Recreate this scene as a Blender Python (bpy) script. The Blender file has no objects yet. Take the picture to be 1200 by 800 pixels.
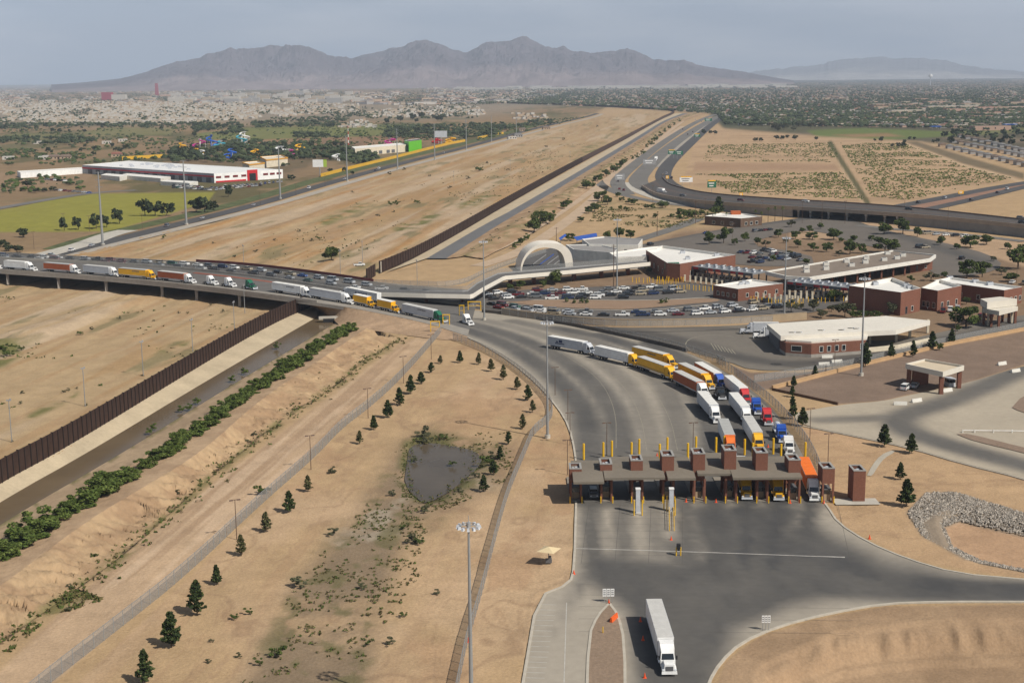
import bpy, math, random, numpy as np
from mathutils import Vector, Matrix
from mathutils.geometry import delaunay_2d_cdt
random.seed(7); RNG = np.random.default_rng(7)
S = bpy.context.scene; COL = S.collection
# ------------------------------------------------------------------ camera
F, H, HZ, ROLL = 1600., 90., 92., math.radians(.55)
PITCH = math.atan((400 - HZ) / F)
FW = Vector((0, math.cos(PITCH), -math.sin(PITCH))); _up = Vector((0, math.sin(PITCH), math.cos(PITCH))); _ri = Vector((1, 0, 0))
CR = _ri * math.cos(ROLL) - _up * math.sin(ROLL); CU = _ri * math.sin(ROLL) + _up * math.cos(ROLL)
EYE = Vector((0, 0, H))
def G(px, py, z=0.):                     # point of the plane at height z seen at a place of the photo
    d = FW + CR * ((px - 600) / F) + CU * ((400 - py) / F)
    return EYE + d * ((z - H) / d.z)
def PX(p):
    q = Vector(p) - EYE; k = q.dot(FW); return 600 + F * q.dot(CR) / k, 400 - F * q.dot(CU) / k
cam = bpy.data.objects.new('camera', bpy.data.cameras.new('camera')); COL.objects.link(cam)
cam.data.sensor_width = 36; cam.data.lens = 36 * F / 1200; cam.data.clip_start = 1; cam.data.clip_end = 90000
cam.matrix_world = Matrix(((CR.x, CU.x, -FW.x, 0), (CR.y, CU.y, -FW.y, 0), (CR.z, CU.z, -FW.z, H), (0, 0, 0, 1)))
S.camera = cam
# ------------------------------------------------------------------ light
SUN = Vector((.76, -.60, 1.0)).normalized()
sl = bpy.data.lights.new('sun', 'SUN'); sl.energy = 5.0; sl.angle = math.radians(.53); sl.color = (1, .94, .85)
so = bpy.data.objects.new('sun', sl); COL.objects.link(so); so.rotation_euler = (-SUN).to_track_quat('-Z', 'Y').to_euler()
W = bpy.data.worlds.new('World'); S.world = W; W.use_nodes = True
nt = W.node_tree; nt.nodes.clear()
sky = nt.nodes.new('ShaderNodeTexSky'); sky.sky_type = 'NISHITA'; sky.sun_disc = False
sky.sun_elevation = math.asin(SUN.z); sky.sun_rotation = math.atan2(SUN.x, SUN.y)
sky.air_density = 1.3; sky.dust_density = 4.5; sky.ozone_density = 2.5; sky.altitude = 1200
bg = nt.nodes.new('ShaderNodeBackground'); bg.inputs[1].default_value = .052
wo = nt.nodes.new('ShaderNodeOutputWorld')
tc = nt.nodes.new('ShaderNodeTexCoord'); mp = nt.nodes.new('ShaderNodeMapping'); mp.inputs['Scale'].default_value = (2.0, 2.0, 11)
L = nt.links.new
def wn(t, **k):
    n = nt.nodes.new('ShaderNode' + t)
    for a, v in k.items(): setattr(n, a, v)
    return n
cn = wn('TexNoise'); cn.inputs['Scale'].default_value = 2.2; cn.inputs['Detail'].default_value = 6; cn.inputs['Roughness'].default_value = .55
sx = wn('SeparateXYZ'); L(tc.outputs['Generated'], sx.inputs[0])
lo = wn('MapRange', interpolation_type='SMOOTHSTEP'); lo.inputs['From Min'].default_value = .0; lo.inputs['From Max'].default_value = .15; lo.inputs['To Min'].default_value = 1; lo.inputs['To Max'].default_value = 0; L(sx.outputs['Z'], lo.inputs['Value'])
cm = wn('MapRange', interpolation_type='SMOOTHSTEP'); cm.inputs['From Min'].default_value = .40; cm.inputs['From Max'].default_value = .66; cm.inputs['To Max'].default_value = .85; L(tc.outputs['Generated'], mp.inputs[0]); L(mp.outputs[0], cn.inputs['Vector']); L(cn.outputs['Fac'], cm.inputs['Value'])
cl = wn('Math', operation='MULTIPLY'); L(cm.outputs[0], cl.inputs[0]); L(lo.outputs[0], cl.inputs[1])
hs = wn('HueSaturation'); hs.inputs['Saturation'].default_value = .75; L(sky.outputs[0], hs.inputs['Color'])
hz = wn('Mix', data_type='RGBA'); hz.inputs['B'].default_value = (10.2, 12.9, 16.8, 1); hf_ = wn('Math', operation='MULTIPLY'); hf_.inputs[1].default_value = .85; L(lo.outputs[0], hf_.inputs[0]); L(hf_.outputs[0], hz.inputs['Factor']); L(hs.outputs[0], hz.inputs['A'])
mx = wn('Mix', data_type='RGBA'); mx.inputs['B'].default_value = (16.0, 16.8, 18.0, 1); L(hz.outputs['Result'], mx.inputs['A']); L(cl.outputs[0], mx.inputs['Factor'])
L(mx.outputs['Result'], bg.inputs[0]); L(bg.outputs[0], wo.inputs[0])
S.view_settings.view_transform = 'Standard'; S.view_settings.look = 'None'; S.view_settings.gamma = 1; S.view_settings.use_curve_mapping = False
S.view_settings.exposure = 0.0
S.render.engine = 'CYCLES'
S.cycles.max_bounces = 5; S.cycles.diffuse_bounces = 2; S.cycles.glossy_bounces = 2; S.cycles.transparent_max_bounces = 12; S.cycles.volume_bounces = 0
S.cycles.use_denoising = True; S.cycles.caustics_reflective = False; S.cycles.caustics_refractive = False
S.cycles.sample_clamp_indirect = 6
# ------------------------------------------------------------------ materials
MATS = {}
def mat(name, col, rough=.8, nscale=0, namt=.25, metal=0, bump=0, bscale=None, spec=.3, attr=False, n2=None, stretch=None, trans=0):
    if name in MATS: return MATS[name]
    m = bpy.data.materials.new(name); m.use_nodes = True; t = m.node_tree; b = t.nodes['Principled BSDF']
    b.inputs['Roughness'].default_value = rough; b.inputs['Metallic'].default_value = metal; b.inputs['Specular IOR Level'].default_value = spec
    k = t.links.new; c = (*col, 1); b.inputs['Base Color'].default_value = c
    src = None
    if attr:
        a = t.nodes.new('ShaderNodeAttribute'); a.attribute_name = 'Col'; src = a.outputs['Color']
    def noise(scale, det=6, ro=.6):
        g = t.nodes.new('ShaderNodeTexCoord'); vec = g.outputs['Object']
        if stretch:
            q = t.nodes.new('ShaderNodeMapping'); q.inputs['Rotation'].default_value = (0, 0, stretch[0]); q.inputs['Scale'].default_value = stretch[1]; k(vec, q.inputs[0]); vec = q.outputs[0]
        n = t.nodes.new('ShaderNodeTexNoise'); n.inputs['Scale'].default_value = scale; n.inputs['Detail'].default_value = det; n.inputs['Roughness'].default_value = ro; k(vec, n.inputs['Vector']); return n.outputs['Fac']
    def modulate(src, scale, amt):
        r = t.nodes.new('ShaderNodeMapRange'); r.inputs['From Min'].default_value = .25; r.inputs['From Max'].default_value = .75
        r.inputs['To Min'].default_value = 1 - amt; r.inputs['To Max'].default_value = 1 + amt; k(noise(scale), r.inputs['Value'])
        v = t.nodes.new('ShaderNodeVectorMath'); v.operation = 'MULTIPLY'
        if src is None: v.inputs[0].default_value = col
        else: k(src, v.inputs[0])
        k(r.outputs[0], v.inputs[1]); return v.outputs[0]
    if nscale: src = modulate(src, nscale, namt)
    if n2: src = modulate(src, *n2)
    if src is not None: k(src, b.inputs['Base Color'])
    if bump:
        bp = t.nodes.new('ShaderNodeBump'); bp.inputs['Strength'].default_value = 1; bp.inputs['Distance'].default_value = bump
        k(noise(bscale or nscale or 1, 8, .65), bp.inputs['Height']); k(bp.outputs[0], b.inputs['Normal'])
    if trans:
        o = t.nodes['Material Output']; x = t.nodes.new('ShaderNodeMixShader'); tr = t.nodes.new('ShaderNodeBsdfTransparent')
        x.inputs[0].default_value = trans; k(b.outputs[0], x.inputs[1]); k(tr.outputs[0], x.inputs[2]); k(x.outputs[0], o.inputs['Surface'])
    MATS[name] = m; return m
PAL = dict(white=(.78, .78, .76), cream=(.62, .55, .42), offwhite=(.66, .64, .58), silver=(.50, .52, .55), grey=(.30, .30, .30), dgrey=(.12, .12, .125), black=(.02, .02, .022),
           yellow=(.80, .42, .012), orange=(.78, .17, .02), rust=(.40, .105, .035), red=(.50, .02, .025), blue=(.02, .09, .42), navy=(.015, .03, .10), green=(.012, .13, .07),
           brick=(.185, .078, .050), tan=(.42, .30, .19), concrete=(.46, .43, .37), steel=(.33, .34, .35), brown=(.12, .075, .05), beige=(.45, .38, .28), maroon=(.16, .02, .02))
def P(c, kind='paint'):                    # painted metal, plaster etc in a palette colour
    if kind == 'paint': return mat('paint ' + c, PAL[c], .5, .9, .10, spec=.4, n2=(.23, .13))
    if kind == 'matte': return mat('matte ' + c, PAL[c], .85, .5, .14, n2=(.06, .1))
    if kind == 'metal': return mat('metal ' + c, PAL[c], .38, .8, .1, metal=.6)
GLASS = mat('window glass', (.015, .02, .025), .08, spec=.9)
TYRE = mat('tyre rubber', (.018, .018, .018), .85)
CHROME = mat('bright steel', (.6, .6, .6), .25, metal=1)
LENS = mat('lamp lens', (.75, .78, .8), .2, spec=.6)
CONC = mat('concrete', (.45, .42, .36), .9, .35, .18, n2=(.05, .1))
BRICK = mat('brick wall', PAL['brick'], .85, 2.5, .22, n2=(.15, .12))
ROOFW = mat('white roof membrane', (.72, .70, .65), .75, .08, .08, n2=(.7, .06))
ROOFB = mat('brown roof gravel', (.21, .17, .135), .9, .3, .12, n2=(1.5, .12))
STEELB = mat('rusted dark steel', (.056, .031, .022), .75, .35, .35)
# ------------------------------------------------------------------ mesh helpers
class MB:
    def __init__(s): s.v = []; s.f = []; s.m = []; s.c = []
    def add(s, vs, fs, m=0):
        b = len(s.v); s.v += [tuple(v) for v in vs]; s.f += [tuple(b + i for i in f) for f in fs]; s.m += [m] * len(fs); return s
    def box(s, c, d, m=0, rz=0, top=(1, 1), sh=(0, 0)):     # centre, size; top = taper of the top face, sh = its shift
        ca, sa = math.cos(rz), math.sin(rz); vs = []
        for k in (-1, 1):
            for i, j in ((-1, -1), (1, -1), (1, 1), (-1, 1)):
                x, y = i * d[0] / 2, j * d[1] / 2
                if k > 0: x, y = x * top[0] + sh[0], y * top[1] + sh[1]
                vs.append((c[0] + x * ca - y * sa, c[1] + x * sa + y * ca, c[2] + k * d[2] / 2))
        return s.add(vs, [(3, 2, 1, 0), (4, 5, 6, 7), (0, 1, 5, 4), (1, 2, 6, 5), (2, 3, 7, 6), (3, 0, 4, 7)], m)
    def prism(s, pts, z0, z1, m=0, mtop=None, cap=True):    # closed polygon (x, y) counter-clockwise
        n = len(pts)
        if sum(pts[i][0] * pts[(i + 1) % n][1] - pts[(i + 1) % n][0] * pts[i][1] for i in range(n)) < 0: pts = pts[::-1]
        vs = [(p[0], p[1], z0) for p in pts] + [(p[0], p[1], z1) for p in pts]
        s.add(vs, [(i, (i + 1) % n, n + (i + 1) % n, n + i) for i in range(n)], m)
        if cap: s.add(vs, [tuple(range(n, 2 * n))], m if mtop is None else mtop); s.add(vs, [tuple(range(n - 1, -1, -1))], m)
        return s
    def cyl(s, p0, p1, r0, r1=None, n=8, m=0):
        r1 = r0 if r1 is None else r1; p0, p1 = Vector(p0), Vector(p1); d = (p1 - p0).normalized()
        a = d.orthogonal().normalized(); b = d.cross(a); vs = []
        for p, r in ((p0, r0), (p1, r1)):
            for i in range(n): t = 2 * math.pi * i / n; vs.append(p + (a * math.cos(t) + b * math.sin(t)) * r)
        s.add(vs, [(i, (i + 1) % n, n + (i + 1) % n, n + i) for i in range(n)] + [tuple(range(n - 1, -1, -1)), tuple(range(n, 2 * n))], m); return s
    def tube(s, pts, r, n=6, m=0):
        for a, b in zip(pts, pts[1:]): s.cyl(a, b, r, r, n, m)
        return s
    def wall(s, pts, th, h, m=0, mtop=None):                # pts: Vectors at the base, open polyline; h number or list
        n = len(pts); lo = []; 
        for i, p in enumerate(pts):
            a = pts[max(i - 1, 0)]; b = pts[min(i + 1, n - 1)]; d = Vector((b[0] - a[0], b[1] - a[1])).normalized(); q = Vector((-d.y, d.x)) * th / 2
            hh = h[i] if isinstance(h, (list, tuple)) else h
            lo.append(((p[0] + q.x, p[1] + q.y, p[2]), (p[0] - q.x, p[1] - q.y, p[2]), (p[0] - q.x, p[1] - q.y, p[2] + hh), (p[0] + q.x, p[1] + q.y, p[2] + hh)))
        vs = [v for r in lo for v in r]
        for i in range(n - 1):
            o = 4 * i
            s.add(vs[o:o + 8], [(1, 5, 6, 2), (4, 0, 3, 7), (0, 4, 5, 1)], m); s.add(vs[o:o + 8], [(2, 6, 7, 3)], m if mtop is None else mtop)
        s.add(vs[:4], [(0, 1, 2, 3)], m); s.add(vs[-4:], [(3, 2, 1, 0)], m); return s
    def mesh(s, name, mats, off=None, smooth=False):
        me = bpy.data.meshes.new(name); v = s.v
        if off is not None: v = [(a - off[0], b - off[1], c - off[2]) for a, b, c in v]
        me.from_pydata(v, [], s.f)
        for m in (mats if isinstance(mats, (list, tuple)) else [mats]): me.materials.append(m)
        me.polygons.foreach_set('material_index', s.m)
        if smooth: me.polygons.foreach_set('use_smooth', [True] * len(s.f))
        me.update(); return me
    def build(s, name, mats, parent=None, smooth=False, local=False):
        off = None if (parent is None or local) else parent.get('_at', parent.location)
        return link(name, s.mesh(name, mats, off, smooth), parent)
def link(name, data, parent=None):
    o = bpy.data.objects.new(name, data); COL.objects.link(o)
    if parent is not None: o.parent = parent
    return o
def tag(o, label=None, cat=None, group=None, kind=None):
    if label: o['label'] = label
    if cat: o['category'] = cat
    if group: o['group'] = group
    if kind: o['kind'] = kind
    return o
def thing(name, label, cat, loc=(0, 0, 0), rz=0, group=None):
    o = link(name, None); o.location = loc; o.rotation_euler.z = rz; o.empty_display_size = .5; return tag(o, label, cat, group)
def dup(root, loc=None, rz=None, label=None, group=None, sc=None):
    r = root.copy(); COL.objects.link(r)
    if loc is not None: r.location = loc
    if rz is not None: r.rotation_euler.z = rz
    if sc is not None: r.scale = (sc, sc, sc) if not hasattr(sc, '__len__') else sc
    if label: r['label'] = label
    if group: r['group'] = group
    for ch in root.children:
        c = ch.copy(); COL.objects.link(c); c.parent = r
        for g in ch.children:
            d = g.copy(); COL.objects.link(d); d.parent = c
    return r
class Proto:                               # first use moves the model itself, later uses copy it
    def __init__(s, make): s.make = make; s.o = None
    def put(s, loc, rz=0, label=None, group=None, sc=1):
        if s.o is None:
            s.o = o = s.make(); o.location = loc; o.rotation_euler.z = rz; o.scale = (sc, sc, sc) if not hasattr(sc, '__len__') else sc
            if label: o['label'] = label
            if group: o['group'] = group
            return o
        return dup(s.o, loc, rz, label, group, sc)
ORD = ['first', 'second', 'third', 'fourth', 'fifth', 'sixth', 'seventh', 'eighth', 'ninth', 'tenth', 'eleventh', 'twelfth', 'thirteenth', 'fourteenth', 'fifteenth', 'sixteenth', 'seventeenth', 'eighteenth', 'nineteenth', 'twentieth']
def nth(i):
    if i < 20: return ORD[i]
    t = {2: 'twenty', 3: 'thirty', 4: 'forty', 5: 'fifty', 6: 'sixty', 7: 'seventy', 8: 'eighty', 9: 'ninety'}[(i + 1) // 10]
    return (t[:-1] + 'ieth') if (i + 1) % 10 == 0 else t + '-' + ORD[(i + 1) % 10 - 1]
def dirz(a, b): return math.atan2(b[1] - a[1], b[0] - a[0])
def resample(pts, n=None, step=None):
    pts = [Vector(p) for p in pts]; d = [0]
    for a, b in zip(pts, pts[1:]): d.append(d[-1] + (b - a).length)
    if n is None: n = max(2, int(d[-1] / step) + 1)
    out = []; j = 0
    for i in range(n):
        t = d[-1] * i / (n - 1)
        while j < len(d) - 2 and d[j + 1] < t: j += 1
        out.append(pts[j].lerp(pts[j + 1], (t - d[j]) / max(d[j + 1] - d[j], 1e-9)))
    return out
def smooth(pts, it=2):                     # corner cutting, ends kept
    for _ in range(it):
        q = [pts[0]]
        for a, b in zip(pts, pts[1:]): q += [a * .75 + b * .25, a * .25 + b * .75]
        pts = q + [pts[-1]]
    return pts
def line(pp, z=0, it=2): return smooth([G(p[0], p[1], p[2] if len(p) > 2 else z) for p in pp], it)
# ------------------------------------------------------------------ numpy noise
def _hash(ix, iy, s): 
    h = (ix.astype(np.int64) * 374761393 + iy.astype(np.int64) * 668265263 + s * 1442695) & 0x7fffffff
    h = ((h ^ (h >> 13)) * 1274126177) & 0x7fffffff; return ((h ^ (h >> 16)) & 0xffff) / 65535.
def vnoise(x, y, s=0):
    ix, iy = np.floor(x), np.floor(y); fx, fy = x - ix, y - iy; fx = fx * fx * (3 - 2 * fx); fy = fy * fy * (3 - 2 * fy)
    return (_hash(ix, iy, s) * (1 - fx) + _hash(ix + 1, iy, s) * fx) * (1 - fy) + (_hash(ix, iy + 1, s) * (1 - fx) + _hash(ix + 1, iy + 1, s) * fx) * fy
def fbm(x, y, o=5, s=0, g=.55):
    a = 1; t = 0; n = 0
    for i in range(o): t = t + a * vnoise(x, y, s + i * 17); n += a; a *= g; x = x * 2.03 + 7.1; y = y * 2.03 + 3.7
    return t / n
def sdist(px, py, poly):                   # signed distance to a polygon, inside positive
    d = np.full(px.shape, 1e9); ins = np.zeros(px.shape, bool); n = len(poly)
    for i in range(n):
        x0, y0 = poly[i][:2]; x1, y1 = poly[(i + 1) % n][:2]; ex, ey = x1 - x0, y1 - y0
        t = np.clip(((px - x0) * ex + (py - y0) * ey) / max(ex * ex + ey * ey, 1e-9), 0, 1)
        d = np.minimum(d, np.hypot(px - x0 - t * ex, py - y0 - t * ey))
        c = (y0 > py) != (y1 > py); 
        if ey: ins ^= c & (px < ex * (py - y0) / ey + x0)
    return np.where(ins, d, -d)
def ldist(px, py, pl):                     # distance to an open polyline
    d = np.full(px.shape, 1e9)
    for (x0, y0), (x1, y1) in zip([p[:2] for p in pl], [p[:2] for p in pl[1:]]):
        ex, ey = x1 - x0, y1 - y0; t = np.clip(((px - x0) * ex + (py - y0) * ey) / max(ex * ex + ey * ey, 1e-9), 0, 1)
        d = np.minimum(d, np.hypot(px - x0 - t * ex, py - y0 - t * ey))
    return d
def sst(a, b, x): t = np.clip((x - a) / (b - a), 0, 1); return t * t * (3 - 2 * t)
def setcol(me, c):
    a = me.attributes.new('Col', 'FLOAT_COLOR', 'POINT'); q = np.ones((len(me.vertices), 4), np.float32); q[:, :3] = c; a.data.foreach_set('color', q.ravel())
# ================================================================== the setting
def npix(x, y, z=0.):
    qx, qy, qz = x, y, z - H; k = qx * FW.x + qy * FW.y + qz * FW.z; k = np.where(k < 1, 1, k)
    return 600 + F * (qx * CR.x + qy * CR.y + qz * CR.z) / k, 400 - F * (qx * CU.x + qy * CU.y + qz * CU.z) / k
RIV = math.atan2(*(lambda d: (d.y, d.x))(G(366, 358) - G(0, 565)))     # heading of river, fence and canal
PLAZA = [(520, 364), (545, 362), (600, 369), (640, 375), (700, 387), (760, 400), (800, 411), (830, 424), (858, 441), (885, 460), (905, 478), (925, 505), (942, 535), (954, 562), (963, 586), (970, 594), (982, 613), (1016, 635), (1063, 655), (1121, 672), (1200, 679), (1330, 690), (1330, 706), (1200, 705), (1104, 705), (1036, 707), (969, 719), (911, 734), (868, 753), (844, 776), (830, 800), (815, 850), (770, 890), (598, 890), (613, 800), (630, 699), (668, 684), (673, 665), (675, 591), (676, 560), (674, 530), (667, 500), (654, 478), (630, 450), (600, 425), (570, 406), (543, 393), (520, 386)]
SECOND = [(550, 358), (600, 362), (640, 379), (700, 383), (760, 384), (850, 382), (895, 379), (1000, 372), (1010, 400), (1060, 398), (1100, 390), (1150, 378), (1200, 369), (1330, 350), (1330, 362), (1200, 385), (1150, 391), (1092, 405), (1010, 425), (940, 434), (880, 434), (855, 424), (800, 409), (760, 398), (700, 385), (640, 373), (600, 367), (548, 361)]
EASTPAD = [(930, 484), (985, 474), (1035, 470), (1060, 464), (1130, 450), (1200, 428), (1330, 400), (1330, 600), (1200, 560), (1130, 543), (1070, 525), (1000, 510), (935, 497)]
QUEUE = [(556, 349), (600, 340), (680, 337), (760, 333), (820, 331), (905, 347), (985, 347), (1000, 352), (940, 370), (850, 374), (760, 375), (700, 374), (640, 369), (590, 362), (556, 357)]
NORTHLOT = [(735, 290), (800, 277), (850, 268), (925, 257), (985, 250), (1010, 262), (1050, 273), (1110, 285), (1160, 298), (1178, 312), (1150, 322), (1105, 325), (1090, 318), (1060, 296), (1000, 285), (960, 270), (920, 272), (870, 287), (950, 297), (955, 312), (870, 312), (800, 300)]
GRAVEL1 = [(905, 456), (960, 442), (1010, 429), (1060, 417), (1110, 405), (1200, 388), (1330, 362), (1330, 400), (1200, 427), (1130, 449), (1060, 463), (1035, 469), (983, 473)]
GRAVEL2 = [(858, 428), (880, 436), (940, 436), (1010, 427), (1092, 408), (1110, 404), (1060, 416), (1010, 428), (960, 441), (905, 455), (884, 458), (862, 440)]
FLATS = [PLAZA, SECOND, EASTPAD, QUEUE, NORTHLOT]
# canal and levee lines (x, y, z)
C0 = [(-160, 668, .15), (0, 565, .15), (70, 529, .15), (233, 429, .15), (317, 380, .15), (372, 356, .15)]
C1 = [(-160, 690, -1.8), (0, 587, -1.8), (105, 529, -1.8), (240, 447, -1.8), (372, 371, -1.8)]
C2 = [(-160, 722, -1.8), (0, 613, -1.8), (145, 530, -1.8), (260, 458, -1.8), (394, 378, -1.8)]
C3 = [(-160, 752, 1.2), (0, 640, 1.2), (60, 602, 1.2), (135, 558, 1.2), (236, 490, 1.2), (337, 425, 1.2), (402, 384, 1.2)]
C4 = [(-160, 800, 2.5), (0, 687, 2.5), (101, 610, 2.5), (169, 570, 2.5), (236, 530, 2.5), (304, 468, 2.5), (371, 424, 2.5), (430, 384, 2.5)]
C5 = [(-160, 880, 0), (0, 753, 0), (101, 682, 0), (155, 641, 0), (236, 567, 0), (287, 526, 0), (337, 486, 0), (400, 447, 0), (425, 422, 0), (470, 398, 0)]
CPOLY = [(p[0], p[1]) for p in C0] + [(385, 366), (470, 396)] + [(p[0], p[1]) for p in C5[::-1]]
# the ground: one sheet to the horizon
def band(px, py, poly, f): return sst(-f, f, sdist(px, py, poly))
def wlp(pp): return [(p.x, p.y) for p in smooth([G(*p) for p in pp], 2)]
def ground():
    ypx = np.concatenate([np.arange(1150, 860, -12), np.arange(860, 560, -1.5), np.arange(560, 330, -1.2), np.arange(330, 120, -1.2), np.arange(120, 100, -1.)])
    D = np.array([G(600, float(y)).y for y in ypx]); D = np.concatenate([D, [D[-1] * k for k in (1.2, 1.5, 2, 3, 4.5)]])
    D = np.concatenate([[25, 50, 75], D[D > 95]]); T = np.linspace(-.50, .50, 840); X = (D[:, None] + 170) * T[None]; Y = np.repeat(D[:, None], 840, 1); x, y = X.ravel(), Y.ravel()
    px, py = npix(x, y, np.zeros_like(x))
    n1 = fbm(x / 60, y / 60, 5, 1); n2 = fbm(x / 9, y / 9, 4, 2)
    u = x * math.cos(RIV) + y * math.sin(RIV); w = -x * math.sin(RIV) + y * math.cos(RIV)
    st = fbm(u / 140, w / 9, 5, 5); st2 = fbm(u / 60, w / 4, 4, 9)
    c = np.empty((len(x), 3)); c[:] = (.395, .278, .160)
    def put(col, m, var=None):
        m = np.clip(m, 0, 1)[:, None]; c[:] = c * (1 - m) + np.array(col) * m
    # plains beyond the river
    far = sst(170, 150, py); left = sst(0, -25, (px - 600) * .5 + (py - 150) * 1.0 - 60 + 30)
    mex = band(px, py, [(-400, 320), (-400, 90), (760, 90), (700, 132), (550, 172), (400, 212), (250, 255), (100, 292), (0, 297)], 3)
    put((.215, .15, .085), mex * (.7 + .4 * n1)); put((.13, .12, .06), mex * sst(.55, .68, fbm(x / 120, y / 200, 5, 33)) * .9); put((.085, .085, .035), mex * sst(.54, .62, fbm(x / 60, y / 160, 5, 35)) * .75)
    east = band(px, py, [(560, 80), (1700, 60), (1700, 200), (1200, 178), (1100, 168), (960, 160), (850, 152), (830, 132), (720, 125), (560, 122)], 3)
    put((.10, .088, .058), east); put((.21, .16, .11), east * sst(.52, .66, fbm(x / 150, y / 300, 4, 41)) * .7)
    put((.06, .07, .035), east * sst(.5, .62, fbm(x / 500, y / 900, 4, 42)) * .7)
    put((.26, .225, .18), band(px, py, [(-400, 146), (-400, 116), (260, 118), (470, 120), (700, 116), (640, 124), (560, 138), (430, 140), (260, 146)], 8) * .7)
    for pl, col, k in (([(-60, 262), (-60, 252), (0, 246), (60, 234), (110, 227), (252, 225), (244, 236), (200, 250), (130, 271), (0, 272), (-60, 274)], (.235, .225, .045), 1),
                       ([(228, 157), (300, 149), (440, 146), (520, 148), (470, 156), (430, 160), (300, 164), (240, 163)], (.15, .165, .055), .9),
                       ([(90, 156), (130, 149), (205, 150), (200, 158), (120, 160)], (.17, .165, .07), .8), ([(0, 160), (20, 156), (70, 157), (60, 163), (0, 165)], (.15, .15, .06), .7),
                       ([(300, 164), (430, 160), (520, 156), (500, 166), (420, 172), (300, 172)], (.27, .165, .10), .8),
                       ([(945, 153), (1010, 150), (1110, 154), (1125, 159), (1040, 164), (960, 162)], (.12, .155, .045), .95), ([(1110, 155), (1200, 147), (1260, 146), (1260, 152), (1140, 159)], (.15, .155, .06), .8),
                       ([(975, 158), (1040, 156), (1060, 160), (1000, 161)], (.30, .17, .10), .7), ([(-60, 206), (120, 196), (100, 212), (-60, 232)], (.27, .185, .115), .8)):
        put(col, band(px, py, pl, 1.3) * k * (.88 + .24 * n1))
    put((.16, .115, .075), band(px, py, [(250, 205), (330, 208), (420, 175), (430, 165), (380, 163), (250, 175), (180, 172), (180, 182)], 4) * .6)
    # river bed
    riv = band(px, py, [(-400, 345), (-60, 300), (0, 304), (110, 292), (260, 256), (410, 213), (560, 176), (700, 138), (780, 130), (782, 134), (600, 233), (430, 327), (340, 372), (0, 562), (-400, 800)], 2)
    put((.385, .282, .165), riv); put((.36, .205, .085), riv * sst(.50, .66, st) * .9 * sst(345, 290, py) * sst(760, 450, px)); put((.31, .205, .105), riv * sst(.52, .64, fbm(u / 180, w / 16, 5, 25)) * .7 * sst(345, 290, py)); put((.35, .235, .135), riv * sst(.48, .66, st2) * .75)
    put((.35, .235, .12), riv * sst(.54, .66, st2 * .5 + st * .5) * .7 * sst(330, 350, py)); put((.44, .345, .245), riv * sst(.54, .68, fbm(u / 300, w / 14, 4, 15)) * .7)
    put((.19, .165, .085), riv * sst(.62, .72, fbm(u / 70, w / 12, 5, 21)) * .75)
    for pl in ([(-20, 402), (20, 405), (26, 416), (5, 430), (-20, 436)], [(30, 488), (60, 472), (92, 460), (88, 466), (55, 483), (34, 492)], [(185, 412), (200, 404), (222, 400), (218, 406), (196, 415)], [(535, 240), (570, 226), (588, 228), (560, 240), (540, 244)], [(460, 268), (500, 248), (520, 250), (490, 270), (470, 276)], [(360, 262), (420, 240), (440, 240), (380, 265)], [(670, 180), (700, 168), (715, 170), (690, 182)]):
        put((.12, .125, .04), band(px, py, pl, 4) * sst(.38, .6, n2) * .9)
    # right side
    fld = band(px, py, [(800, 215), (815, 165), (840, 150), (960, 160), (1080, 166), (1200, 208), (1050, 240), (980, 236), (850, 226)], 2)
    put((.41, .285, .175), fld); put((.30, .205, .125), fld * sst(.5, .68, fbm(x / 200, y / 30, 5, 55)) * .6)
    put((.315, .205, .13), band(px, py, [(815, 190), (978, 192), (984, 200), (812, 200)], 2) * .8)
    put((.46, .34, .22), band(px, py, [(968, 166), (974, 166), (1020, 238), (1010, 238)], 1.2) * .8); put((.075, .075, .03), sst(4.5, 1.5, ldist(px, py, [(973, 168), (990, 195), (1017, 238)])) * .9)
    put((.12, .10, .06), band(px, py, [(1060, 166), (1075, 166), (1140, 186), (1200, 203), (1200, 210), (1130, 192)], 1.5) * .85)
    put((.46, .34, .22), sst(2, .8, ldist(px, py, [(1055, 167), (1130, 194), (1185, 209), (1205, 216)])) * .8)
    put((.19, .165, .085), band(px, py, [(700, 236), (770, 236), (860, 250), (800, 268), (720, 255)], 6) * sst(.46, .62, n2 * .5 + n1 * .5) * .8)
    port = band(px, py, [(575, 342), (640, 318), (735, 292), (800, 270), (900, 262), (1100, 276), (1330, 300), (1330, 380), (1100, 395), (900, 375), (620, 360)], 5)
    put((.195, .135, .09), port * .9); put((.40, .28, .18), band(px, py, [(985, 266), (1010, 258), (1200, 283), (1330, 300), (1330, 330), (1200, 312), (1160, 300), (1060, 280)], 2) * .9)
    put((.40, .28, .18), band(px, py, [(925, 264), (985, 262), (1000, 276), (960, 282), (925, 280)], 3) * .8)
    # inside the loop of the plaza
    inn = band(px, py, [(60, 830), (520, 392), (545, 396), (640, 462), (672, 520), (668, 680), (610, 860), (60, 900)], 3)
    put((.405, .285, .165), inn * .9); put((.33, .215, .13), inn * sst(.5, .66, fbm(u / 30, w / 1.6, 4, 62)) * .35); put((.48, .345, .225), inn * sst(.5, .66, fbm(x / 35, y / 55, 4, 61)) * .55); put((.37, .235, .14), inn * sst(.54, .68, fbm(x / 12, y / 20, 5, 63)) * .5)
    rill = 1 - 2 * np.abs(fbm(x / 22, y / 34, 4, 64) - .5); put((.29, .195, .12), inn * sst(.955, .99, rill) * .55); rill = 1 - 2 * np.abs(fbm(x / 9 + 40, y / 40, 4, 66) - .5); put((.31, .21, .13), inn * sst(.96, .99, rill) * .45)
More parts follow.
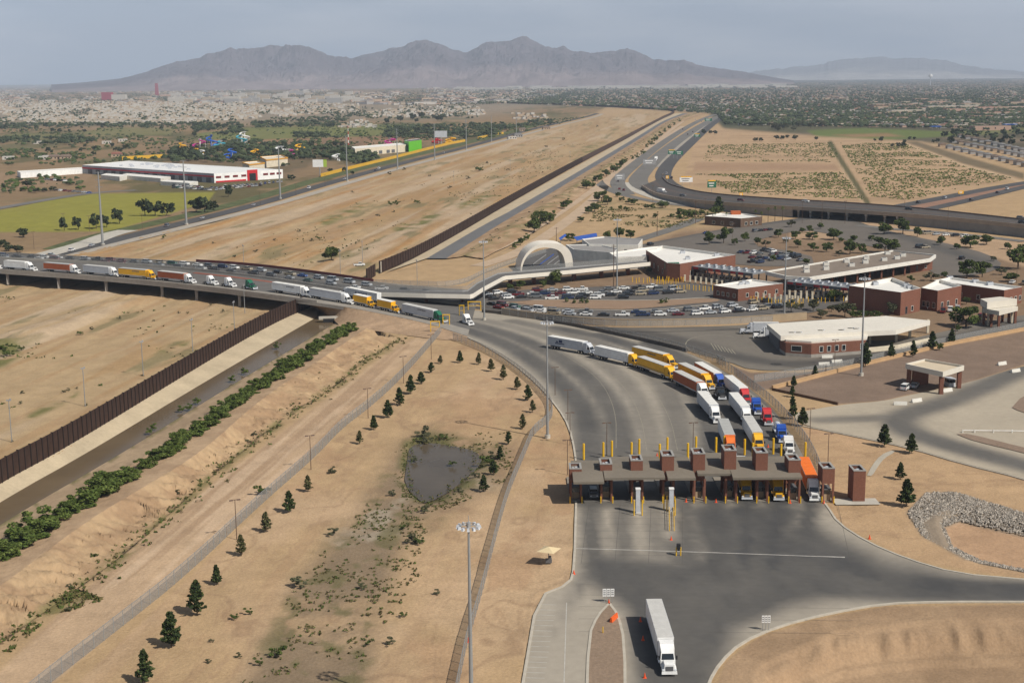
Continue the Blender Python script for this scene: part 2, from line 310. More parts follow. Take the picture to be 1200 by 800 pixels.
    mud = band(px, py, [(468, 525), (500, 508), (560, 520), (600, 525), (592, 560), (520, 600), (470, 640), (455, 700), (430, 800), (400, 900), (240, 900), (300, 760), (350, 680), (420, 600)], 22)
    put((.21, .158, .105), mud * sst(.22, .52, n1 * .5 + n2 * .5) * .95); put((.33, .28, .215), mud * sst(.56, .66, fbm(x / 14, y / 22, 5, 71)) * .8); put((.13, .12, .055), mud * sst(.57, .70, fbm(x / 5, y / 8, 4, 73)) * .7)
    put((.11, .105, .045), sst(16, 3, np.abs(sdist(px, py, POND))) * sst(.40, .58, n2) * .9)
    road = band(px, py, [(-100, 880), (101, 690), (236, 577), (400, 455), (470, 402), (515, 388), (300, 590), (60, 800), (0, 870)], 4)
    put((.45, .325, .215), road * .85); put((.34, .235, .15), road * sst(.5, .64, fbm(u / 90, w / 1.8, 4, 81)) * .75); put((.52, .39, .27), road * sst(.55, .66, fbm(u / 60, w / 3, 4, 83)) * .6)
    put((.17, .145, .065), sst(10, 2, ldist(px, py, C5)) * sst(.44, .62, n2) * .85); put((.16, .14, .06), band(px, py, [(30, 735), (85, 690), (125, 703), (60, 722), (20, 755)], 4) * sst(.4, .6, n2) * .9)
    right = band(px, py, [(970, 594), (940, 500), (1000, 512), (1070, 527), (1130, 545), (1200, 562), (1330, 600), (1330, 686), (1200, 678), (1063, 654), (982, 612)], 2)
    put((.415, .285, .168), right); put((.41, .26, .16), right * sst(.5, .7, n1) * .6)
    rill = 1 - 2 * np.abs(fbm(x / 30, y / 12, 4, 68) - .5); put((.31, .205, .125), right * sst(.95, .99, rill) * .5)
    put((.22, .185, .145), band(px, py, [(1062, 600), (1085, 576), (1120, 576), (1200, 600), (1330, 640), (1330, 680), (1200, 668), (1130, 655), (1080, 628)], 2) * .9)
    put((.42, .275, .17), band(px, py, RIPIN, 2))
    bas = band(px, py, [(830, 830), (850, 775), (890, 745), (960, 724), (1036, 710), (1200, 708), (1330, 710), (1330, 900), (820, 900)], 2)
    put((.345, .24, .15), bas); put((.27, .185, .115), bas * sst(.48, .68, fbm(x / 10, y / 16, 5, 91)) * .7)
    for pl in (GRAVEL1, GRAVEL2): put((.205, .15, .115), band(px, py, pl, 1.2) * (.9 + .2 * n1))
    put((.24, .175, .125), band(px, py, [(715, 708), (724, 720), (732, 752), (733, 900), (685, 900), (690, 745), (700, 722)], 1) * .8)
    c *= np.array((1.0, .982, .955)); c *= (1 + (n2[:, None] - .5) * .22 + (fbm(x / 2.2, y / 2.2, 3, 99)[:, None] - .5) * .22 * (y < 900)[:, None])
    # relief
    z = (n2 - .5) * .35 + (n1 - .5) * .8
    z += np.where(riv > .5, (st - .5) * 2.4 + (st2 - .5) * .7, 0) * sst(300, 700, y)
    for pl in FLATS: z = z * sst(-12, -4, -sdist(px, py, pl)) if False else np.where(sdist(px, py, pl) > -3, -.09, z * sst(3, 9, -sdist(px, py, pl)))
    s = sdist(px, py, POND); z = np.where(s > -8, z * .3 - .8 * sst(-8, 3, s), z)
    s = sdist(px, py, BASIN); g = 1 - 2 * np.abs(fbm(x / 4.2, y / 26, 4, 7) - .5); z = np.where(s > -18, z * .4 - (3.4 - 2.6 * g * sst(-16, -6, s) * sst(6, -4, s)) * sst(-16, 3, s) - .8 * sst(8, 14, s + 6 * (n1 - .5)), z)
    s = sdist(px, py, RIPIN); z = np.where(s > -14, z * .3 - 1.3 * sst(-14, 2, s), z)
    s = ldist(x, y, wlp([(-120, 428), (0, 405), (60, 385), (110, 367), (160, 352)])); z = z + 1.8 * sst(13, 3, s) * (.6 + .8 * n2)
    s = sdist(px, py, CPOLY); z = np.where(s > 1.5, -5, np.where(s > -6, z * .1, z))
    z = z * np.where(y > 1500, .3, 1); z = np.where((riv > .5) & (y < 1000), z, np.minimum(z, 0) - .03)
    s = sdist(px, py, [(440, 322), (487, 301), (600, 234), (739, 158), (792, 131), (830, 131), (800, 142), (772, 166), (640, 262), (575, 302), (520, 304)]); z = np.where(s > -1, -.6, z)
    me = bpy.data.meshes.new('ground'); nr, nc = len(D), 840
    i = np.arange(nr * nc).reshape(nr, nc); fa = np.stack([i[:-1, :-1], i[:-1, 1:], i[1:, 1:], i[1:, :-1]], -1).reshape(-1, 4)
    me.vertices.add(nr * nc); me.vertices.foreach_set('co', np.stack([x, y, z], 1).astype(np.float32).ravel())
    me.loops.add(fa.size); me.loops.foreach_set('vertex_index', fa.ravel().astype(np.int32)); me.polygons.add(len(fa)); me.polygons.foreach_set('loop_start', np.arange(0, fa.size, 4, dtype=np.int32)); me.polygons.foreach_set('loop_total', np.full(len(fa), 4, np.int32))
    me.polygons.foreach_set('use_smooth', np.ones(len(fa), bool)); me.update(); setcol(me, np.clip(c, .01, .9)); me.materials.append(EARTH)
    tag(link('ground', me), 'sandy desert ground of tan earth, dry river bed and fields', 'ground', kind='structure')
POND = [(474, 560), (476, 545), (479, 524), (484, 519), (500, 516), (535, 521), (560, 527), (566, 540), (545, 560), (525, 575), (508, 584), (499, 588), (490, 583), (479, 573)]
BASIN = [(900, 790), (985, 752), (1090, 741), (1185, 738), (1330, 742), (1330, 900), (880, 900)]
RIPIN = [(1108, 612), (1125, 605), (1200, 622), (1330, 652), (1330, 674), (1200, 660), (1150, 650), (1118, 634)]
EARTH = mat('desert earth', (.4, .3, .2), .95, 1.9, .17, attr=True, n2=(.11, .09), bump=.20, bscale=1.1, spec=.1)
EARTHS = mat('eroded earth', (.4, .3, .2), .95, .5, .14, attr=True, bump=.5, bscale=.35, spec=.1)
PAVE = mat('worn pavement', (.3, .3, .3), .85, .6, .08, attr=True, n2=(.07, .10), bump=.01, bscale=3, spec=.25)
ground()
wm = mat('still brown water', (.135, .098, .058), .16, .05, .2, spec=.2)
def sheet(name, pp, z, step, colf, m=PAVE, label=None, it=1):
    b = [G(p[0], p[1]) for p in pp]; b = smooth(b + [b[0]], it)[:-1]; b = resample(b + [b[0]], step=step)[:-1]; poly = [(p.x, p.y) for p in b]
    xs = [p[0] for p in poly]; ys = [p[1] for p in poly]; gx, gy = np.meshgrid(np.arange(min(xs), max(xs), step), np.arange(min(ys), max(ys), step)); gx, gy = gx.ravel() + RNG.uniform(-.2, .2, gx.size) * step, gy.ravel() + RNG.uniform(-.2, .2, gx.size) * step
    k = sdist(gx, gy, poly) > step * .4; pts = [Vector(p) for p in poly] + [Vector((a, c)) for a, c in zip(gx[k], gy[k])]; n = len(poly)
    v, e, f, *_ = delaunay_2d_cdt(pts, [(i, (i + 1) % n) for i in range(n)], [], 1, 1e-4)
    me = bpy.data.meshes.new(name); me.from_pydata([(p.x, p.y, z) for p in v], [], f); me.materials.append(m); me.update()
    x = np.array([p.x for p in v]); y = np.array([p.y for p in v]); px, py = npix(x, y, np.zeros_like(x)); setcol(me, colf(x, y, px, py))
    return tag(link(name, me), label, 'pavement' if label else None, kind='structure')
def wl(pp): return [(p.x, p.y) for p in smooth([G(*p) for p in pp], 2)]
def mix(a, b, t): return np.array(a)[None] * (1 - t[:, None]) + np.array(b)[None] * t[:, None]
CP, AS = (.335, .297, .24), (.066, .065, .064)
ISL = [675, 711, 747, 784, 820, 857, 893.5, 931, 970]
def plazacol(x, y, px, py):
    d = np.zeros_like(x)
    def tr(pp, w, k=1.): 
        q = ldist(x, y, wl(pp)); np.maximum(d, k * sst(w, w * .25, q), out=d)
    tr([(440, 368), (520, 378), (590, 400), (640, 432), (680, 470), (693, 510), (694, 590)], 7, .85); tr([(520, 372), (600, 392), (670, 425), (720, 475), (731, 530), (729, 590)], 7, .8)
    tr([(560, 374), (640, 392), (720, 430), (755, 480), (766, 530), (765, 590)], 5, .45)
    tr([(600, 376), (700, 398), (770, 435), (798, 490), (802, 590)], 6, .6); tr([(650, 384), (740, 402), (810, 445), (836, 500), (838, 590)], 6, .85)
    tr([(700, 392), (790, 420), (848, 465), (872, 520), (875, 590)], 6, .9); tr([(760, 402), (830, 432), (884, 480), (908, 530), (912, 590)], 6, .9); tr([(880, 468), (920, 520), (950, 590)], 6, .6)
    for i in range(8):
        cx = (ISL[i] + ISL[i + 1]) / 2; k = (.8, .7, .55, .8, .9, 1, 1, .9)[i]
        tr([(cx, 545), (cx, 600), (cx + (2, 3, 8, 5, 0, -3, -8, -20)[i], 665)], 3.3, k)
    np.maximum(d, .88 * sst(-8, 20, sdist(px, py, [(690, 640), (800, 650), (960, 612), (1040, 650), (1200, 684), (1330, 694), (1330, 702), (1200, 699), (1040, 698), (930, 716), (860, 748), (825, 800), (790, 890), (690, 890), (740, 800), (730, 720), (690, 690), (640, 760), (660, 700)])), out=d)
    tr([(875, 600), (900, 630), (1000, 668), (1100, 688), (1330, 700)], 9, .95); tr([(838, 600), (850, 640), (900, 680), (1000, 690), (1200, 694)], 10, .9); tr([(912, 600), (880, 650), (830, 720), (800, 800), (780, 880)], 9, .9); tr([(800, 640), (810, 700), (830, 750), (810, 830)], 7, .75)
    np.maximum(d, .9 * sst(0, 22, sdist(px, py, [(830, 610), (960, 600), (1010, 650), (1000, 690), (900, 705), (850, 690)])), out=d)
    n = fbm(x / 7, y / 16, 5, 3); n2 = fbm(x / 2.5, y / 9, 4, 8)
    d = np.clip(d * (.86 + .28 * n) + (n2 - .5) * .10, 0, 1)
    pad = band(px, py, [(600, 890), (628, 702), (668, 686), (688, 716), (685, 890)], 3); d *= 1 - pad * .45
    c = mix(CP, AS, d); return c * (1 + (fbm(x / 1.3, y / 1.3, 3, 12)[:, None] - .5) * .12)
sheet('truck_plaza_pavement', PLAZA, .05, 1.6, plazacol, label='broad grey pavement of the truck inspection plaza')
def asph(k0, k1, tracks=(), base=AS):
    def f(x, y, px, py):
        d = np.zeros_like(x)
        for pp, w, k in tracks: np.maximum(d, k * sst(w, w * .2, ldist(x, y, wl(pp))), out=d)
        d = np.clip(d + (fbm(x / 12, y / 25, 5, 4) - .5) * .3, 0, 1); return mix(k0, k1, d)
    return f
sheet('inspection_yard_asphalt', SECOND, .05, 2.5, asph((.165, .147, .122), (.085, .078, .07), [([(560, 360), (660, 380), (780, 392), (880, 424), (960, 428), (1100, 402), (1200, 378)], 8, 1), ([(700, 384), (860, 384), (900, 392)], 6, .6)]), label='grey asphalt yard beside the long white dock')
sheet('export_lot_pavement', EASTPAD, .05, 2, asph((.39, .335, .255), (.12, .112, .10), [([(1330, 385), (1200, 432), (1120, 468), (1050, 488), (1060, 505), (1120, 524), (1200, 545), (1330, 580)], 8.5, 1), ([(960, 492), (1040, 490), (1100, 478)], 6, .75)]), label='pale concrete lot with a dark curving tyre track')
sheet('car_queue_asphalt', QUEUE, .05, 3, asph((.115, .105, .095), (.07, .066, .062)), label='dark asphalt lanes of the passenger car queue')
sheet('visitor_lot_asphalt', NORTHLOT, .05, 4, asph((.14, .122, .103), (.085, .08, .073), [([(740, 288), (850, 266), (985, 252)], 9, 1), ([(1000, 256), (1060, 278), (1150, 306)], 9, .8)]), label='asphalt lot and drive north of the port buildings')
o = sheet('queue_island_gravel', [(592, 354), (640, 351), (760, 353), (832, 349), (850, 353), (800, 357), (740, 363), (690, 362), (630, 359)], .15, 4, asph((.27, .185, .125), (.23, .155, .105)), EARTH)
o = sheet('pond_water', POND, -.42, 3, lambda x, y, px, py: mix((.1,) * 3, (.1,) * 3, x * 0), mat('muddy pond water', (.095, .075, .052), .16, .08, .2, spec=.18)); o['label'] = 'small muddy pond in the sand'; o['category'] = 'pond'
o = sheet('traffic_island', [(714, 707), (724, 720), (732, 752), (733, 900), (685, 900), (690, 745), (700, 722)], .17, 1.5, asph((.26, .19, .135), (.21, .15, .105)), EARTH, it=1)
# strips along a line
def ribbon(name, pts, w, m, kind='structure', dz=0, label=None, build=True, mb=None, mi=0):
    pts = [Vector((p.x, p.y, p.z + dz)) for p in pts]; n = len(pts); mb = mb or MB(); vs = []
    for i in range(n):
        d = pts[min(i + 1, n - 1)] - pts[max(i - 1, 0)]; d.z = 0; d.normalize(); q = Vector((-d.y, d.x, 0)) * (w if not callable(w) else w(i / (n - 1))) / 2; vs += [pts[i] + q, pts[i] - q]
    mb.add(vs, [(2 * i, 2 * i + 1, 2 * i + 3, 2 * i + 2) for i in range(n - 1)], mi)
    if not build: return mb
    return tag(mb.build(name, m), label, None, None, kind)
def loft(name, lines, m, n=80, sub=1, bump=0, colf=None, smoothed=True, label=None, step=None):
    L_ = [resample(l, n) for l in lines]; R = []
    for a, b in zip(L_, L_[1:]):
        for k in range(sub): R.append([p.lerp(q, k / sub) for p, q in zip(a, b)])
    R.append(L_[-1]); v = np.array([[p[:] for p in r] for r in R]); nr = len(R)
    if bump:
        k = np.sin(np.linspace(0, math.pi, nr)) ** .6; x, y = v[..., 0], v[..., 1]; q = (x * math.cos(RIV) + y * math.sin(RIV))
        g = np.abs(fbm(q / 2.1, (y * 0) + np.linspace(0, 1.2, nr)[:, None], 4, 31) - .5) * 2 + (fbm(x / 12, y / 12, 3, 5) - .5); v[..., 2] += (g - .4) * bump * k[:, None]
    i = np.arange(nr * n).reshape(nr, n); fa = np.stack([i[:-1, :-1], i[1:, :-1], i[1:, 1:], i[:-1, 1:]], -1).reshape(-1, 4).tolist()
    me = bpy.data.meshes.new(name); me.from_pydata(v.reshape(-1, 3).tolist(), [], fa); me.materials.append(m)
    me.polygons.foreach_set('use_smooth', [smoothed] * len(fa)); me.update()
    if colf: q = v.reshape(-1, 3); setcol(me, colf(q[:, 0], q[:, 1], np.repeat(np.linspace(0, 1, nr), n)))
    return tag(link(name, me), label, None, None, 'structure')
k0, k1, k2, k3, k4, k5 = [line(c) for c in (C0, C1, C2, C3, C4, C5)]
APRON = mat('stained canal concrete', (.44, .36, .245), .9, .12, .16, n2=(1.1, .10))
loft('canal_apron', [k0, k1], APRON, 90, 2); loft('canal_water', [k1, k2], wm, 60)
def bankcol(a, b, veg):
    def f(x, y, t):
        n = fbm(x / 5, y / 5, 5, 6); c = mix(a, b, sst(.35, .65, n)); m = veg(t) * sst(.38, .6, fbm(x / 3, y / 3, 4, 16)); return c * (1 - m[:, None]) + np.array((.15, .14, .055))[None] * m[:, None]
    return f
loft('canal_bank', [k2, k3], EARTHS, 160, 4, .5, bankcol((.43, .315, .20), (.36, .26, .165), lambda t: sst(.22, 0, t) * .9))
loft('levee_top', [k3, k4], EARTHS, 160, 4, .2, bankcol((.44, .31, .195), (.35, .24, .15), lambda t: .22 * np.exp(-((t - .3) / .2) ** 2)))
loft('levee_slope', [k4, k5], EARTHS, 520, 18, 3.0, bankcol((.415, .29, .17), (.33, .22, .13), lambda t: sst(.82, 1, t) * .8))
# second canal beyond the bridge, its road and slope
f0 = line([(452, 319), (487, 302.5), (547, 268.5), (600, 236.5), (739, 160.5), (772, 141), (792, 133)]); f1 = line([(500, 303), (573, 260), (600, 247), (747, 160.5), (776, 142), (800, 133)]); f2 = line([(523, 303), (580, 266), (600, 254.5), (753, 161), (780, 142), (806, 133)])
def rise(l, z): return [Vector((p.x, p.y, z)) for p in l]
loft('canal_apron', [rise(f0, .12), rise(f1, .1)], APRON, 60, 1); loft('canal_water', [rise(f1, .1), rise(f2, .1)], mat('shallow grey canal water', (.145, .14, .135), .55, .05, .12), 60)
f3 = line([(545, 300), (592, 274), (612, 262), (762, 162), (790, 141), (818, 133)])
loft('levee_slope', [rise(f2, .1), [Vector((p.x, p.y, .1 + 2.3 * min(1, i / max(len(f3), 1) * 4))) for i, p in enumerate(f3)], rise(line([(566, 303), (612, 278), (630, 268), (772, 162), (798, 142), (826, 133)]), .1)], EARTHS, 260, 6, .9, bankcol((.42, .29, .18), (.31, .20, .115), lambda t: .8 * np.exp(-((t - .55) / .25) ** 2)))
# roads
ASPH = mat('dark asphalt', (.075, .072, .070), .85, .3, .15, n2=(.02, .15)); ASPHL = mat('worn grey asphalt', (.155, .145, .13), .85, .3, .15, n2=(.02, .12)); ASPHB = mat('brown dusty asphalt', (.10, .078, .066), .85, .2, .15)
PAINTW = mat('worn white road paint', (.44, .42, .38), .8, .8, .3)
ribbon('river_road', line([(-160, 345), (0, 311), (60, 300), (112, 287), (180, 270), (300, 240.5), (360, 222), (420, 205), (480, 189), (550, 172), (620, 152), (690, 136.5), (700, 133)]), 13, ASPH, dz=.16, label='dark asphalt road running along the river levee')
ribbon('levee_path', line([(-160, 352), (0, 317), (62, 304), (116, 291), (190, 273), (310, 243.5), (370, 226), (430, 208), (490, 191.5), (560, 173.5), (630, 153.5), (699, 137), (706, 133.5)]), 9, mat('pale levee concrete', (.36, .32, .265), .9, .1, .12), dz=.14, label='pale concrete levee strip beside the river road')
ribbon('lane_path', line([(40, 302), (70, 294), (100, 286), (128, 275), (150, 270)]), 14, CONC, dz=.2)
ribbon('field_road', line([(-100, 262), (0, 244), (50, 235), (105, 226), (160, 223)]), 11, ASPHL, dz=.14)
ribbon('levee_verge', line([(62, 292), (110, 277), (180, 262), (300, 233), (352, 216), (420, 198), (480, 183), (550, 167), (640, 144)]), lambda t: 12 + 8 * t, mat('green verge', (.085, .10, .035), .95, .12, .5, n2=(.5, .3)), dz=.12)
# ================================================================== mountains and air
def mountains(name, sky_, dist, front, back, col, seed, amp):
    pxs = np.linspace(sky_[0][0], sky_[-1][0], 520); pys = np.interp(pxs, [p[0] for p in sky_], [p[1] for p in sky_]); pys = pys + (fbm(pxs / 9, pxs * 0, 4, seed) - .5) * 4.5 * np.clip((94 - pys) / 20, 0, 1)
    T = np.linspace(-1, 1, 150); V = []
    base = np.array([tuple(FW + CR * ((a - 600) / F) + CU * ((400 - b) / F)) for a, b in zip(pxs, pys)]); hd = np.hypot(base[:, 0], base[:, 1])
    ux, uy = base[:, 0] / hd, base[:, 1] / hd; hz = H + base[:, 2] / hd * dist
    V = np.zeros((len(T), 520, 3))
    for i, t in enumerate(T):
        d = dist + (t * front if t < 0 else t * back); x, y = ux * d, uy * d
        r = 1 - 2 * np.abs(fbm(x / 2300, y / 2300, 6, seed, .5) - .5) - .55; r2 = 1 - 2 * np.abs(fbm(x / 520, y / 900, 6, seed + 3, .6) - .5) - .6
        pr = (1 - abs(t)) ** (1.35 if t < 0 else 1.1); k = 4 * abs(t) * (1 - abs(t)) + .06
        V[i] = np.stack([x, y, np.maximum(hz, 0) * np.clip(pr + (r * .9 + r2 * .5) * k * amp, -.02, 1.2 - .2 * (abs(t) < .5)) - 6], 1)
    n = 520; i = np.arange(len(T) * n).reshape(len(T), n); fa = np.stack([i[:-1, :-1], i[:-1, 1:], i[1:, 1:], i[1:, :-1]], -1).reshape(-1, 4).tolist()
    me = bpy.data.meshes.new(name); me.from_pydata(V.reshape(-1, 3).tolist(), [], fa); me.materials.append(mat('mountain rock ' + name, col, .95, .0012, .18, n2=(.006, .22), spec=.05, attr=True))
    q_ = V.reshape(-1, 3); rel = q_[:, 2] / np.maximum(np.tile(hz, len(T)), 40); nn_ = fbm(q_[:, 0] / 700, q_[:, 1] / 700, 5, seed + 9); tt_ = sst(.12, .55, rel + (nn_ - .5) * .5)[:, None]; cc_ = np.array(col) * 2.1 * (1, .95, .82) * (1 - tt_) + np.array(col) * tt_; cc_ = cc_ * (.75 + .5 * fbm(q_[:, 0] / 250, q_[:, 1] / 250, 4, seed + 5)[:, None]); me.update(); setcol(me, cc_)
    tag(link(name, me), None, None, None, 'structure')
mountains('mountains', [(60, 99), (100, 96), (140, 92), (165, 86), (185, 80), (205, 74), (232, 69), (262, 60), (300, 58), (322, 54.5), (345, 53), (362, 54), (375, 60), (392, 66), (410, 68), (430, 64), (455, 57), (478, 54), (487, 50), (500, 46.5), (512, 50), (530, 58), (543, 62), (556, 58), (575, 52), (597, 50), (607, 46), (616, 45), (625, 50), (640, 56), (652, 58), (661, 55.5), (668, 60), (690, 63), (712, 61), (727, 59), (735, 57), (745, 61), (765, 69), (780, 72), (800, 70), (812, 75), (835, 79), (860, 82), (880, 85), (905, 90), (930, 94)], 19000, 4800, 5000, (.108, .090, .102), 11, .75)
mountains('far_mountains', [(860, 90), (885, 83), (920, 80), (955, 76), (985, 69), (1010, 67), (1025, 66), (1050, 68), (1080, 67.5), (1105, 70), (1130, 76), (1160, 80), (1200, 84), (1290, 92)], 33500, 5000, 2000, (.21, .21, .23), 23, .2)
hz_ = MB(); hz_.box((0, 17500, 750), (52000, 37000, 1520)); hm = bpy.data.materials.new('thin dust haze'); hm.use_nodes = True; ht = hm.node_tree
ht.nodes.remove(ht.nodes['Principled BSDF']); pv = ht.nodes.new('ShaderNodeVolumePrincipled'); pv.inputs['Color'].default_value = (.70, .81, .98, 1); pv.inputs['Density'].default_value = 5.4e-5; pv.inputs['Anisotropy'].default_value = -.1
ht.links.new(pv.outputs[0], ht.nodes['Material Output'].inputs['Volume'])
ho = hz_.build('haze', hm); ho['kind'] = 'stuff'; ho['label'] = 'pale dusty haze in the valley air'
# ================================================================== border fence
def fence_panel_mesh(length, h, bars, post=True):
    b = MB()
    for i in range(bars): b.box((length * (i + .5) / bars, 0, h / 2), (length / bars * .62, .13, h), 0)
    b.box((length / 2, .02, h / 2), (.26, .5, h + .05), 1)
    b.box((length / 2, .09, h * .96), (length, .05, h * .10), 1); b.box((length / 2, .1, h * .5), (length, .05, .16), 1); b.box((length / 2, .1, h * .04), (length, .05, .3), 1)
    return b
STEELD = mat('darker rusted steel', (.020, .013, .012), .8, .5, .3)
def border_fence(label, pts, plen, h, bars, skip=()):
    t = thing('border_fence', label, 'border fence', pts[0]); r = resample(pts, step=plen); pm = None; pst = None; rest = MB()
    for i, (a, b) in enumerate(zip(r, r[1:])):
        if i in skip: continue
        if i < 99:
            if pm is None:
                pm = fence_panel_mesh(plen, h, bars).mesh('fence_panel', [STEELB, STEELD]); q = MB(); q.box((0, .02, h / 2 + .1), (.30, .56, h + .2)); pst = q.mesh('fence_post', STEELD)
            for nm, me in (('fence_panel', pm), ('fence_post', pst)):
                o = link(nm, me, t); o.location = a - pts[0]; o.rotation_euler.z = dirz(a, b); o.scale.x = (b - a).length / plen if nm == 'fence_panel' else 1
        else: rest.wall([a, b], .3, h)
    if rest.v: o = rest.build('distant_run', [STEELB], t); o['kind'] = 'stuff'
    return t
border_fence('tall rust brown steel border fence climbing beside the brown canal to the bridge', [p.copy() for p in resample(k0[:-1] + [Vector((G(373, 352).x, G(373, 352).y, .3))], 60)], 5.4, 5.4, 18)
border_fence('tall rust brown steel border fence beyond the bridge, running to the city', [p.copy() for p in resample(smooth([G(430, 329.5), G(444, 320), G(452, 317), G(487, 302), G(547, 268), G(600, 236), G(680, 191), G(739, 160), G(775, 140), G(789, 133.5), G(791, 131.5), G(784, 129.5), G(740, 127), G(680, 124), G(600, 121.5), G(500, 118.5)], 1), 200)], 9., 5.6, 22, skip=(2,))
gp = MB(); g0 = G(446.5, 319); gp.box((g0.x, g0.y, 2.6), (2.4, .5, 5.2), 0, RIV); tag(gp.build('fence_pillar', CONC), 'pale concrete pillar in the gap of the border fence', 'pillar')
# ================================================================== bridge
def zb(px): return float(np.interp(px, [-200, 300, 345, 400, 440, 500, 560], [6, 6, 5.5, 4.4, 3.2, 1.4, .12]))
def bline(pp, dz=0): return smooth([G(x, y, zb(x)) + Vector((0, 0, dz)) for x, y in pp], 2)
NEAR = [(-160, 305), (0, 317.5), (124, 326), (236, 337), (300, 345), (345, 351), (400, 358.5), (440, 366), (500, 378), (548, 394)]
FAR = [(-160, 288), (0, 297.5), (100, 302.5), (225, 308.5), (300, 313.5), (400, 326.5), (440, 333), (500, 338.5), (562, 343)]
MED = [(-160, 294), (0, 303.5), (100, 307.5), (200, 314), (300, 324.5), (400, 340), (445, 347), (500, 353), (555, 359)]
bn, bf, bm_ = bline(NEAR), bline(FAR), bline(MED)
bt = thing('road_bridge', 'long concrete road bridge crossing the dry river, jammed with trucks and cars', 'bridge', (0, 0, 0))
def part(t, name, mb, m, smooth_=False): return mb.build(name, m, t, smooth_)
A_, B_, M_ = resample(bn, 140), resample(bf, 140), resample(bm_, 140)
DECKM = mat('grey bridge deck', (.13, .122, .112), .85, .2, .16, n2=(1.2, .1)); BCONC = mat('bridge concrete', (.32, .295, .26), .9, .15, .14, n2=(.9, .14))
q = MB(); vs = [tuple(p) for p in A_] + [tuple(p) for p in B_] + [(p.x, p.y, p.z - 1.3) for p in A_] + [(p.x, p.y, p.z - 1.3) for p in B_]; n = 140
for i in range(n - 1): q.add(vs, [], 0)
q = MB(); q.add(vs, [(i, i + 1, n + i + 1, n + i) for i in range(n - 1)], 0); q.add(vs, [(2 * n + i, i * 0 + 3 * n + i, 3 * n + i + 1, 2 * n + i + 1) for i in range(n - 1)], 1)
q.add(vs, [(i, 2 * n + i, 2 * n + i + 1, i + 1) for i in range(n - 1)] + [(n + i, n + i + 1, 3 * n + i + 1, 3 * n + i) for i in range(n - 1)], 1)
part(bt, 'deck', q, [DECKM, BCONC])
SH = [a.lerp(b, .13) for a, b in zip(A_, B_)]
q = MB(); q.add([tuple(p + Vector((0, 0, .02))) for p in A_] + [tuple(p + Vector((0, 0, .02))) for p in SH], [(i, i + 1, n + i + 1, n + i) for i in range(n - 1)]); part(bt, 'sidewalk', q, mat('grey sidewalk concrete', (.27, .245, .21), .9, .3, .15, n2=(.05, .15)))
nl = next(i for i, p in enumerate(A_) if PX(p)[0] > 372)
part(bt, 'parapet', MB().wall([p + Vector((0, .15, .0)) for p in A_[:nl]], .3, .95), BCONC)
part(bt, 'parapet', MB().wall([p - Vector((0, .2, 0)) for p in B_], .35, 1.0), BCONC)
part(bt, 'median_barrier', MB().wall(M_, .45, .95), mat('pale barrier', (.40, .37, .32), .9, .2, .15))
q = MB(); ml = [p for p in M_ if 228 < PX(p)[0] < 352]; q.wall([p - Vector((0, 7, .0)) for p in ml], 2.2, .16); part(bt, 'median_curb', q, mat('red painted curb', (.27, .085, .05), .85, .3, .2))
q = MB(); ml = [p for p in B_ if 226 < PX(p)[0] < 440]; q.wall([p - Vector((0, .2, -1.0)) for p in ml], .3, 1.1); part(bt, 'maroon_screen', q, mat('maroon screen', (.10, .02, .022), .7, .4, .2))
# mesh fence standing on the median
MESHF = mat('chain link mesh', (.30, .30, .29), .6, trans=.74); q = MB(); q.wall([p + Vector((0, 0, .95)) for p in M_[20:]], .04, 1.5); part(bt, 'median_fence', q, MESHF)
for a, b, px in ((22, 331, 0), (72, 337, 0), (124, 343, 0), (180, 351, 0), (236, 353, 0), (296, 357.5, 0), (-30, 326, 0), (-80, 320, 0)):
    g = G(a, b); i = min(range(n), key=lambda k: (A_[k] - g).length); d = (B_[i] - A_[i]); w = d.length; d = Vector((d.x, d.y, 0)).normalized(); rz = math.atan2(d.y, d.x); c = A_[i] + d * (w * .5)
    q = MB(); q.box((c.x, c.y, 4.15), (w * .96, 1.3, 1.0), 0, rz); pr = part(bt, 'pier', q, BCONC)
    for k in range(7):
        e = A_[i] + d * (1.6 + (w - 3.2) * k / 6); o = link('column', bpy.data.meshes.get('pier column') or MB().box((0, 0, 1.7), (1.1, 1.1, 3.9)).mesh('pier column', BCONC), pr); o.location = (e.x, e.y, 0); o.rotation_euler.z = rz
emb = [Vector((p.x, p.y, p.z - .1)) for p in bline([p for p in NEAR if p[0] >= 345])]
loft('embankment', [emb, line([(366, 360, -1), (392, 374, -1), (402, 388, 0), (430, 386, 0), (470, 392, 0), (510, 397, 0), (547, 400, 0)])], EARTHS, 120, 6, .5, bankcol((.42, .29, .185), (.34, .235, .15), lambda t: t * 0))
loft('embankment', [[Vector((p.x, p.y, p.z - .1)) for p in bline([p for p in FAR if p[0] >= 300])], line([(318, 312, 0), (400, 322, 0), (440, 330, 0), (500, 336, 0), (562, 341, 0)])], EARTHS, 60, 3, .2, bankcol((.42, .29, .185), (.34, .235, .15), lambda t: t * 0))
q = MB(); c = G(393, 374.5, -.6)
for s in (-1.9, 1.9): q.box((c.x + s * 1.4, c.y + 1, c.z - .4), (4.2, 1.2, 1.5), 1, .1)
q.box((c.x, c.y + 1.6, c.z + .5), (13, 1.6, 1.1), 0, .1); q.box((c.x, c.y + 1.2, c.z - .5), (.8, 1.4, 2), 0, .1); tag(q.build('culvert', [CONC, P('black', 'matte')]), 'concrete culvert mouth with two dark openings under the bridge approach', 'culvert')
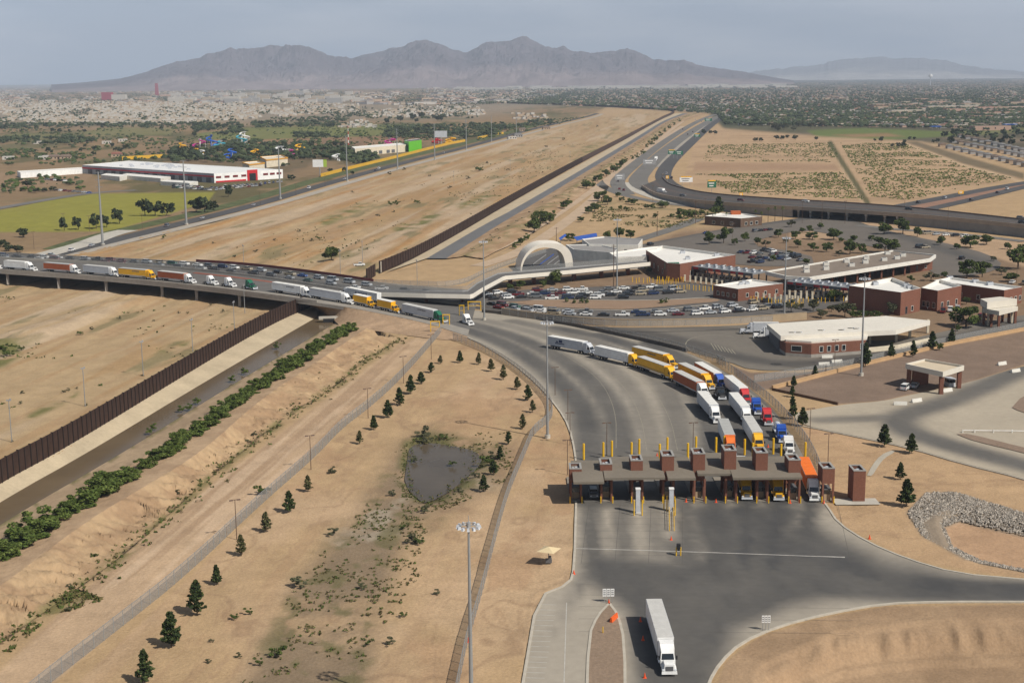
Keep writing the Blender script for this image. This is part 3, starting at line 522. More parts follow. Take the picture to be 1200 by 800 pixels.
# ================================================================== elevated highway on the right
zf = [(690, 0.2), (730, 1), (780, 3.5), (830, 6.5), (880, 8), (1400, 8)]
zf = [(a, b * .80) for a, b in zf]
def zh(px): return float(np.interp(px, [a for a, _ in zf], [b for _, b in zf]))
def hline(pp): return smooth([G(x, y, zh(x)) for x, y in pp], 2)
HF = [(776, 208), (783, 216), (800, 221), (828, 227), (900, 233), (1000, 238.5), (1060, 243), (1100, 247), (1200, 258), (1340, 275)]
HN = [(752, 218), (768, 228), (800, 233.5), (830, 237), (900, 241.5), (1000, 247.5), (1040, 250), (1100, 254.5), (1200, 264.5), (1340, 281)]
hw = thing('elevated_highway', 'elevated brown highway deck with long grey retaining wall', 'highway', (0, 0, 0))
hf, hn = resample(hline(HF), 120), resample(hline(HN), 120)
def rib2(a, b, dz=0): 
    q = MB(); k = len(a); q.add([(p.x, p.y, p.z + dz) for p in a] + [(p.x, p.y, p.z + dz) for p in b], [(k + i, k + i + 1, i + 1, i) for i in range(k - 1)]); return q
part(hw, 'deck', rib2(hf, hn), [ASPHB])
for u0, u1 in ((.06, .36), (.52, .84)): part(hw, 'lane', rib2([a.lerp(b, u0) for a, b in zip(hf, hn)], [a.lerp(b, u1) for a, b in zip(hf, hn)], .02), [mat('dark lane asphalt', (.075, .068, .062), .85, .2, .15)])
part(hw, 'parapet', MB().wall(hf, .4, .9), mat('brown parapet', (.20, .15, .12), .9, .2, .15)); part(hw, 'parapet', MB().wall([p - Vector((0, .3, 1.4)) for p in hn], .5, 2.3), mat('tan parapet', (.36, .29, .22), .9, .2, .15))
WALLG = mat('grey block retaining wall', (.26, .245, .22), .9, .25, .14, n2=(.06, .2))
for lo, hi in ((-1, 932), (1056, 3000)):
    s = [p for p in hn if lo < PX(p)[0] < hi]; q = MB(); q.wall([Vector((p.x, p.y, 0)) for p in s], .4, [max(p.z - 1.3, .02) for p in s]); part(hw, 'retaining_wall', q, WALLG)
for px in (934, 952, 972, 992, 1012, 1034, 1054):
    i = min(range(120), key=lambda k: abs(PX(hn[k])[0] - px)); a, b = hn[i], hf[i]; d = Vector((b.x - a.x, b.y - a.y, 0)); w = d.length; rz = math.atan2(d.y, d.x); c = (a + b) / 2
    q = MB(); q.box((c.x, c.y, c.z - 2.0), (w, 1.6, 1.2), 0, rz); pr = part(hw, 'pier', q, BCONC)
    for k in (.05, .5, .95): e = a + (b - a) * k; q = MB().cyl((e.x, e.y, 0), (e.x, e.y, c.z - 2.55), .65, n=8); o = q.build('column', BCONC); o.parent = pr
q = MB(); s = [p for p in hn if 925 < PX(p)[0] < 1062]; s2 = [p for p in hf if 925 < PX(p)[0] < 1062]
q = rib2(s2, s2 if len(s2) != len(s) else s, -1.3); part(hw, 'deck_soffit', q, BCONC)
loft('highway_fill', [hf[:], [Vector((p.x + 2, p.y + 26, -.1)) for p in hf]], EARTHS, 80, 2, .2, bankcol((.40, .28, .18), (.33, .22, .14), lambda t: t * 0))
for nm, pp, w, m, z in (('highway', [(735, 228), (722, 216), (727, 207), (745, 192), (770, 172), (800, 152), (820, 141), (838, 134), (850, 132)], 13, ASPHL, .16), ('highway', [(790, 231), (757, 222), (746, 213), (752, 203), (775, 180), (800, 161), (822, 147), (842, 136), (856, 133)], 17, ASPHL, .16),
                    ('highway', [(800, 224), (780, 214), (776, 205), (783, 192), (800, 176), (822, 156), (838, 143), (850, 136), (860, 133.5)], 15, ASPH, .17), ('highway_shoulder', [(768, 196), (785, 180), (806, 162), (826, 147), (845, 136)], lambda t: 22 - 6 * t, mat('pale highway concrete', (.32, .285, .235), .9, .1, .12), .13),
                    ('frontage_road', [(698, 206), (703, 217), (722, 226), (745, 232), (775, 238), (830, 244), (860, 249), (930, 254)], 9, ASPHL, .12), ('highway_shoulder', [(731, 214), (740, 221), (770, 233), (800, 240), (832, 243)], lambda t: 14 - 10 * t, CONC, .14),
                    ('highway', [(1055, 241.5), (1110, 231), (1160, 221), (1200, 214.5), (1340, 192)], 13, ASPH, .16), ('highway', [(1085, 246), (1140, 234), (1200, 219), (1340, 190)], 11, ASPH, .18), ('median_strip', [(1070, 243.5), (1120, 233.5), (1200, 217), (1340, 191)], lambda t: 19 - 8 * t, mat('reddish median earth', (.26, .15, .10), .95, .1, .2), .12),
                    ('city_highway', [(860, 133.5), (835, 130.5), (800, 129), (740, 127.3)], 26, ASPHL, .4), ('access_road', [(1200, 283), (1150, 277), (1100, 272), (1050, 269), (1005, 264)], 8, ASPHL, .13), ('dirt_path', [(560, 312), (600, 300), (640, 278), (690, 240), (706, 222), (716, 205), (742, 186), (775, 165), (800, 148)], 9, mat('packed pale earth', (.44, .325, .22), .95, .1, .15), .12), ('dirt_path', [(560, 300), (600, 283), (660, 246), (720, 205), (770, 165), (800, 142)], 8, mat('packed pale earth', (.44, .325, .22)), .11), ('dirt_path', [(745, 282), (790, 268), (820, 256)], 9, ASPHL, .12)):
    ribbon(nm, line(pp), w, m, dz=z)
# ================================================================== buildings
def uv2(a): return Vector((a.x, a.y, 0))
def building(name, label, cat, pp, h, wallm, roofm, par=.8, th=.4, coping=None, z0=-.4, group=None, foot=None):
    pts = [G(x, y, h) for x, y in pp]; c = sum(pts, Vector()) / len(pts); t = thing(name, label, cat, (c.x, c.y, 0), 0, group)
    poly = [(p.x, p.y) for p in pts]; a = sum(poly[i][0] * poly[(i + 1) % len(poly)][1] - poly[(i + 1) % len(poly)][0] * poly[i][1] for i in range(len(poly)))
    if a < 0: pts = pts[::-1]; poly = poly[::-1]
    n = len(pts); q = MB(); r = MB()
    inn = []
    for i in range(n):
        p, a_, b_ = pts[i], pts[i - 1], pts[(i + 1) % n]; d1 = uv2(p - a_).normalized(); d2 = uv2(b_ - p).normalized(); n1, n2 = Vector((-d1.y, d1.x, 0)), Vector((-d2.y, d2.x, 0)); m = (n1 + n2).normalized(); inn.append(p + m * th / max(m.dot(n1), .3))
    vs = [(p.x, p.y, z0) for p in pts] + [(p.x, p.y, h) for p in pts] + [(p.x, p.y, h) for p in inn] + [(p.x, p.y, h - par - .1) for p in inn]
    q.add(vs, [(i, (i + 1) % n, n + (i + 1) % n, n + i) for i in range(n)], 0)
    q.add(vs, [(n + i, n + (i + 1) % n, 2 * n + (i + 1) % n, 2 * n + i) for i in range(n)], 1); q.add(vs, [(2 * n + i, 2 * n + (i + 1) % n, 3 * n + (i + 1) % n, 3 * n + i) for i in range(n)], 1)
    q.build('wall', [wallm, coping or ROOFW], t); r.add([(p.x, p.y, h - par) for p in inn], [tuple(range(n))]); r.build('roof', roofm, t)
    t['_at'] = Vector((c.x, c.y, 0)); return t, pts
WINM = P('offwhite')
def opening(t, a, b, u, w, z, hh, name='window', m=None):    # a pane in a slim frame on the wall from a to b
    d = uv2(b - a); rz = math.atan2(d.y, d.x); L0 = d.length; d.normalize(); o = Vector((d.y, -d.x, 0)); c = uv2(a) + d * (u * L0)
    if (c + o - Vector((0, 0, 0))).length > (c - o).length and False: o = -o
    f = MB()
    for s in (-1, 1): e = c + d * s * (w / 2 + .06); f.box((e.x, e.y, z), (.12, .16, hh + .24), 0, rz); f.box((c.x, c.y, z + s * (hh / 2 + .06)), (w, .16, .12), 0, rz)
    fr = f.build(name, m or WINM, t); p = MB(); p.box((c.x, c.y, z), (w, .08, hh), 0, rz); o = link('pane', p.mesh('pane', GLASS, t.location), fr)
    return fr
def rooftop(t, px, py, h, s=(2.2, 2.2, 1.3), m=None, rz=0, name='rooftop_unit'):
    g = G(px, py, h); q = MB(); q.box((g.x, g.y, h + s[2] / 2), s, 0, rz); q.box((g.x, g.y, h + s[2] + .12), (s[0] * .55, s[1] * .55, .24), 1, rz); return q.build(name, [m or P('silver'), P('dgrey')], t)
PORT = 'port of entry buildings'
# main brick hall
t, p = building('port_hall', 'large white roofed brick hall at the end of the pedestrian ramp', 'building', [(757, 293), (768, 292), (776, 287.5), (862, 298.5), (797, 309), (782, 308)], 8, BRICK, ROOFW, 1.2)
for a in ((800, 297), (840, 300), (806, 304)): rooftop(t, *a, 6.8)
for i in range(len(p)):
    if (p[(i + 1) % 6] - p[i]).length > 20: [opening(t, p[i], p[(i + 1) % 6], u, 1.6, 3, 2) for u in (.2, .4, .6, .8)]
q = MB(); g = G(787, 311, 6); q.box((g.x, g.y - 1, 6), (6.5, 1.2, 3), 0, .05); q.build('sign_board', P('green'), t)
for k, (a, h) in enumerate((((660, 282), 7), ((700, 288), 6))): pass
t, p = building('port_office', 'long flat grey and white office block behind the arch', 'building', [(682, 280), (708, 277), (753, 280), (748, 287), (690, 286)], 6, P('offwhite', 'matte'), mat('grey roof', (.26, .25, .24), .9, .2, .1), .6, group=PORT)
for i in range(5): [opening(t, p[i], p[(i + 1) % 5], u, 1.5, 3, 1.4) for u in (.25, .5, .75)] if (p[(i + 1) % 5] - p[i]).length > 15 else 0
t, p = building('port_office', 'low grey roofed block joined to the white arch', 'building', [(663, 286.5), (700, 286), (724, 291), (720, 296), (672, 292)], 5.5, P('offwhite', 'matte'), mat('grey roof', (.26, .25, .24)), .5, group=PORT)
t, p = building('port_office', 'white flat wing left of the main brick hall', 'building', [(714, 296), (760, 289.5), (776, 288), (757, 300), (722, 301)], 6, P('offwhite', 'matte'), ROOFW, .7, group=PORT)
q = MB()
for a, b, c_, d_ in (((655, 279), (662, 274), (664, 275.5), (657, 281)), ((672, 277.5), (699, 273), (700, 276.5), (676, 281.5))): q.prism([tuple(G(*e, 4.5))[:2] for e in (a, b, c_, d_)], 4.3, 4.5)
tb = thing('shade_canopy', 'bright blue shade roof behind the pedestrian arch', 'canopy', G(676, 284)); q.build('roof', P('blue'), tb)
for a in ((657, 281), (676, 281.5), (699, 277)): g = G(*a, 4.3); MB().cyl((g.x, g.y, 0), (g.x, g.y, 4.3), .12).build('post', P('dgrey'), tb)
# small brick building among the booths
t, p = building('brick_office', 'small brick office with white flat roof between the two rows of car booths', 'building', [(836, 334), (881, 327), (918, 332), (865, 338.5)], 5.2, BRICK, ROOFW, .7, group=PORT)
for a in ((868, 333.5), (872, 331.5), (876, 333)): rooftop(t, *a, 4.5, (1.6, 1.6, 1.1))
for i in range(4):
    for u in (.2, .4, .6, .85): opening(t, p[i], p[(i + 1) % 4], u, 1.2, 2.2, 1.5)
# big brick building right of the booths
t, p = building('brick_block', 'big windowless brick block with white parapet roof, front corner to the camera', 'building', [(995, 334.5), (1045.5, 325), (1079, 337.5), (1056, 342.5)], 9, BRICK, ROOFW, 1.4, group=PORT)
for a in ((1062, 336), (1066, 338), (1026, 334)): rooftop(t, *a, 7.6, (2, 2, 1.4))
for i in range(4):
    if G(1056, 342.5, 9).x - 1 < p[i].x and p[i].y < G(1060, 345).y + 60: opening(t, p[i], p[(i + 1) % 4], .3, 1.2, 1.6, 2.6, 'door', P('dgrey')); opening(t, p[i], p[(i + 1) % 4], .6, 1.4, 1.8, 1.8)
t, p = building('brick_block', 'smaller brick block with white parapet roof joined to the right of the big one', 'building', [(1079.5, 337), (1101, 327), (1127, 334.5), (1099, 340.5)], 8.2, BRICK, ROOFW, 1.3, group=PORT)
for i in range(4):
    for u in (.2, .45, .8): opening(t, p[i], p[(i + 1) % 4], u, 1.4, 2.2, 2)
t, p = building('brick_block', 'long low brick building with white roof at the far right of the port', 'building', [(1094, 328.5), (1114, 324.5), (1198, 336), (1177, 340)], 6.5, BRICK, ROOFW, .9, group=PORT)
for a in ((1143, 331), (1113, 327), (1160, 334)): rooftop(t, *a, 5.6)
for u in (.15, .4, .65, .9): [opening(t, p[i], p[(i + 1) % 4], u, 1.4, 2.2, 1.8) for i in range(4)]
# restaurant by the highway
t, p = building('restaurant', 'small dark restaurant with white roof and brick corner below the highway', 'building', [(826, 253), (845, 249.5), (872, 250), (893, 253.5), (868, 256)], 5.5, P('brown', 'matte'), ROOFW, .7)
for i in range(5): [opening(t, p[i], p[(i + 1) % 5], u, 2, 2, 1.8) for u in (.25, .5, .75)]
q = MB(); g = G(862, 249, 6); q.box((g.x, g.y, 5.8), (6, 4, 2.4), 0); q.build('cupola', P('rust', 'matte'), t)
# ---- long secondary canopy with brown roof
t = thing('inspection_canopy', 'long brown roofed canopy with white fascia and brick end room', 'canopy', G(1000, 318)); hh = 6.3
pl = [G(*a, hh) for a in ((898, 318), (1046, 293.5), (1096, 298.5), (1090, 303), (948, 325), (922, 323.5))]
MB().prism([(a.x, a.y) for a in pl], hh - 1.3, hh - .5).build('roof', ROOFB, t)
q = MB(); q.wall([Vector((a.x, a.y, hh - 1.5)) for a in pl + pl[:1]], .9, 1.6); q.build('fascia', P('offwhite', 'matte'), t)
for a in ((945, 314), (968, 311), (992, 307.5), (1015, 304), (945, 319), (968, 316), (998, 312), (1014, 308.5), (1036, 305.5), (1051, 303.5), (1058, 300.5), (1040, 298)): rooftop(t, *a, hh - .5, (2.4, 2.4, 1.4), P('offwhite'))
for i in range(9):
    for w in (.06, .5):
        a = pl[4].lerp(pl[3], i / 8 * .8); b = pl[0].lerp(pl[1], i / 8 * .8); e = a.lerp(b, w); MB().box((e.x, e.y, 2.4), (.7, .7, 4.8)).build('column', BRICK, t)
q = MB(); e = [G(*a, 5) for a in ((1067, 307.5), (1093, 303.5), (1092, 300), (1060, 303))]; q.prism([(a.x, a.y) for a in e], -.2, 4.7); q.build('brick_room', BRICK, t)
opening(t, e[0], e[1], .3, 1.2, 1.8, 2.4, 'door', P('dgrey')); opening(t, e[0], e[1], .7, 1.4, 2, 1.4)
# ---- two rows of car inspection booths
REDS = mat('red lane signal board', (.35, .015, .02), .5); BOOTHW = P('offwhite')
def booth_row(label, a, b, n, dep):
    hh = 6; A, B = G(*a, hh), G(*b, hh); d = uv2(B - A); L0 = d.length; d.normalize(); o = Vector((-d.y, d.x, 0)); rz = math.atan2(d.y, d.x)
    t = thing('inspection_canopy', label, 'canopy', (A.x, A.y, 0)); c = (A + B) / 2 + o * dep / 2
    MB().box((c.x, c.y, 5.7), (L0, dep, .6), 0, rz).build('roof', mat('grey metal roof', (.21, .22, .23), .7, .3, .15), t); c = (A + B) / 2
    MB().box((c.x, c.y, 5.4), (L0 + .1, .3, 1.2), 0, rz).build('fascia', mat('dark fascia', (.13, .135, .14), .7, .3, .12), t)
    for i in range(n + 1):
        for w in (.5, dep - .5): e = A + d * (L0 * i / n * .98 + .3) + o * w; MB().box((e.x, e.y, 2.6), (.45, .45, 5.2), 0, rz).build('column', P('dgrey'), t)
    for i in range(n):
        e = A + d * (L0 * (i + .5) / n)
        if i % 3 != 2: MB().box((e.x - o.x * .24, e.y - o.y * .24, 5.4), (2.6, .12, .85), 0, rz).build('signal_board', REDS, t)
        for w in (.3, .75): f = e + o * dep * w; q = MB(); q.box((f.x, f.y, 6.3), (1.5, 1.5, .7), 0, rz); q.box((f.x, f.y, 6.75), (1, 1, .15), 1, rz); q.build('rooftop_unit', [P('silver'), P('dgrey')], t)
    for i in range(1, n):
        e = A + d * (L0 * i / n) + o * dep * .45; bt_ = thing('inspection_booth', '%s dark booth from the left beside the %s' % (nth(i - 1), label.split(' beside the ')[1]), 'booth', (e.x, e.y, 0), rz, 'car inspection booths')
        MB().box((0, 0, .65), (1.7, 3.2, 1.3)).build('base', BOOTHW, bt_, local=True); MB().box((0, 0, 1.9), (1.6, 3.1, 1.2)).build('window', GLASS, bt_, local=True); MB().box((0, 0, 2.65), (2.0, 3.6, .3)).build('roof', P('silver'), bt_, local=True)
booth_row('grey booth canopy with red lane boards beside the brick hall', (803, 311), (882, 320.5), 9, 11)
booth_row('grey booth canopy with red lane boards beside the big brick block', (921, 329.5), (995, 337.5), 7, 11)
# ---- cream pillars and yellow posts in front of the booths
def mk_bollard(h, r, m, name, label, cat):
    def f():
        o = MB().cyl((0, 0, 0), (0, 0, h), r, r, 8, 0).cyl((0, 0, h), (0, 0, h + .07), r * .8, r * .3, 8, 0).build(name, m); return tag(o, label, cat)
    return Proto(f)
YB = mat('yellow post paint', (.74, .44, .02), .45, .6, .1); CRM = P('cream', 'matte')
BOL = mk_bollard(1.7, .16, YB, 'bollard', 'yellow steel bollard', 'bollard')
PIL = Proto(lambda: tag(MB().box((0, 0, 1.5), (.75, 1.0, 3.0)).box((0, 0, 3.06), (.9, 1.15, .12)).build('scanner_pillar', CRM), 'cream scanner pillar', 'pillar'))
for i, (a, b, n) in enumerate((((790, 328), (846, 337), 10), ((798, 325), (842, 331), 8), ((925, 349), (992, 352), 11), ((888, 352), (935, 356), 8))):
    for k in range(n):
        t_ = k / (n - 1); g = G(a[0] + (b[0] - a[0]) * t_, a[1] + (b[1] - a[1]) * t_); PIL.put(g, 0, 'cream scanner pillar in the lanes before the car booths %s' % ('by the brick hall' if i < 2 else 'by the big brick block'), 'cream scanner pillars of the car lanes %d' % (1 if i < 2 else 2))
for i, (a, b, n) in enumerate((((770, 334), (800, 331), 12), ((790, 340), (838, 341), 14), ((880, 353), (940, 360), 16), ((742, 331), (785, 330), 12), ((930, 356), (990, 354), 12))):
    for k in range(n):
        t_ = (k + random.uniform(-.3, .3)) / (n - 1); g = G(a[0] + (b[0] - a[0]) * t_, a[1] + (b[1] - a[1]) * t_ + random.uniform(-1.2, 1.2)); BOL.put(g, 0, 'slim yellow bollard in the car lanes %s' % ('before the brick hall' if i in (0, 1, 3) else 'before the big brick block'), 'yellow bollards of the car lanes %d' % (1 if i in (0, 1, 3) else 2), (1, 1, 1.3))
# ---- white arch over the pedestrians and the ramp
t = thing('entry_arch', 'broad white arch over the pedestrian crossing', 'arch', G(641, 318)); a, b = G(609.5, 318), G(671, 316); w = uv2(b - a); Lw = w.length; w.normalize(); o = Vector((-w.y, w.x, 0)); q = MB(); N = 28; pr = []
for i in range(N + 1):
    s = i / N; ang = math.pi * s; x = -math.cos(ang); nn = 2.1 if x < 0 else 3.2; hgt = 13.0 * max(1 - abs(x) ** nn, 0) ** (1 / nn); pr.append((a + w * (Lw * (x + 1) / 2), hgt))
def shell(th, dep0, dep1): 
    vs = []
    for g, hgt in pr:
        k = Vector((g.x, g.y, 0)); cx = (a + b) / 2; vv = (k - uv2(cx)) ; thk = .7 + th * .75 * (1 + (vv.dot(w)) / (Lw / 2)); inner = uv2(cx) + vv * (1 - thk / (Lw / 2)); hi = max(hgt - thk * .9, 0)
        for dd in (dep0, dep1): vs += [(k.x + o.x * dd, k.y + o.y * dd, hgt), (inner.x + o.x * dd, inner.y + o.y * dd, hi)]
    return vs
vs = shell(1.9, -1, 13); f = []
for i in range(N): c0, c1 = 4 * i, 4 * i + 4; f += [(c0, c1, c1 + 1, c0 + 1), (c0 + 2, c0 + 3, c1 + 3, c1 + 2), (c0, c0 + 2, c1 + 2, c1), (c0 + 1, c1 + 1, c1 + 3, c0 + 3)]
q.add(vs, f); q.build('arch', mat('warm white plaster', (.72, .67, .58), .85, .2, .08), t)
sheet('crossing_asphalt', [(600, 319), (606, 306), (625, 296), (655, 288), (690, 297), (735, 304), (752, 311), (700, 317), (640, 321)], .06, 3, asph((.10, .095, .09), (.065, .062, .06)), label='dark asphalt lanes under and behind the white arch')
for k in range(4):
    a_, b_ = G(618 + 9 * k, 315 - k * .4), G(640 + 9 * k, 299 - k * .6); tg = thing('lane_rail', '%s grey lane rail from the left under the white arch' % nth(k), 'rail', a_, 0, 'lane rails under the arch'); MB().wall([a_, b_], .1, .5).build('rail', P('blue' if k == 1 else 'grey'), tg)
t = thing('pedestrian_ramp', 'long pedestrian ramp with cream parapet on brick columns', 'ramp', G(640, 330)); dz = 4.6
rl = [G(428, 345.5, 4), G(500, 347.5, dz), G(553, 348.5, dz), G(566, 340, dz), G(591, 326.5, dz), G(680, 318.5, dz), G(762, 310, dz)]; rr = [G(430, 340, 4), G(500, 341.5, dz), G(547, 342, dz), G(560, 332, dz), G(584, 321, dz), G(672, 313.5, dz), G(758, 306, dz)]
rl, rr = resample(rl, 60), resample(rr, 60)
q = rib2(rr, rl, .0); vs = [tuple(p) for p in rl] + [(p.x, p.y, p.z - .9) for p in rl]; q.add(vs, [(60 + i, 60 + i + 1, i + 1, i) for i in range(59)]); part(t, 'walkway', q, mat('grey walkway', (.12, .115, .11), .9, .3, .1))
part(t, 'parapet', MB().wall([p - Vector((0, .1, .5)) for p in rl], .25, 1.7), mat('warm white plaster', (.62, .56, .47))); part(t, 'parapet', MB().wall([p - Vector((0, 0, .5)) for p in rr], .25, 1.0), P('grey', 'matte'))
part(t, 'mesh_cage', MB().wall([p + Vector((0, 0, .5)) for p in rr], .05, 1.9), MESHF)
for px, py in ((587, 335), (622, 335), (683, 332), (711, 329), (739, 325), (502, 360), (540, 361), (470, 357)):
    g = G(px, py); i = min(range(60), key=lambda k: (uv2(rl[k]) - g).length); e = (rl[i] + rr[i]) / 2; e2 = uv2(rr[i] - rl[i]).normalized(); rz = math.atan2(e2.y, e2.x); MB().box((e.x, e.y, 1.6), (3, 1.6, 4.4), 0, rz).box((e.x, e.y, 3.95), (4, 2, .5), 1, rz).build('column', [BRICK, BCONC], t)
# ---- truck dock with the large white roof
t = thing('truck_dock', 'long low brick truck dock under a huge white canopy roof', 'building', G(990, 405)); hh = 6.2
pl = [G(*e, hh) for e in ((898.5, 379.5), (1038, 370), (1090, 375.5), (1050, 386.5), (1000, 389), (915, 393.5))]
MB().prism([(e.x, e.y) for e in pl], hh - 1.6, hh).build('canopy_roof', mat('cream white roof', (.66, .62, .54), .75, .06, .06, n2=(.5, .06)), t)
pl2 = [G(*e, 5) for e in ((911, 391), (921, 398), (951, 400), (1016, 396), (1018, 388), (950, 385))]
MB().prism([(e.x, e.y) for e in pl2], 4.4, 5).build('lower_roof', mat('cream white roof', (.66, .62, .54)), t)
pl3 = [G(*e, 4.4) for e in ((921, 401.5), (951, 403.5), (1015, 399), (1013, 391), (950, 390), (913, 396))]
q = MB(); q.prism([(e.x, e.y) for e in pl3], 1.1, 4.4, 0); q.build('wall', BRICK, t); q = MB(); q.prism([((e.x), (e.y)) for e in pl3], -.2, 1.1, 0); q.build('plinth', BCONC, t)
w0, w1, w2 = pl3[0], pl3[1], pl3[2]
opening(t, w0, w1, .42, 3.2, 2.7, 1.7)
for u in (.18, .32, .46, .59, .93): opening(t, w1, w2, u, 1.2, 2.6, 1.8)
for e in ((1019, 403), (1050, 400.5), (1066, 396), (1087, 390)): g = G(*e); MB().box((g.x, g.y, 2.4), (.8, .8, 4.8)).build('column', P('cream', 'matte'), t)
q = MB(); q.wall([G(1016, 413), G(1052, 409.5), G(1090, 401)], .5, 1.6); q.build('ramp_wall', P('cream', 'matte'), t)
for e in ((927, 393.5), (935, 393.5), (961, 391), (985, 390.5), (996, 388.5), (1002, 389)): g = G(*e, 5); MB().box((g.x, g.y, 5.6), (1.6, 1.4, 1.2)).cyl((g.x + 1.2, g.y, 5), (g.x + 1.2, g.y, 6.4), .3).build('rooftop_unit', P('silver'), t)
q = MB(); e = [G(*k, 4) for k in ((902, 386), (914, 398))]; q.wall([Vector((k.x, k.y, 0)) for k in e], .4, 4.4); q.build('dock_wall', P('dgrey', 'matte'), t)
# ---- exit canopy on four brick columns
t = thing('exit_canopy', 'square cream canopy on brick columns in the brown gravel', 'canopy', G(1096, 452)); hh = 6.8
pl = [G(*e, hh) for e in ((1062, 426), (1084, 420.5), (1129, 428), (1105, 435.5))]; CRF = mat('cream fascia', (.60, .56, .48), .8, .4, .06)
MB().prism([(e.x, e.y) for e in pl], hh - 1.3, hh - .6).build('roof', mat('pale tan roof', (.56, .47, .34), .9, .4, .08), t); MB().wall([Vector((e.x, e.y, hh - 1.5)) for e in pl + pl[:1]], .45, 1.5).build('fascia', CRF, t)
for i, (u, v) in enumerate(((.06, .06), (.94, .06), (.94, .94), (.06, .94))):
    e = pl[0].lerp(pl[1], u).lerp(pl[3].lerp(pl[2], u), v); MB().box((e.x, e.y, 2.6), (1.1, 1.1, 5.3)).build('column', BRICK, t)
e0, e1 = pl[0].lerp(pl[1], .2), pl[1].lerp(pl[2], .12); q = MB(); q.wall([Vector((k.x, k.y, 0)) for k in (pl[0].lerp(pl[2], .12), pl[1].lerp(pl[2], .25).lerp(pl[0], .2))], .4, 5); q.build('brick_wall', BRICK, t)
e = G(1113, 452); bt_ = thing('inspection_booth', 'grey glazed booth under the square cream exit canopy', 'booth', e, .2); MB().box((0, 0, .6), (2, 3, 1.2)).build('base', P('silver'), bt_, local=True); MB().box((0, 0, 1.7), (1.9, 2.9, 1)).build('window', GLASS, bt_, local=True); MB().box((0, 0, 2.3), (2.2, 3.2, .2)).build('roof', P('silver'), bt_, local=True)
# ---- double white canopy at the far right
t = thing('exit_canopy', 'white two level canopy on posts behind the fence at the right', 'canopy', G(1170, 378)); hh = 6.4
pl = [G(*e, hh) for e in ((1151, 361), (1176, 356.5), (1193, 359), (1171, 364.5))]; MB().prism([(e.x, e.y) for e in pl], hh - 1.6, hh).build('roof', CRF, t)
pl2 = [G(*e, 9) for e in ((1149, 350), (1172, 347.5), (1192, 350), (1157, 354))]; MB().prism([(e.x, e.y) for e in pl2], 6.5, 9).build('roof', CRF, t)
for e in pl + [(pl[0] + pl[3]) / 2, (pl[1] + pl[2]) / 2]: c = sum(pl, Vector()) / 4; e = e.lerp(c, .12); MB().box((e.x, e.y, 2.4), (.8, .8, 4.8)).build('column', BRICK, t)
for e in pl2: c = sum(pl2, Vector()) / 4; e = e.lerp(c, .2); MB().box((e.x, e.y, 3.2), (.6, .6, 6.6)).build('column', P('cream', 'matte'), t)
# ================================================================== truck booths
YF = G(820, 588.5).y
def tower(px, hgt, back, label, first=False):
    g = G(px, 588.5); w, dp = 2.6, 4.6; y0 = g.y + back; t = thing('brick_tower', label, 'tower', (g.x, y0, 0), 0, 'brick towers of the truck booths'); lo = 4.2 if not first else 0
    q = MB()
    for sx in (-1, 1): q.box((sx * (w / 2 - .17), dp / 2, (hgt + lo) / 2), (.34, dp, hgt - lo))
    for yy in (.17, dp - .17): q.box((0, yy, (hgt + lo) / 2 - .005), (w - .68, .34, hgt - lo - .01))
    q.build('shaft', BRICK, t, local=True); q = MB()
    for sx in (-1, 1): q.box((sx * (w / 2 - .17), dp / 2, hgt + .09), (.46, dp + .1, .18))
    for yy in (.17, dp - .17): q.box((0, yy, hgt + .085), (w - .8, .46, .17))
    q.build('coping', mat('tower coping', (.30, .29, .27), .8, .5, .1), t, local=True); MB().box((0, dp / 2, hgt - 1.3), (w - .7, dp - .7, .1)).build('roof', P('dgrey', 'matte'), t, local=True)
    MB().cyl((-.5, dp * .4, hgt - 1.3), (-.5, dp * .4, hgt - .1), .3).box((.4, dp * .65, hgt - .8), (.8, .9, .9)).build('roof_vent', P('silver'), t, local=True)
    if not first:
        for sx in (-1, 1):
            for yy in (.2, dp - .2): MB().box((sx * (w / 2 - .2), yy, 2.1), (.4, .4, 4.2)).build('pier', BRICK, t, local=True)
    b = thing('inspection_booth', 'truck booth cabin inside the %s' % label.split(' in the row')[0].split(' at the')[0], 'booth', (g.x, y0 + .0, 0), 0, 'truck inspection booths')
    if not first:
        MB().box((0, dp / 2, .9), (1.5, 3.0, 1.4)).build('base', P('tan', 'matte'), b, local=True); MB().box((0, dp / 2, 2.1), (1.4, 2.9, 1.0)).build('window', GLASS, b, local=True); MB().box((0, dp / 2, 2.7), (1.7, 3.3, .2)).build('roof', P('dgrey'), b, local=True)
    else: bpy.data.objects.remove(b)
    return t
TW = [(675, 7.0, 1.5), (711, 7.9, 2), (747, 8.7, 2), (783.6, 9.7, 2), (820, 10.2, 2), (857, 10.8, 2.5), (893.6, 10.4, 2), (931, 9.1, .9), (970, 7.5, 0)]
for i, (px, h_, bk) in enumerate(TW):
    tower(px, h_, bk, '%s brick tower from the left in the row of truck booths' % nth(i) if i < 8 else 'free standing brick tower at the right end of the truck booths')
    g = G(px, 588.5); q = MB(); q.box((g.x, g.y + 9.5, .12), (2.6, 18, .24)); o = tag(q.build('booth_island', mat('stained island concrete', (.24, .21, .17), .9, .4, .15)), None, None, None, 'structure')
tower(1007, 6.8, .5, 'solid brick tower standing alone beside the truck lanes', True)
g = G(1000, 591); tag(MB().box((g.x + 1, g.y + 2.0, .06), (9.5, 4.2, .1)).build('pad', CONC), None, None, None, 'structure')
RF = mat('brown grey canopy roof', (.18, .155, .122), .85, .25, .1, n2=(1.5, .07))
t = thing('booth_canopy', 'stepped brown grey roof over the truck lanes between the brick towers', 'canopy', (G(820, 588).x, YF, 0))
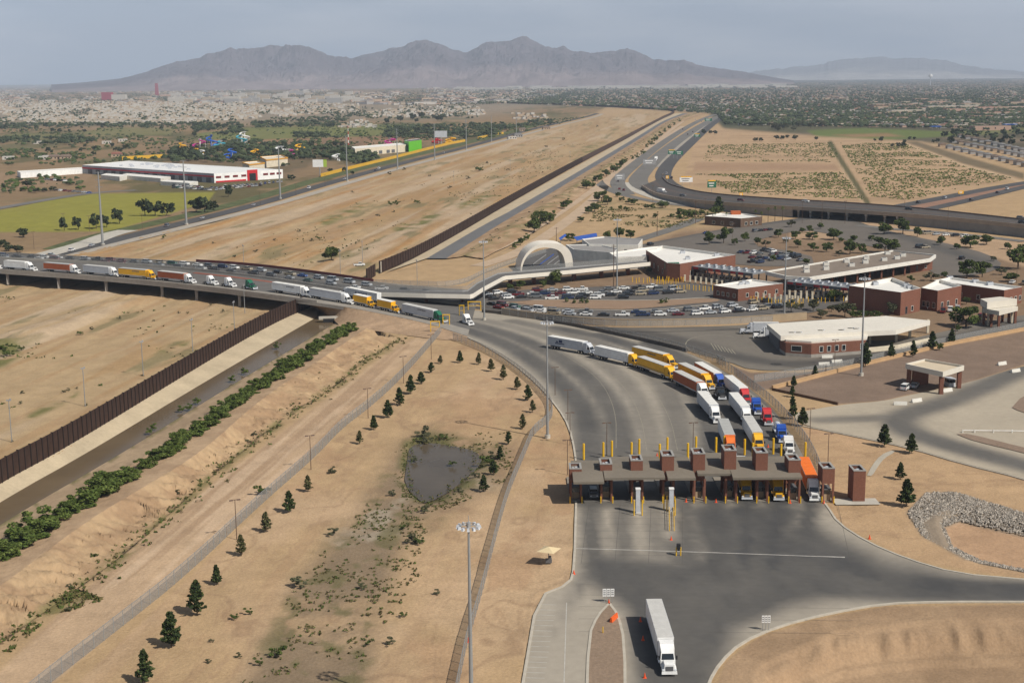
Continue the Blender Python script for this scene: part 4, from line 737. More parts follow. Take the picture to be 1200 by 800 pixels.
for a, b, z, y0 in ((671, 706.5, 6.0, -3.0), (707.5, 778, 6.3, -1.2), (781, 813.5, 6.2, -1.6), (817, 856, 6.6, .2), (856.5, 937.5, 6.3, -2.0)):
    x0, x1 = G(a, 588).x, G(b, 588).x; q = MB(); n = 7; dep = 13.5; vs = []
    for k in range(n):
        s = k / (n - 1); yy = YF + y0 + dep * s; zz = z + .9 * math.sin(math.pi * min(s * 1.3, 1) * .55) - .25
        vs += [(x0, yy, zz), (x1, yy, zz), (x1, yy, zz - .5), (x0, yy, zz - .5)]
    f = []
    for k in range(n - 1): c0 = 4 * k; f += [(c0, c0 + 1, c0 + 5, c0 + 4), (c0 + 3, c0 + 7, c0 + 6, c0 + 2), (c0, c0 + 4, c0 + 7, c0 + 3), (c0 + 1, c0 + 2, c0 + 6, c0 + 5)]
    f += [(0, 3, 2, 1), (4 * n - 4, 4 * n - 3, 4 * n - 2, 4 * n - 1)]; q.add(vs, f); q.build('roof', RF, t)
for i, (px, h_, bk) in enumerate(TW[:8]):
    g = G(px, 588.5)
    for sx in (-1.1, 1.1): MB().box((g.x + sx, g.y + .6, 2.5), (.42, .42, 5)).build('column', BRICK, t)
    for yy in (9.9,): MB().box((g.x, g.y + yy, 2.5), (1.2, .6, 5)).build('column', BRICK, t)
# loose things round the booths
LOWB = mk_bollard(1.5, .13, YB, 'bollard', 'short yellow bollard', 'bollard'); TALLB = mk_bollard(4.0, .27, YB, 'bollard', 'tall yellow steel post', 'bollard')
for i, (px, h_, bk) in enumerate(TW):
    for s in (-7, 7): LOWB.put(G(px + s, 589.5), 0, 'short yellow bollard at the front foot of a truck booth tower', 'short yellow bollards at the booth islands')
TP = [(684, 538.5), (707, 537), (717, 535), (740, 537), (749, 533), (773, 539), (782, 531), (806, 538), (815.5, 530), (839, 531), (848.5, 529.5), (872.5, 533), (882, 537.5), (906, 532), (915, 539), (943.5, 537)]
for i, (x, y) in enumerate(TP): TALLB.put(G(x, y), 0, '%s tall yellow post from the left behind the truck booth roof' % nth(i), 'tall yellow posts behind the truck booths')
def scanner(px, py, h, label):
    g = G(px, py); t = thing('scanner_column', label, 'column', g); MB().box((0, 0, h / 2), (.9, .8, h)).build('column', P('silver'), t, local=True); MB().box((0, 0, h + .15), (1.05, .95, .3)).build('cap', P('white'), t, local=True); MB().box((0, .05, .1), (1.3, 1.3, .2)).build('base', CONC, t, local=True)
scanner(747.5, 601, 5.2, 'grey scanner column standing alone before the third booth tower'); scanner(786.5, 599, 4.9, 'grey scanner column by the yellow ladder rail before the fourth booth tower')
for i, (x, y) in enumerate(((743, 604), (752.5, 604), (778, 597), (781.5, 598.5), (791, 604))): LOWB.put(G(x, y), 0, 'yellow bollard guarding the grey scanner columns', 'yellow bollards by the scanner columns', (1, 1, 2.2))
t = thing('guard_rail', 'yellow ladder shaped guard rail on the pavement before the booths', 'rail', G(786.5, 621)); a, b = G(784.5, 622), G(784, 600)
for s in (0, 1):
    q = MB()
    for k in range(5): e = a.lerp(b, k / 4); q.cyl((e.x + s * .95, e.y, 0), (e.x + s * .95, e.y, 1.2), .08, n=6)
    q.tube([Vector((a.x + s * .95, a.y, 1.15)), Vector((b.x + s * .95, b.y, 1.15))], .07); q.tube([Vector((a.x + s * .95, a.y, .6)), Vector((b.x + s * .95, b.y, .6))], .06); q.build('side_rail', YB, t)
t = thing('camera_post', 'black camera box between two yellow posts on the white line', 'camera', G(795, 651))
MB().box((0, 0, 1.95), (.7, .7, .9)).box((0, -.1, 1.35), (.4, .4, .5)).build('camera_box', P('black', 'matte'), t, local=True)
for s in (-.42, .42): MB().cyl((s, 0, 0), (s, 0, 1.75), .12, n=8).build('post', YB, t, local=True)
def mk_cone():
    t = thing('traffic_cone', 'orange traffic cone', 'cone'); MB().cyl((0, 0, .05), (0, 0, .95), .24, .05, 10).build('body', mat('cone orange', (.75, .09, .02), .5), t); MB().box((0, 0, .03), (.62, .62, .06)).build('base', mat('cone orange', (.75, .09, .02)), t); MB().cyl((0, 0, .45), (0, 0, .65), .155, .107, 10).build('band', P('white'), t); return t
CONE = Proto(mk_cone)
for x, y, l in ((786.5, 632.5, 'orange traffic cone past the end of the yellow ladder rail'), (672.5, 672.5, 'orange traffic cone on the kerb left of the plaza'), (549, 752, 'orange traffic cone beside the chain link fence near the tall mast'), (713.5, 707, 'orange traffic cone at the tip of the gravel island under the sign'), (750.5, 728, 'orange traffic cone behind the parked white truck shadow edge'), (753.5, 750, 'orange traffic cone inside the shadow of the near white truck'), (755.5, 794, 'orange traffic cone beside the cab of the near white truck'), (1019, 631, 'orange traffic cone on the kerb in the sand right of the plaza'), (770, 534, 'orange traffic cone behind the booth canopy'), (900, 524, 'orange traffic cone between queued trucks'), (839, 588.5, 'orange cone in the dark booth lane fifth from the left'), (804, 588, 'orange cone in the dark booth lane fourth from the left'), (926, 589.5, 'orange cone left of the last booth tower'), (937, 589, 'orange cone right of the eighth booth tower'), (965.5, 590, 'orange cone at the foot of the free standing tower')): CONE.put(G(x, y), 0, l, 'orange traffic cones', .9)
t = thing('plastic_barrier', 'orange plastic barrier lying on the gravel island', 'barrier', G(719.5, 727), 1.1); MB().box((0, 0, .5), (2.6, .5, 1), 0, 0, (1, .5)).build('body', mat('barrier orange', (.75, .12, .02), .45), t, local=True)
MB().box((-.8, 0, .05), (.5, .7, .1)).build('foot', P('dgrey'), t, local=True)
tag(MB().cyl((G(706.5, 742).x, G(706.5, 742).y, 0), (G(706.5, 742).x, G(706.5, 742).y, 1.2), .08).build('marker_post', YB), 'thin yellow marker post in the gravel island', 'post')
def board(px, py, w, h, z, n, label, col='white', gap=.08):
    t = thing('road_sign', label, 'sign', G(px, py)); W_ = w / n
    for i in range(n): 
        x = -w / 2 + W_ * (i + .5); o = MB().box((x, 0, z), (W_ - gap, .06, h)).build('panel', P(col), t, local=True)
        q = MB()
        for k in range(3): q.box((x, -.045, z + h * (.28 - .26 * k)), (W_ * .6, .02, h * .10))
        q.build('lettering', P('dgrey' if col == 'white' else 'white'), o); MB().cyl((x, .08, 0), (x, .08, z + h * .4), .05, n=6).build('post', P('grey'), t, local=True)
board(713, 706, 2.1, 1.4, 1.9, 3, 'white three part sign at the tip of the gravel island'); board(897.5, 739, 1.5, 1.25, 2.1, 3, 'three narrow white signs on posts at the kerb of the dirt basin')
t = thing('shade_sail', 'small tan pyramid shade sail on a post in the sand', 'shade', G(643, 660)); g = G(643, 660); cx = Vector((0, 0, 3.4)); c4 = [Vector(v) for v in ((-2.3, -.9, 2.7), (.8, -2.2, 2.7), (2.4, .9, 2.7), (-.7, 2.3, 2.7))]
MB().add(c4 + [cx], [(0, 1, 4), (1, 2, 4), (2, 3, 4), (3, 0, 4)]).build('canopy', mat('tan fabric', (.62, .50, .30), .9), t, local=True); MB().cyl((0, 0, 0), (0, 0, 3.3), .08).build('post', P('grey'), t, local=True); MB().box((0, 0, .6), (1.2, .8, .7)).box((.2, 0, 1.2), (.6, .6, .6)).build('equipment_box', P('dgrey'), t, local=True)
# painted lines on the plaza
def paintlines():
    q = MB(); a = resample(line([(675, 642.5), (800, 646), (990, 653)]), 20); ribbon('', a, .28, None, dz=.062, build=False, mb=q)
    for i in range(16):
        t_ = i / 15; y = 708 + 92 * t_; xl = 628 - 15 * t_; ribbon('', [G(xl + 2, y), G(xl + 24, y + .6)], .13, None, dz=.062, build=False, mb=q)
    ribbon('', resample([G(664, 706), G(661, 800)], 8), .14, None, dz=.062, build=False, mb=q); ribbon('', resample([G(958, 651.5), G(990, 652.5)], 4), .2, None, dz=.062, build=False, mb=q)
    for cx in (757, 800, 742, 776): pass
    for pp in ([(722, 525), (722, 480), (702, 442), (660, 415)], [(758, 528), (752, 490), (735, 455), (700, 427)], [(794, 528), (786, 490), (765, 455), (730, 428)]): ribbon('', resample(line(pp), 40), .14, None, dz=.062, build=False, mb=q, mi=1)
    c = G(846, 406); ring = [Vector((c.x + 12 * math.cos(a_), c.y + 21 * math.sin(a_), 0)) for a_ in np.linspace(0, 6.283, 40)]; ribbon('', ring[6:30], .3, None, dz=.062, build=False, mb=q, mi=1)
    for k in range(7): e = G(833 + 4 * k, 402 + 1.2 * k); f_ = G(838 + 4 * k, 410 + .8 * k); ribbon('', [e, f_], .3, None, dz=.062, build=False, mb=q, mi=1)
    tag(q.build('painted_lines', [PAINTW, mat('faded road paint', (.27, .245, .19), .9, .5, .3)]), None, None, None, 'structure')
paintlines()
def cracks():
    q = MB(); r = random.Random(8)
    for _ in range(0):
        x, y = r.uniform(620, 1000), r.uniform(420, 790); a = r.choice([0, 0, 1.57, 1.2]) + r.uniform(-.25, .25); p = G(x, y); l = [p.copy()]
        for k in range(r.randint(6, 16)): a += r.uniform(-.22, .22); p = p + Vector((math.cos(a), math.sin(a), 0)) * 1.4; l.append(p.copy())
        l = [e for e in l if float(sdist(np.array([PX(e)[0]]), np.array([PX(e)[1]]), PLAZA)[0]) > 4 and not 530 < PX(e)[1] < 592]
        if len(l) > 3: ribbon('', l, r.uniform(.09, .2), None, dz=.058, build=False, mb=q)
    l0 = [wl_ for wl_ in range(8)]
    for k in range(14): y = 600 + k * 6.2 + k * k * .35; ribbon('', resample([G(678, y), G(min(1000, 965 + k * 3.2), y + 2)], 30), .07, None, dz=.056, build=False, mb=q, mi=1)
    for k in range(9): x = 690 + 36.5 * k; ribbon('', resample([G(x, 592), G(x + (k - 3) * 3, 660)], 12), .07, None, dz=.056, build=False, mb=q, mi=1)
    for k in range(12): y = 420 + k * 9; ribbon('', resample([G(max(600, 600 + (y - 425) * 1.2 if y < 480 else 672), y), G(min(800 + (y - 420) * 1.0, 900), y + 4)], 20), .07, None, dz=.056, build=False, mb=q, mi=1)
    tag(q.build('pavement_seams', [mat('crack seal tar', (.045, .043, .042), .6, 1, .2), mat('slab joint', (.085, .08, .073), .9)]), None, None, None, 'structure')
cracks()
# kerbs
KERB = mat('kerb concrete', (.44, .40, .33), .9, .6, .15)
def kerb(pp, h=.18, w=.45, m=KERB, name='kerb', label=None): return tag(MB().wall([p - Vector((0, 0, .1)) for p in line(pp, 0, 1)], w, h + .1).build(name, m), label, None, None, 'structure')
kerb(PLAZA[22:32]); kerb(PLAZA[14:22]); kerb(PLAZA[33:] ); kerb([(714, 707), (724, 720), (732, 752), (733, 860)]); kerb([(714, 707), (700, 722), (690, 745), (686, 860)])
kerb([(1330, 601), (1200, 561), (1130, 544), (1070, 526), (1000, 511), (935, 498)], .12)
kerb([(590, 355), (640, 350.5), (760, 352.5), (832, 348.5)], .15); kerb([(590, 355), (640, 361), (690, 363), (760, 364), (830, 357)], .15)
RETW = mat('tan retaining wall', (.37, .28, .18), .9, .3, .14)
def wallthing(name, label, cat, pp, th, h, m, top=None):
    t = thing(name, label, cat, G(*pp[len(pp) // 2])); MB().wall([p - Vector((0, 0, .2)) for p in line(pp)], th, h + .2).build('wall', m, t); MB().wall([p + Vector((0, 0, h)) for p in line(pp)], th + .12, .12).build('coping', top or m, t); return t
wallthing('retaining_wall', 'tan retaining wall below the passenger car queue', 'wall', [(588, 368.5), (640, 376), (700, 381.5), (760, 383), (850, 380.5), (905, 377), (945, 374)], .5, 2.6, RETW)
wallthing('low_wall', 'low tan wall edging the brown gravel terrace', 'wall', [(905, 456), (960, 441.5), (1010, 428.5), (1060, 416.5), (1110, 404.5), (1200, 387), (1330, 362)], .6, 1.0, mat('orange tan wall', (.46, .30, .16), .9, .3, .12))
wallthing('low_wall', 'low dark wall along the lower edge of the gravel terrace', 'wall', [(905, 457), (950, 467), (982, 474)], .4, .6, P('brown', 'matte'))
wallthing('lane_barrier', 'long dark concrete barrier between the truck plaza and the inspection yard', 'barrier', [(565, 366), (600, 369.5), (640, 376), (700, 388), (760, 401), (805, 412)], .6, 1.1, mat('dark stained concrete', (.12, .105, .09), .9, .3, .2))
JB = Proto(lambda: tag(MB().box((0, 0, .2), (3.6, .8, .4)).box((0, 0, .7), (3.6, .5, .7), 0, 0, (1, .55)).build('jersey_barrier', P('offwhite', 'matte')), 'white concrete jersey barrier', 'barrier'))
for x, y, rz, l in ((969, 419.5, .1, 'beside the yard road below the dock windows'), (965.5, 428, .15, 'at the yard road edge, left one of two'), (980.5, 425, .2, 'at the yard road edge, right one of two'), (1032, 411, .25, 'before the ramp wall of the dock'), (1082, 408, .3, 'beside the pines along the gravel wall'), (1074, 471, .5, 'on the pale apron below the square canopy'), (1055, 474.5, -.1, 'at the corner of the pale apron by the gravel'), (1110, 459, .5, 'beside the booth under the square canopy'), (1174, 427.5, .5, 'on the pale lot edge at the right'), (1190, 436, .5, 'in the tyre tracks at the right')): JB.put(G(x, y), rz, 'white jersey barrier ' + l, 'white jersey barriers')
BAR = [(1142, 507), (1165, 507), (1186, 507)]
t = thing('guard_rail', 'low white rail on posts in the pale lot at the right', 'rail', G(1170, 508)); a, b = G(1128, 506.5), G(1215, 507.5); MB().tube([a + Vector((0, 0, .6)), b + Vector((0, 0, .6))], .09).build('rail', P('white'), t)
for x in (1128, 1142, 1164, 1186, 1205): g = G(x, 507); MB().box((g.x, g.y, .4), (.3, .3, .8)).build('post', P('offwhite'), t)
sheet('traffic_island', [(1186, 478), (1200, 462), (1330, 440), (1330, 500), (1200, 485)], .2, 3, asph((.24, .175, .13), (.2, .15, .11)), EARTH); sheet('traffic_island', [(1121, 509), (1133, 508), (1200, 525), (1330, 556), (1330, 566), (1200, 531), (1140, 517)], .2, 3, asph((.24, .175, .13), (.2, .15, .11)), EARTH)
sheet('footpath', [(1016, 557), (1022, 545), (1032, 533), (1046, 527), (1050, 529), (1036, 537), (1028, 548), (1022, 558)], .07, 1, asph((.40, .36, .29), (.36, .32, .26)))
# ================================================================== vehicles
CACHE = {}
def cpart(key, name, make, mats, parent, rx=None):
    if key not in CACHE: CACHE[key] = make().mesh(name, mats)
    return link(name, CACHE[key], parent)
WR = .52
def wheel_mesh(w): return MB().cyl((0, -w / 2, 0), (0, w / 2, 0), WR, WR, 14)
def rim_mesh(w): return MB().cyl((0, -w / 2 - .012, 0), (0, w / 2 + .012, 0), .29, .29, 10)
def wheel(t, x, y, w, k):
    o = cpart(('wheel', k), 'wheel', lambda: wheel_mesh(w), TYRE, t); o.location = (x, y, WR); r = cpart(('rim', k), 'rim', lambda: rim_mesh(w), CHROME, o)
def tractor(t, col, sleeper=True, dark=False, fair=True):
    m = P(col); e = -5.0 if sleeper else -3.6
    cpart(('frame', sleeper), 'frame', lambda: MB().box(((-7.3 - .5) / 2, 0, .85), (6.8, .9, .3)).box((-6.3, 0, 1.1), (1.5, .8, .12)), P('dgrey'), t)
    h = cpart(('hood', col), 'hood', lambda: MB().box((-1.05, 0, 1.33), (1.95, 1.75, .95), 0, 0, (.97, .82), (-.05, 0)).box((-1.15, 0, 1.05), (1.5, 2.32, .5), 0, 0, (.72, .94)), m, t)
    cpart('grille', 'grille', lambda: MB().box((-.04, 0, 1.22), (.06, 1.15, .72)), P('dgrey'), h)
    cpart(('bumper', col), 'bumper', lambda: MB().box((-.02, 0, .6), (.32, 2.4, .42), 0, 0, (.7, .97)), P('silver') if col not in ('white',) else m, t)
    for s in (-1, 1): o = cpart('headlight', 'headlight', lambda: MB().box((-.1, 0, 1.02), (.2, .36, .24)), LENS, t); o.location.y = s * .92
    cab = cpart(('cab', col), 'cab', lambda: MB().box((-2.75, 0, 1.3), (1.65, 2.3, .9)).box((-2.85, 0, 2.25), (1.45, 2.26, 1.0), 0, 0, (.72, .9), (-.2, 0)), m, t)
    cpart('windshield', 'windshield', lambda: MB().add([(-2.10, -.98, 1.80), (-2.10, .98, 1.80), (-2.47, .88, 2.64), (-2.47, -.88, 2.64)], [(0, 1, 2, 3)]), GLASS, cab)
    for s in (-1, 1):
        cpart(('side_window', s), 'side_window', lambda: MB().add([(-2.35, s * 1.145, 1.82), (-3.4, s * 1.145, 1.82), (-3.4, s * 1.05, 2.58), (-2.6, s * 1.05, 2.58)], [(0, 1, 2, 3)]), GLASS, cab)
        cpart(('mirror', s), 'mirror', lambda: MB().box((-2.2, s * 1.36, 2.1), (.16, .24, .62)), P('black'), cab)
    if sleeper: cpart(('sleeper', col), 'sleeper', lambda: MB().box((-4.3, 0, 1.95), (1.5, 2.4, 2.1)).box((-4.25, 0, 3.42), (1.6, 2.36, .85), 0, 0, (.88, .92), (-.08, 0)) if fair else MB().box((-4.3, 0, 1.95), (1.5, 2.4, 2.1)), m, t)
    if fair: cpart(('fairing', col, sleeper), 'roof_fairing', lambda: MB().add([(-2.55, -.95, 2.76), (-2.55, .95, 2.76), (-3.75, 1.1, 3.86), (-3.75, -1.1, 3.86), (-3.75, -1.1, 2.76), (-3.75, 1.1, 2.76)], [(0, 1, 2, 3), (0, 3, 4), (1, 5, 2), (0, 4, 5, 1), (3, 2, 5, 4)]), m, t)
    for s in (-1, 1):
        o = cpart('fuel_tank', 'fuel_tank', lambda: MB().cyl((-4.6, 0, .78), (-3.0, 0, .78), .33, n=10), CHROME, t); o.location.y = s * 1.0
        o = cpart(('exhaust', e), 'exhaust_stack', lambda: MB().cyl((e - .25, 0, 1.0), (e - .25, 0, 3.7), .09, n=6), CHROME, t); o.location.y = s * .95
        wheel(t, -1.2, s * 1.02, .32, 1)
        for x in (-5.75, -7.0): wheel(t, x, s * .95, .58, 2)
def trailer(t, side, roof, length=16.1, front=None, logo=None, dark_lower=False, x0=-5.25, white_nose=False, chassis=False):
    z0, z1, w = 1.15, 4.08, 2.6; ms = P(side) if not chassis else mat('container ' + side, PAL[side], .6, 1.2, .14); mr = mat('trailer roof ' + roof, {'white': (.70, .69, .65), 'grey': (.40, .40, .38), 'silver': (.52, .51, .48)}.get(roof, PAL.get(roof)), .6, .6, .10, n2=(3, .06))
    b = cpart(('body', side, roof, length, front, chassis), 'trailer_body', lambda: body(length, x0, w, z0, z1, chassis), [ms, mr, P(front) if front else ms, P('silver')], t)
    cpart(('rear_door', side, length), 'rear_door', lambda: MB().box((x0 - length - .01, -.64, 2.6), (.05, 1.22, 2.75)).box((x0 - length - .01, .64, 2.6), (.05, 1.22, 2.75)), P(side), b)
    cpart(('tframe', length), 'trailer_frame', lambda: MB().box((x0 - length / 2, 0, 1.02), (length - .6, 1.1, .22)).box((x0 - length + .1, 0, .6), (.12, 2.2, .12)).box((x0 - length + 2.6, 0, .8), (3.2, 1.9, .24)), P('dgrey'), t)
    cpart(('gear', length), 'landing_gear', lambda: MB().box((x0 - 2.6, .8, .6), (.16, .16, .95)).box((x0 - 2.6, -.8, .6), (.16, .16, .95)).box((x0 - 2.6, 0, .7), (.1, 1.6, .1)), P('dgrey'), t)
    for s in (-1, 1):
        for x in (2.1, 3.35) if length > 10 else (1.6,): wheel(t, x0 - length + x, s * .95, .58, 2)
        o = cpart('tail_light', 'tail_light', lambda: MB().box((0, 0, 1.0), (.06, .4, .12)), P('red'), t); o.location = (x0 - length, s * 1.0, 0)
    if logo: cpart(('logo', logo, length), 'logo', lambda: logo_mesh(logo, x0, length), [P('navy' if logo != 'dark' else 'dgrey'), P('red')], b)
def body(length, x0, w, z0, z1, chassis):
    q = MB(); xc = x0 - length / 2; q.box((xc, 0, (z0 + z1) / 2), (length, w, z1 - z0 - .02), 0)
    q.box((xc, 0, z1 + .01), (length - .02, w - .02, .05), 1); q.box((x0 + .02, 0, (z0 + z1) / 2), (.05, w - .1, z1 - z0 - .1), 2)
    for s in (-1, 1):
        q.box((xc, s * (w / 2 + .012), z0 + .12), (length, .05, .22), 3); q.box((xc, s * (w / 2 + .012), z1 - .07), (length, .05, .13), 3)
        n = int(length / (.55 if chassis else 1.22))
        for i in range(n + 1): q.box((x0 - length * i / n, s * (w / 2 + .005), (z0 + z1) / 2), (.16 if chassis else .06, .04 if chassis else .025, z1 - z0 - .36), 0)
    for i in range(int(length / 2.4)): q.box((x0 - 1.2 - 2.4 * i, 0, z1 + .04), (.06, w - .1, .04), 1)
    return q
def logo_mesh(kind, x0, L_):
    q = MB(); 
    for s in (-1, 1):
        y = s * 1.325
        if kind == 'blue': q.box((x0 - L_ * .62, y, 3.0), (1.5, .03, .9)); q.box((x0 - L_ * .62 - .4, y, 2.2), (4.2, .03, .32)); q.box((x0 - L_ * .62 - 1.6, y, 2.75), (1, .03, .4))
        elif kind == 'word':
            for k in range(9): q.box((x0 - L_ * .3 - k * .72, y, 2.85), (.52 - .1 * (k % 3 == 1), .03, .75 - .2 * (k % 2)))
        elif kind == 'stripe': q.box((x0 - L_ * .5, y, 1.75), (L_ * .96, .03, .14))
        elif kind == 'dark':
            for k in range(7): q.box((x0 - L_ * .25 - k * .6, y, 3.2), (.42, .03, .5 - .12 * (k % 2)))
    return q
def truck(label, a, b, cab=None, tr=None, z=0, group='trucks queuing at the crossing', fair=True, sleeper=True, name=None, lead=0, fz=None):
    """a: pixel of the tail, b: pixel of the front bumper, both on the road"""
    za, zb_ = (fz(a[0]), fz(b[0])) if fz else (z, z); pa, pb = G(*a, za), G(*b, zb_); d = pb - pa; t = thing(name or ('semi_truck' if tr else 'truck_tractor'), label, 'truck', pb + Vector((0, 0, .05)), math.atan2(d.y, d.x), group)
    t.rotation_euler = (0, -math.atan2(d.z, math.hypot(d.x, d.y)), math.atan2(d.y, d.x))
    if cab: tractor(t, cab, sleeper, False, fair)
    if tr: trailer(t, **tr)
    return t
def TR(side, roof='white', **k): return dict(side=side, roof=roof, **k)
BZ = lambda px: zb(px) + .02
bg_ = 'trucks crossing the bridge'
truck('white tractor just entering the picture on the bridge at the left edge', (-60, 313), (2.5, 315.5), 'white', TR('silver'), fz=BZ, group=bg_)
truck('white truck with silver white trailer, leftmost whole truck on the bridge', (-2, 314.5), (42, 318), 'white', TR('white', length=13.5), fz=BZ, group=bg_)
truck('white tractor towing a rust orange container at the left end of the bridge', (46, 317), (94, 321), 'white', TR('rust', 'grey', chassis=True), fz=BZ, group=bg_)
truck('white truck with plain silver trailer between the orange and the yellow ones on the bridge', (92, 320), (140, 324.5), 'white', TR('silver', 'silver'), fz=BZ, group=bg_)
truck('all yellow truck and trailer on the bridge', (138, 324), (184, 328), 'yellow', TR('yellow', 'grey', logo='dark'), fz=BZ, group=bg_)
truck('white tractor towing a brown orange container behind the bobtails on the bridge', (183, 327.5), (228, 332.5), 'white', TR('rust', 'silver', chassis=True), fz=BZ, group=bg_)
truck('white bobtail tractor without trailer on the bridge, the one farther left', (238, 332.6), (254, 334.6), 'white', None, fz=BZ, group=bg_)
truck('white bobtail tractor with blue fender on the bridge, right behind the green one', (259.5, 334.8), (275, 337), 'white', None, fz=BZ, group=bg_)
truck('dark green bobtail tractor on the bridge', (284, 337.5), (299.5, 339.8), 'green', None, fz=BZ, group=bg_)
truck('white truck and trailer passing the top of the border fence on the bridge', (316, 341), (366, 349), 'white', TR('white', 'white', logo='dark'), fz=BZ, group=bg_)
truck('white tractor with silver trailer leaving the bridge behind the small yellow trucks', (367, 349), (414, 357), 'white', TR('silver', 'silver'), fz=BZ, group=bg_)
truck('white trailer with dark lettering heading the other way beside the bridge median', (447, 356), (398, 346), 'white', TR('white', 'white', logo='word'), fz=BZ, group='trucks heading south on the bridge')
for i, (a, b) in enumerate((((412, 355.5), (440.5, 361.5)), ((439, 361), (469, 367.5)))): truck(('first' if i else 'second') + ' small yellow box truck in line on the bridge ramp', a, b, 'yellow', TR('yellow', 'white', length=7.2, x0=-3.7), fz=BZ, group=bg_, fair=False, sleeper=False, name='box_truck')
truck('green tractor with plain white trailer at the yellow gate frame', (470, 367), (522, 378.5), 'green', TR('silver', 'silver', logo='dark'), fz=BZ, group=bg_)
truck('white bobtail tractor past the yellow gate frame', (533, 375.8), (552.5, 382), 'white', None, z=.05)
# plaza
pq = 'trucks queuing for the inspection booths'
truck('silver tractor with white trailer and blue logo, last of the plaza queue', (650, 408), (699.5, 417), 'silver', TR('silver', 'white', logo='blue'), z=.05, group=pq)
truck('yellow tractor with long plain white trailer in the plaza queue', (702, 419.5), (752, 431.5), 'yellow', TR('white', 'white'), z=.05, group=pq)
truck('yellow truck with yellow trailer in the far file of the plaza queue', (745, 420), (793, 433), 'yellow', TR('yellow', 'silver', logo='dark'), z=.05, group=pq)
truck('yellow truck with yellow trailer in the near file of the plaza queue', (749, 431.5), (793.5, 447.5), 'yellow', TR('yellow', 'silver', logo='stripe'), z=.05, group=pq)
truck('yellow truck with solid yellow trailer in the middle of the plaza queue', (790, 436), (835, 457.5), 'yellow', TR('yellow', 'silver'), z=.05, group=pq)
truck('white tractor towing a brown orange container in the near file', (791, 448.5), (829.5, 468), 'white', TR('rust', 'silver', chassis=True), z=.05, group=pq)
truck('white tractor and white trailer in the near file behind the orange fronted trailer', (816.5, 468.5), (841, 497), 'white', TR('silver', 'white'), z=.05, group=pq)
truck('grey roofed trailer with orange front cab next in line at the booths', (842.5, 497), (857.5, 535), 'orange', TR('white', 'grey', front='orange'), z=.05, group=pq)
truck('blue tractor with rusty white trailer in the far file', (809, 434), (848.5, 457), 'blue', TR('rust', 'white', front='white'), z=.05, group=pq)
truck('black bobtail tractor with yellow roof between the yellow and blue trucks', (837, 457.5), (846.5, 469.5), 'black', None, z=.05, group=pq, fair=False)
truck('red tractor with long white trailer in the far file', (847.5, 451), (877, 475.5), 'red', TR('white', 'white'), z=.05, group=pq)
truck('white tractor and white trailer nose to tail with the grey trailer in the second file', (854, 470), (877.5, 499), 'white', TR('silver', 'white'), z=.05, group=pq)
truck('yellow tractor with light grey trailer second to the booths', (871, 497.5), (891, 531), 'yellow', TR('silver', 'silver'), z=.05, group=pq)
truck('blue bobtail tractor between the red ones at the plaza fence', (880, 475), (889, 487), 'blue', None, z=.05, group=pq, fair=False)
truck('red bobtail tractor without trailer at the plaza fence', (892, 485), (901, 499.5), 'red', None, z=.05, group=pq)
t = truck('blue tractor with flat bed and grey drum at the plaza fence', (905, 497), (918, 520), 'blue', None, z=.05, group=pq, fair=False)
MB().box((-9, 0, 1.3), (6, 2.4, .3)).cyl((-11.5, 0, 2.1), (-8.5, 0, 2.1), .8, n=10).build('flat_bed', P('silver'), t, local=True); [wheel(t, -10.8, s * .95, .58, 2) for s in (-1, 1)]
truck('white bobtail tractor nearest the booths along the plaza fence', (919, 519), (926, 534.5), 'white', None, z=.05, group=pq, fair=False)
truck('white tractor with bright orange trailer leaving the rightmost booth lane', (936, 545), (955, 588.5), 'white', TR('orange', 'orange'), z=.05, group=pq)
truck('yellow truck in the dark seventh booth lane', (862, 540), (875.5, 587), 'yellow', TR('yellow', 'silver'), z=.05, group=pq); truck('yellow truck in the dark eighth booth lane', (898, 540), (913, 588), 'yellow', TR('yellow', 'silver'), z=.05, group=pq)
truck('white tractor with long grey white trailer alone in the foreground below the booths', (767.2, 733), (784.5, 792.5), 'white', TR('white', 'silver', logo=None), z=.05, group='single trucks')
truck('silver white truck backed into the dock, the farther of two', (898, 391), (867, 391), 'silver', TR('silver', 'silver', length=9, x0=-4.6), z=.05, group='trucks at the dock'); truck('short white truck backed into the dock, the nearer of two', (912, 396.5), (882.5, 396.5), 'white', TR('silver', 'white', length=8, x0=-4.2), z=.05, group='trucks at the dock', fair=False)
# yellow gate frames on the ramp
def gate(px, py, label, w=3.2, h=4.2):
    t = thing('height_gate', label, 'gate', G(px, py)); YG = mat('yellow post paint', (.74, .44, .02))
    for s in (-1, 1): MB().cyl((s * w / 2, 0, 0), (s * w / 2, 0, h), .16, n=6).build('post', YG, t, local=True)
    MB().box((0, 0, h), (w + .4, .3, .3)).box((0, 0, h * .55), (w, .14, .14)).build('crossbar', YG, t, local=True)
gate(510, 390, 'yellow pipe gate frame at the kerb below the green truck'); gate(523, 383, 'yellow gate arm frame beside the nose of the green truck', 2.4, 4.6); gate(556, 364, 'yellow pipe gate frame behind the white bobtail', 5, 3.6); gate(541, 371, 'slim yellow frame beside the white bobtail', 1.8, 4.4)
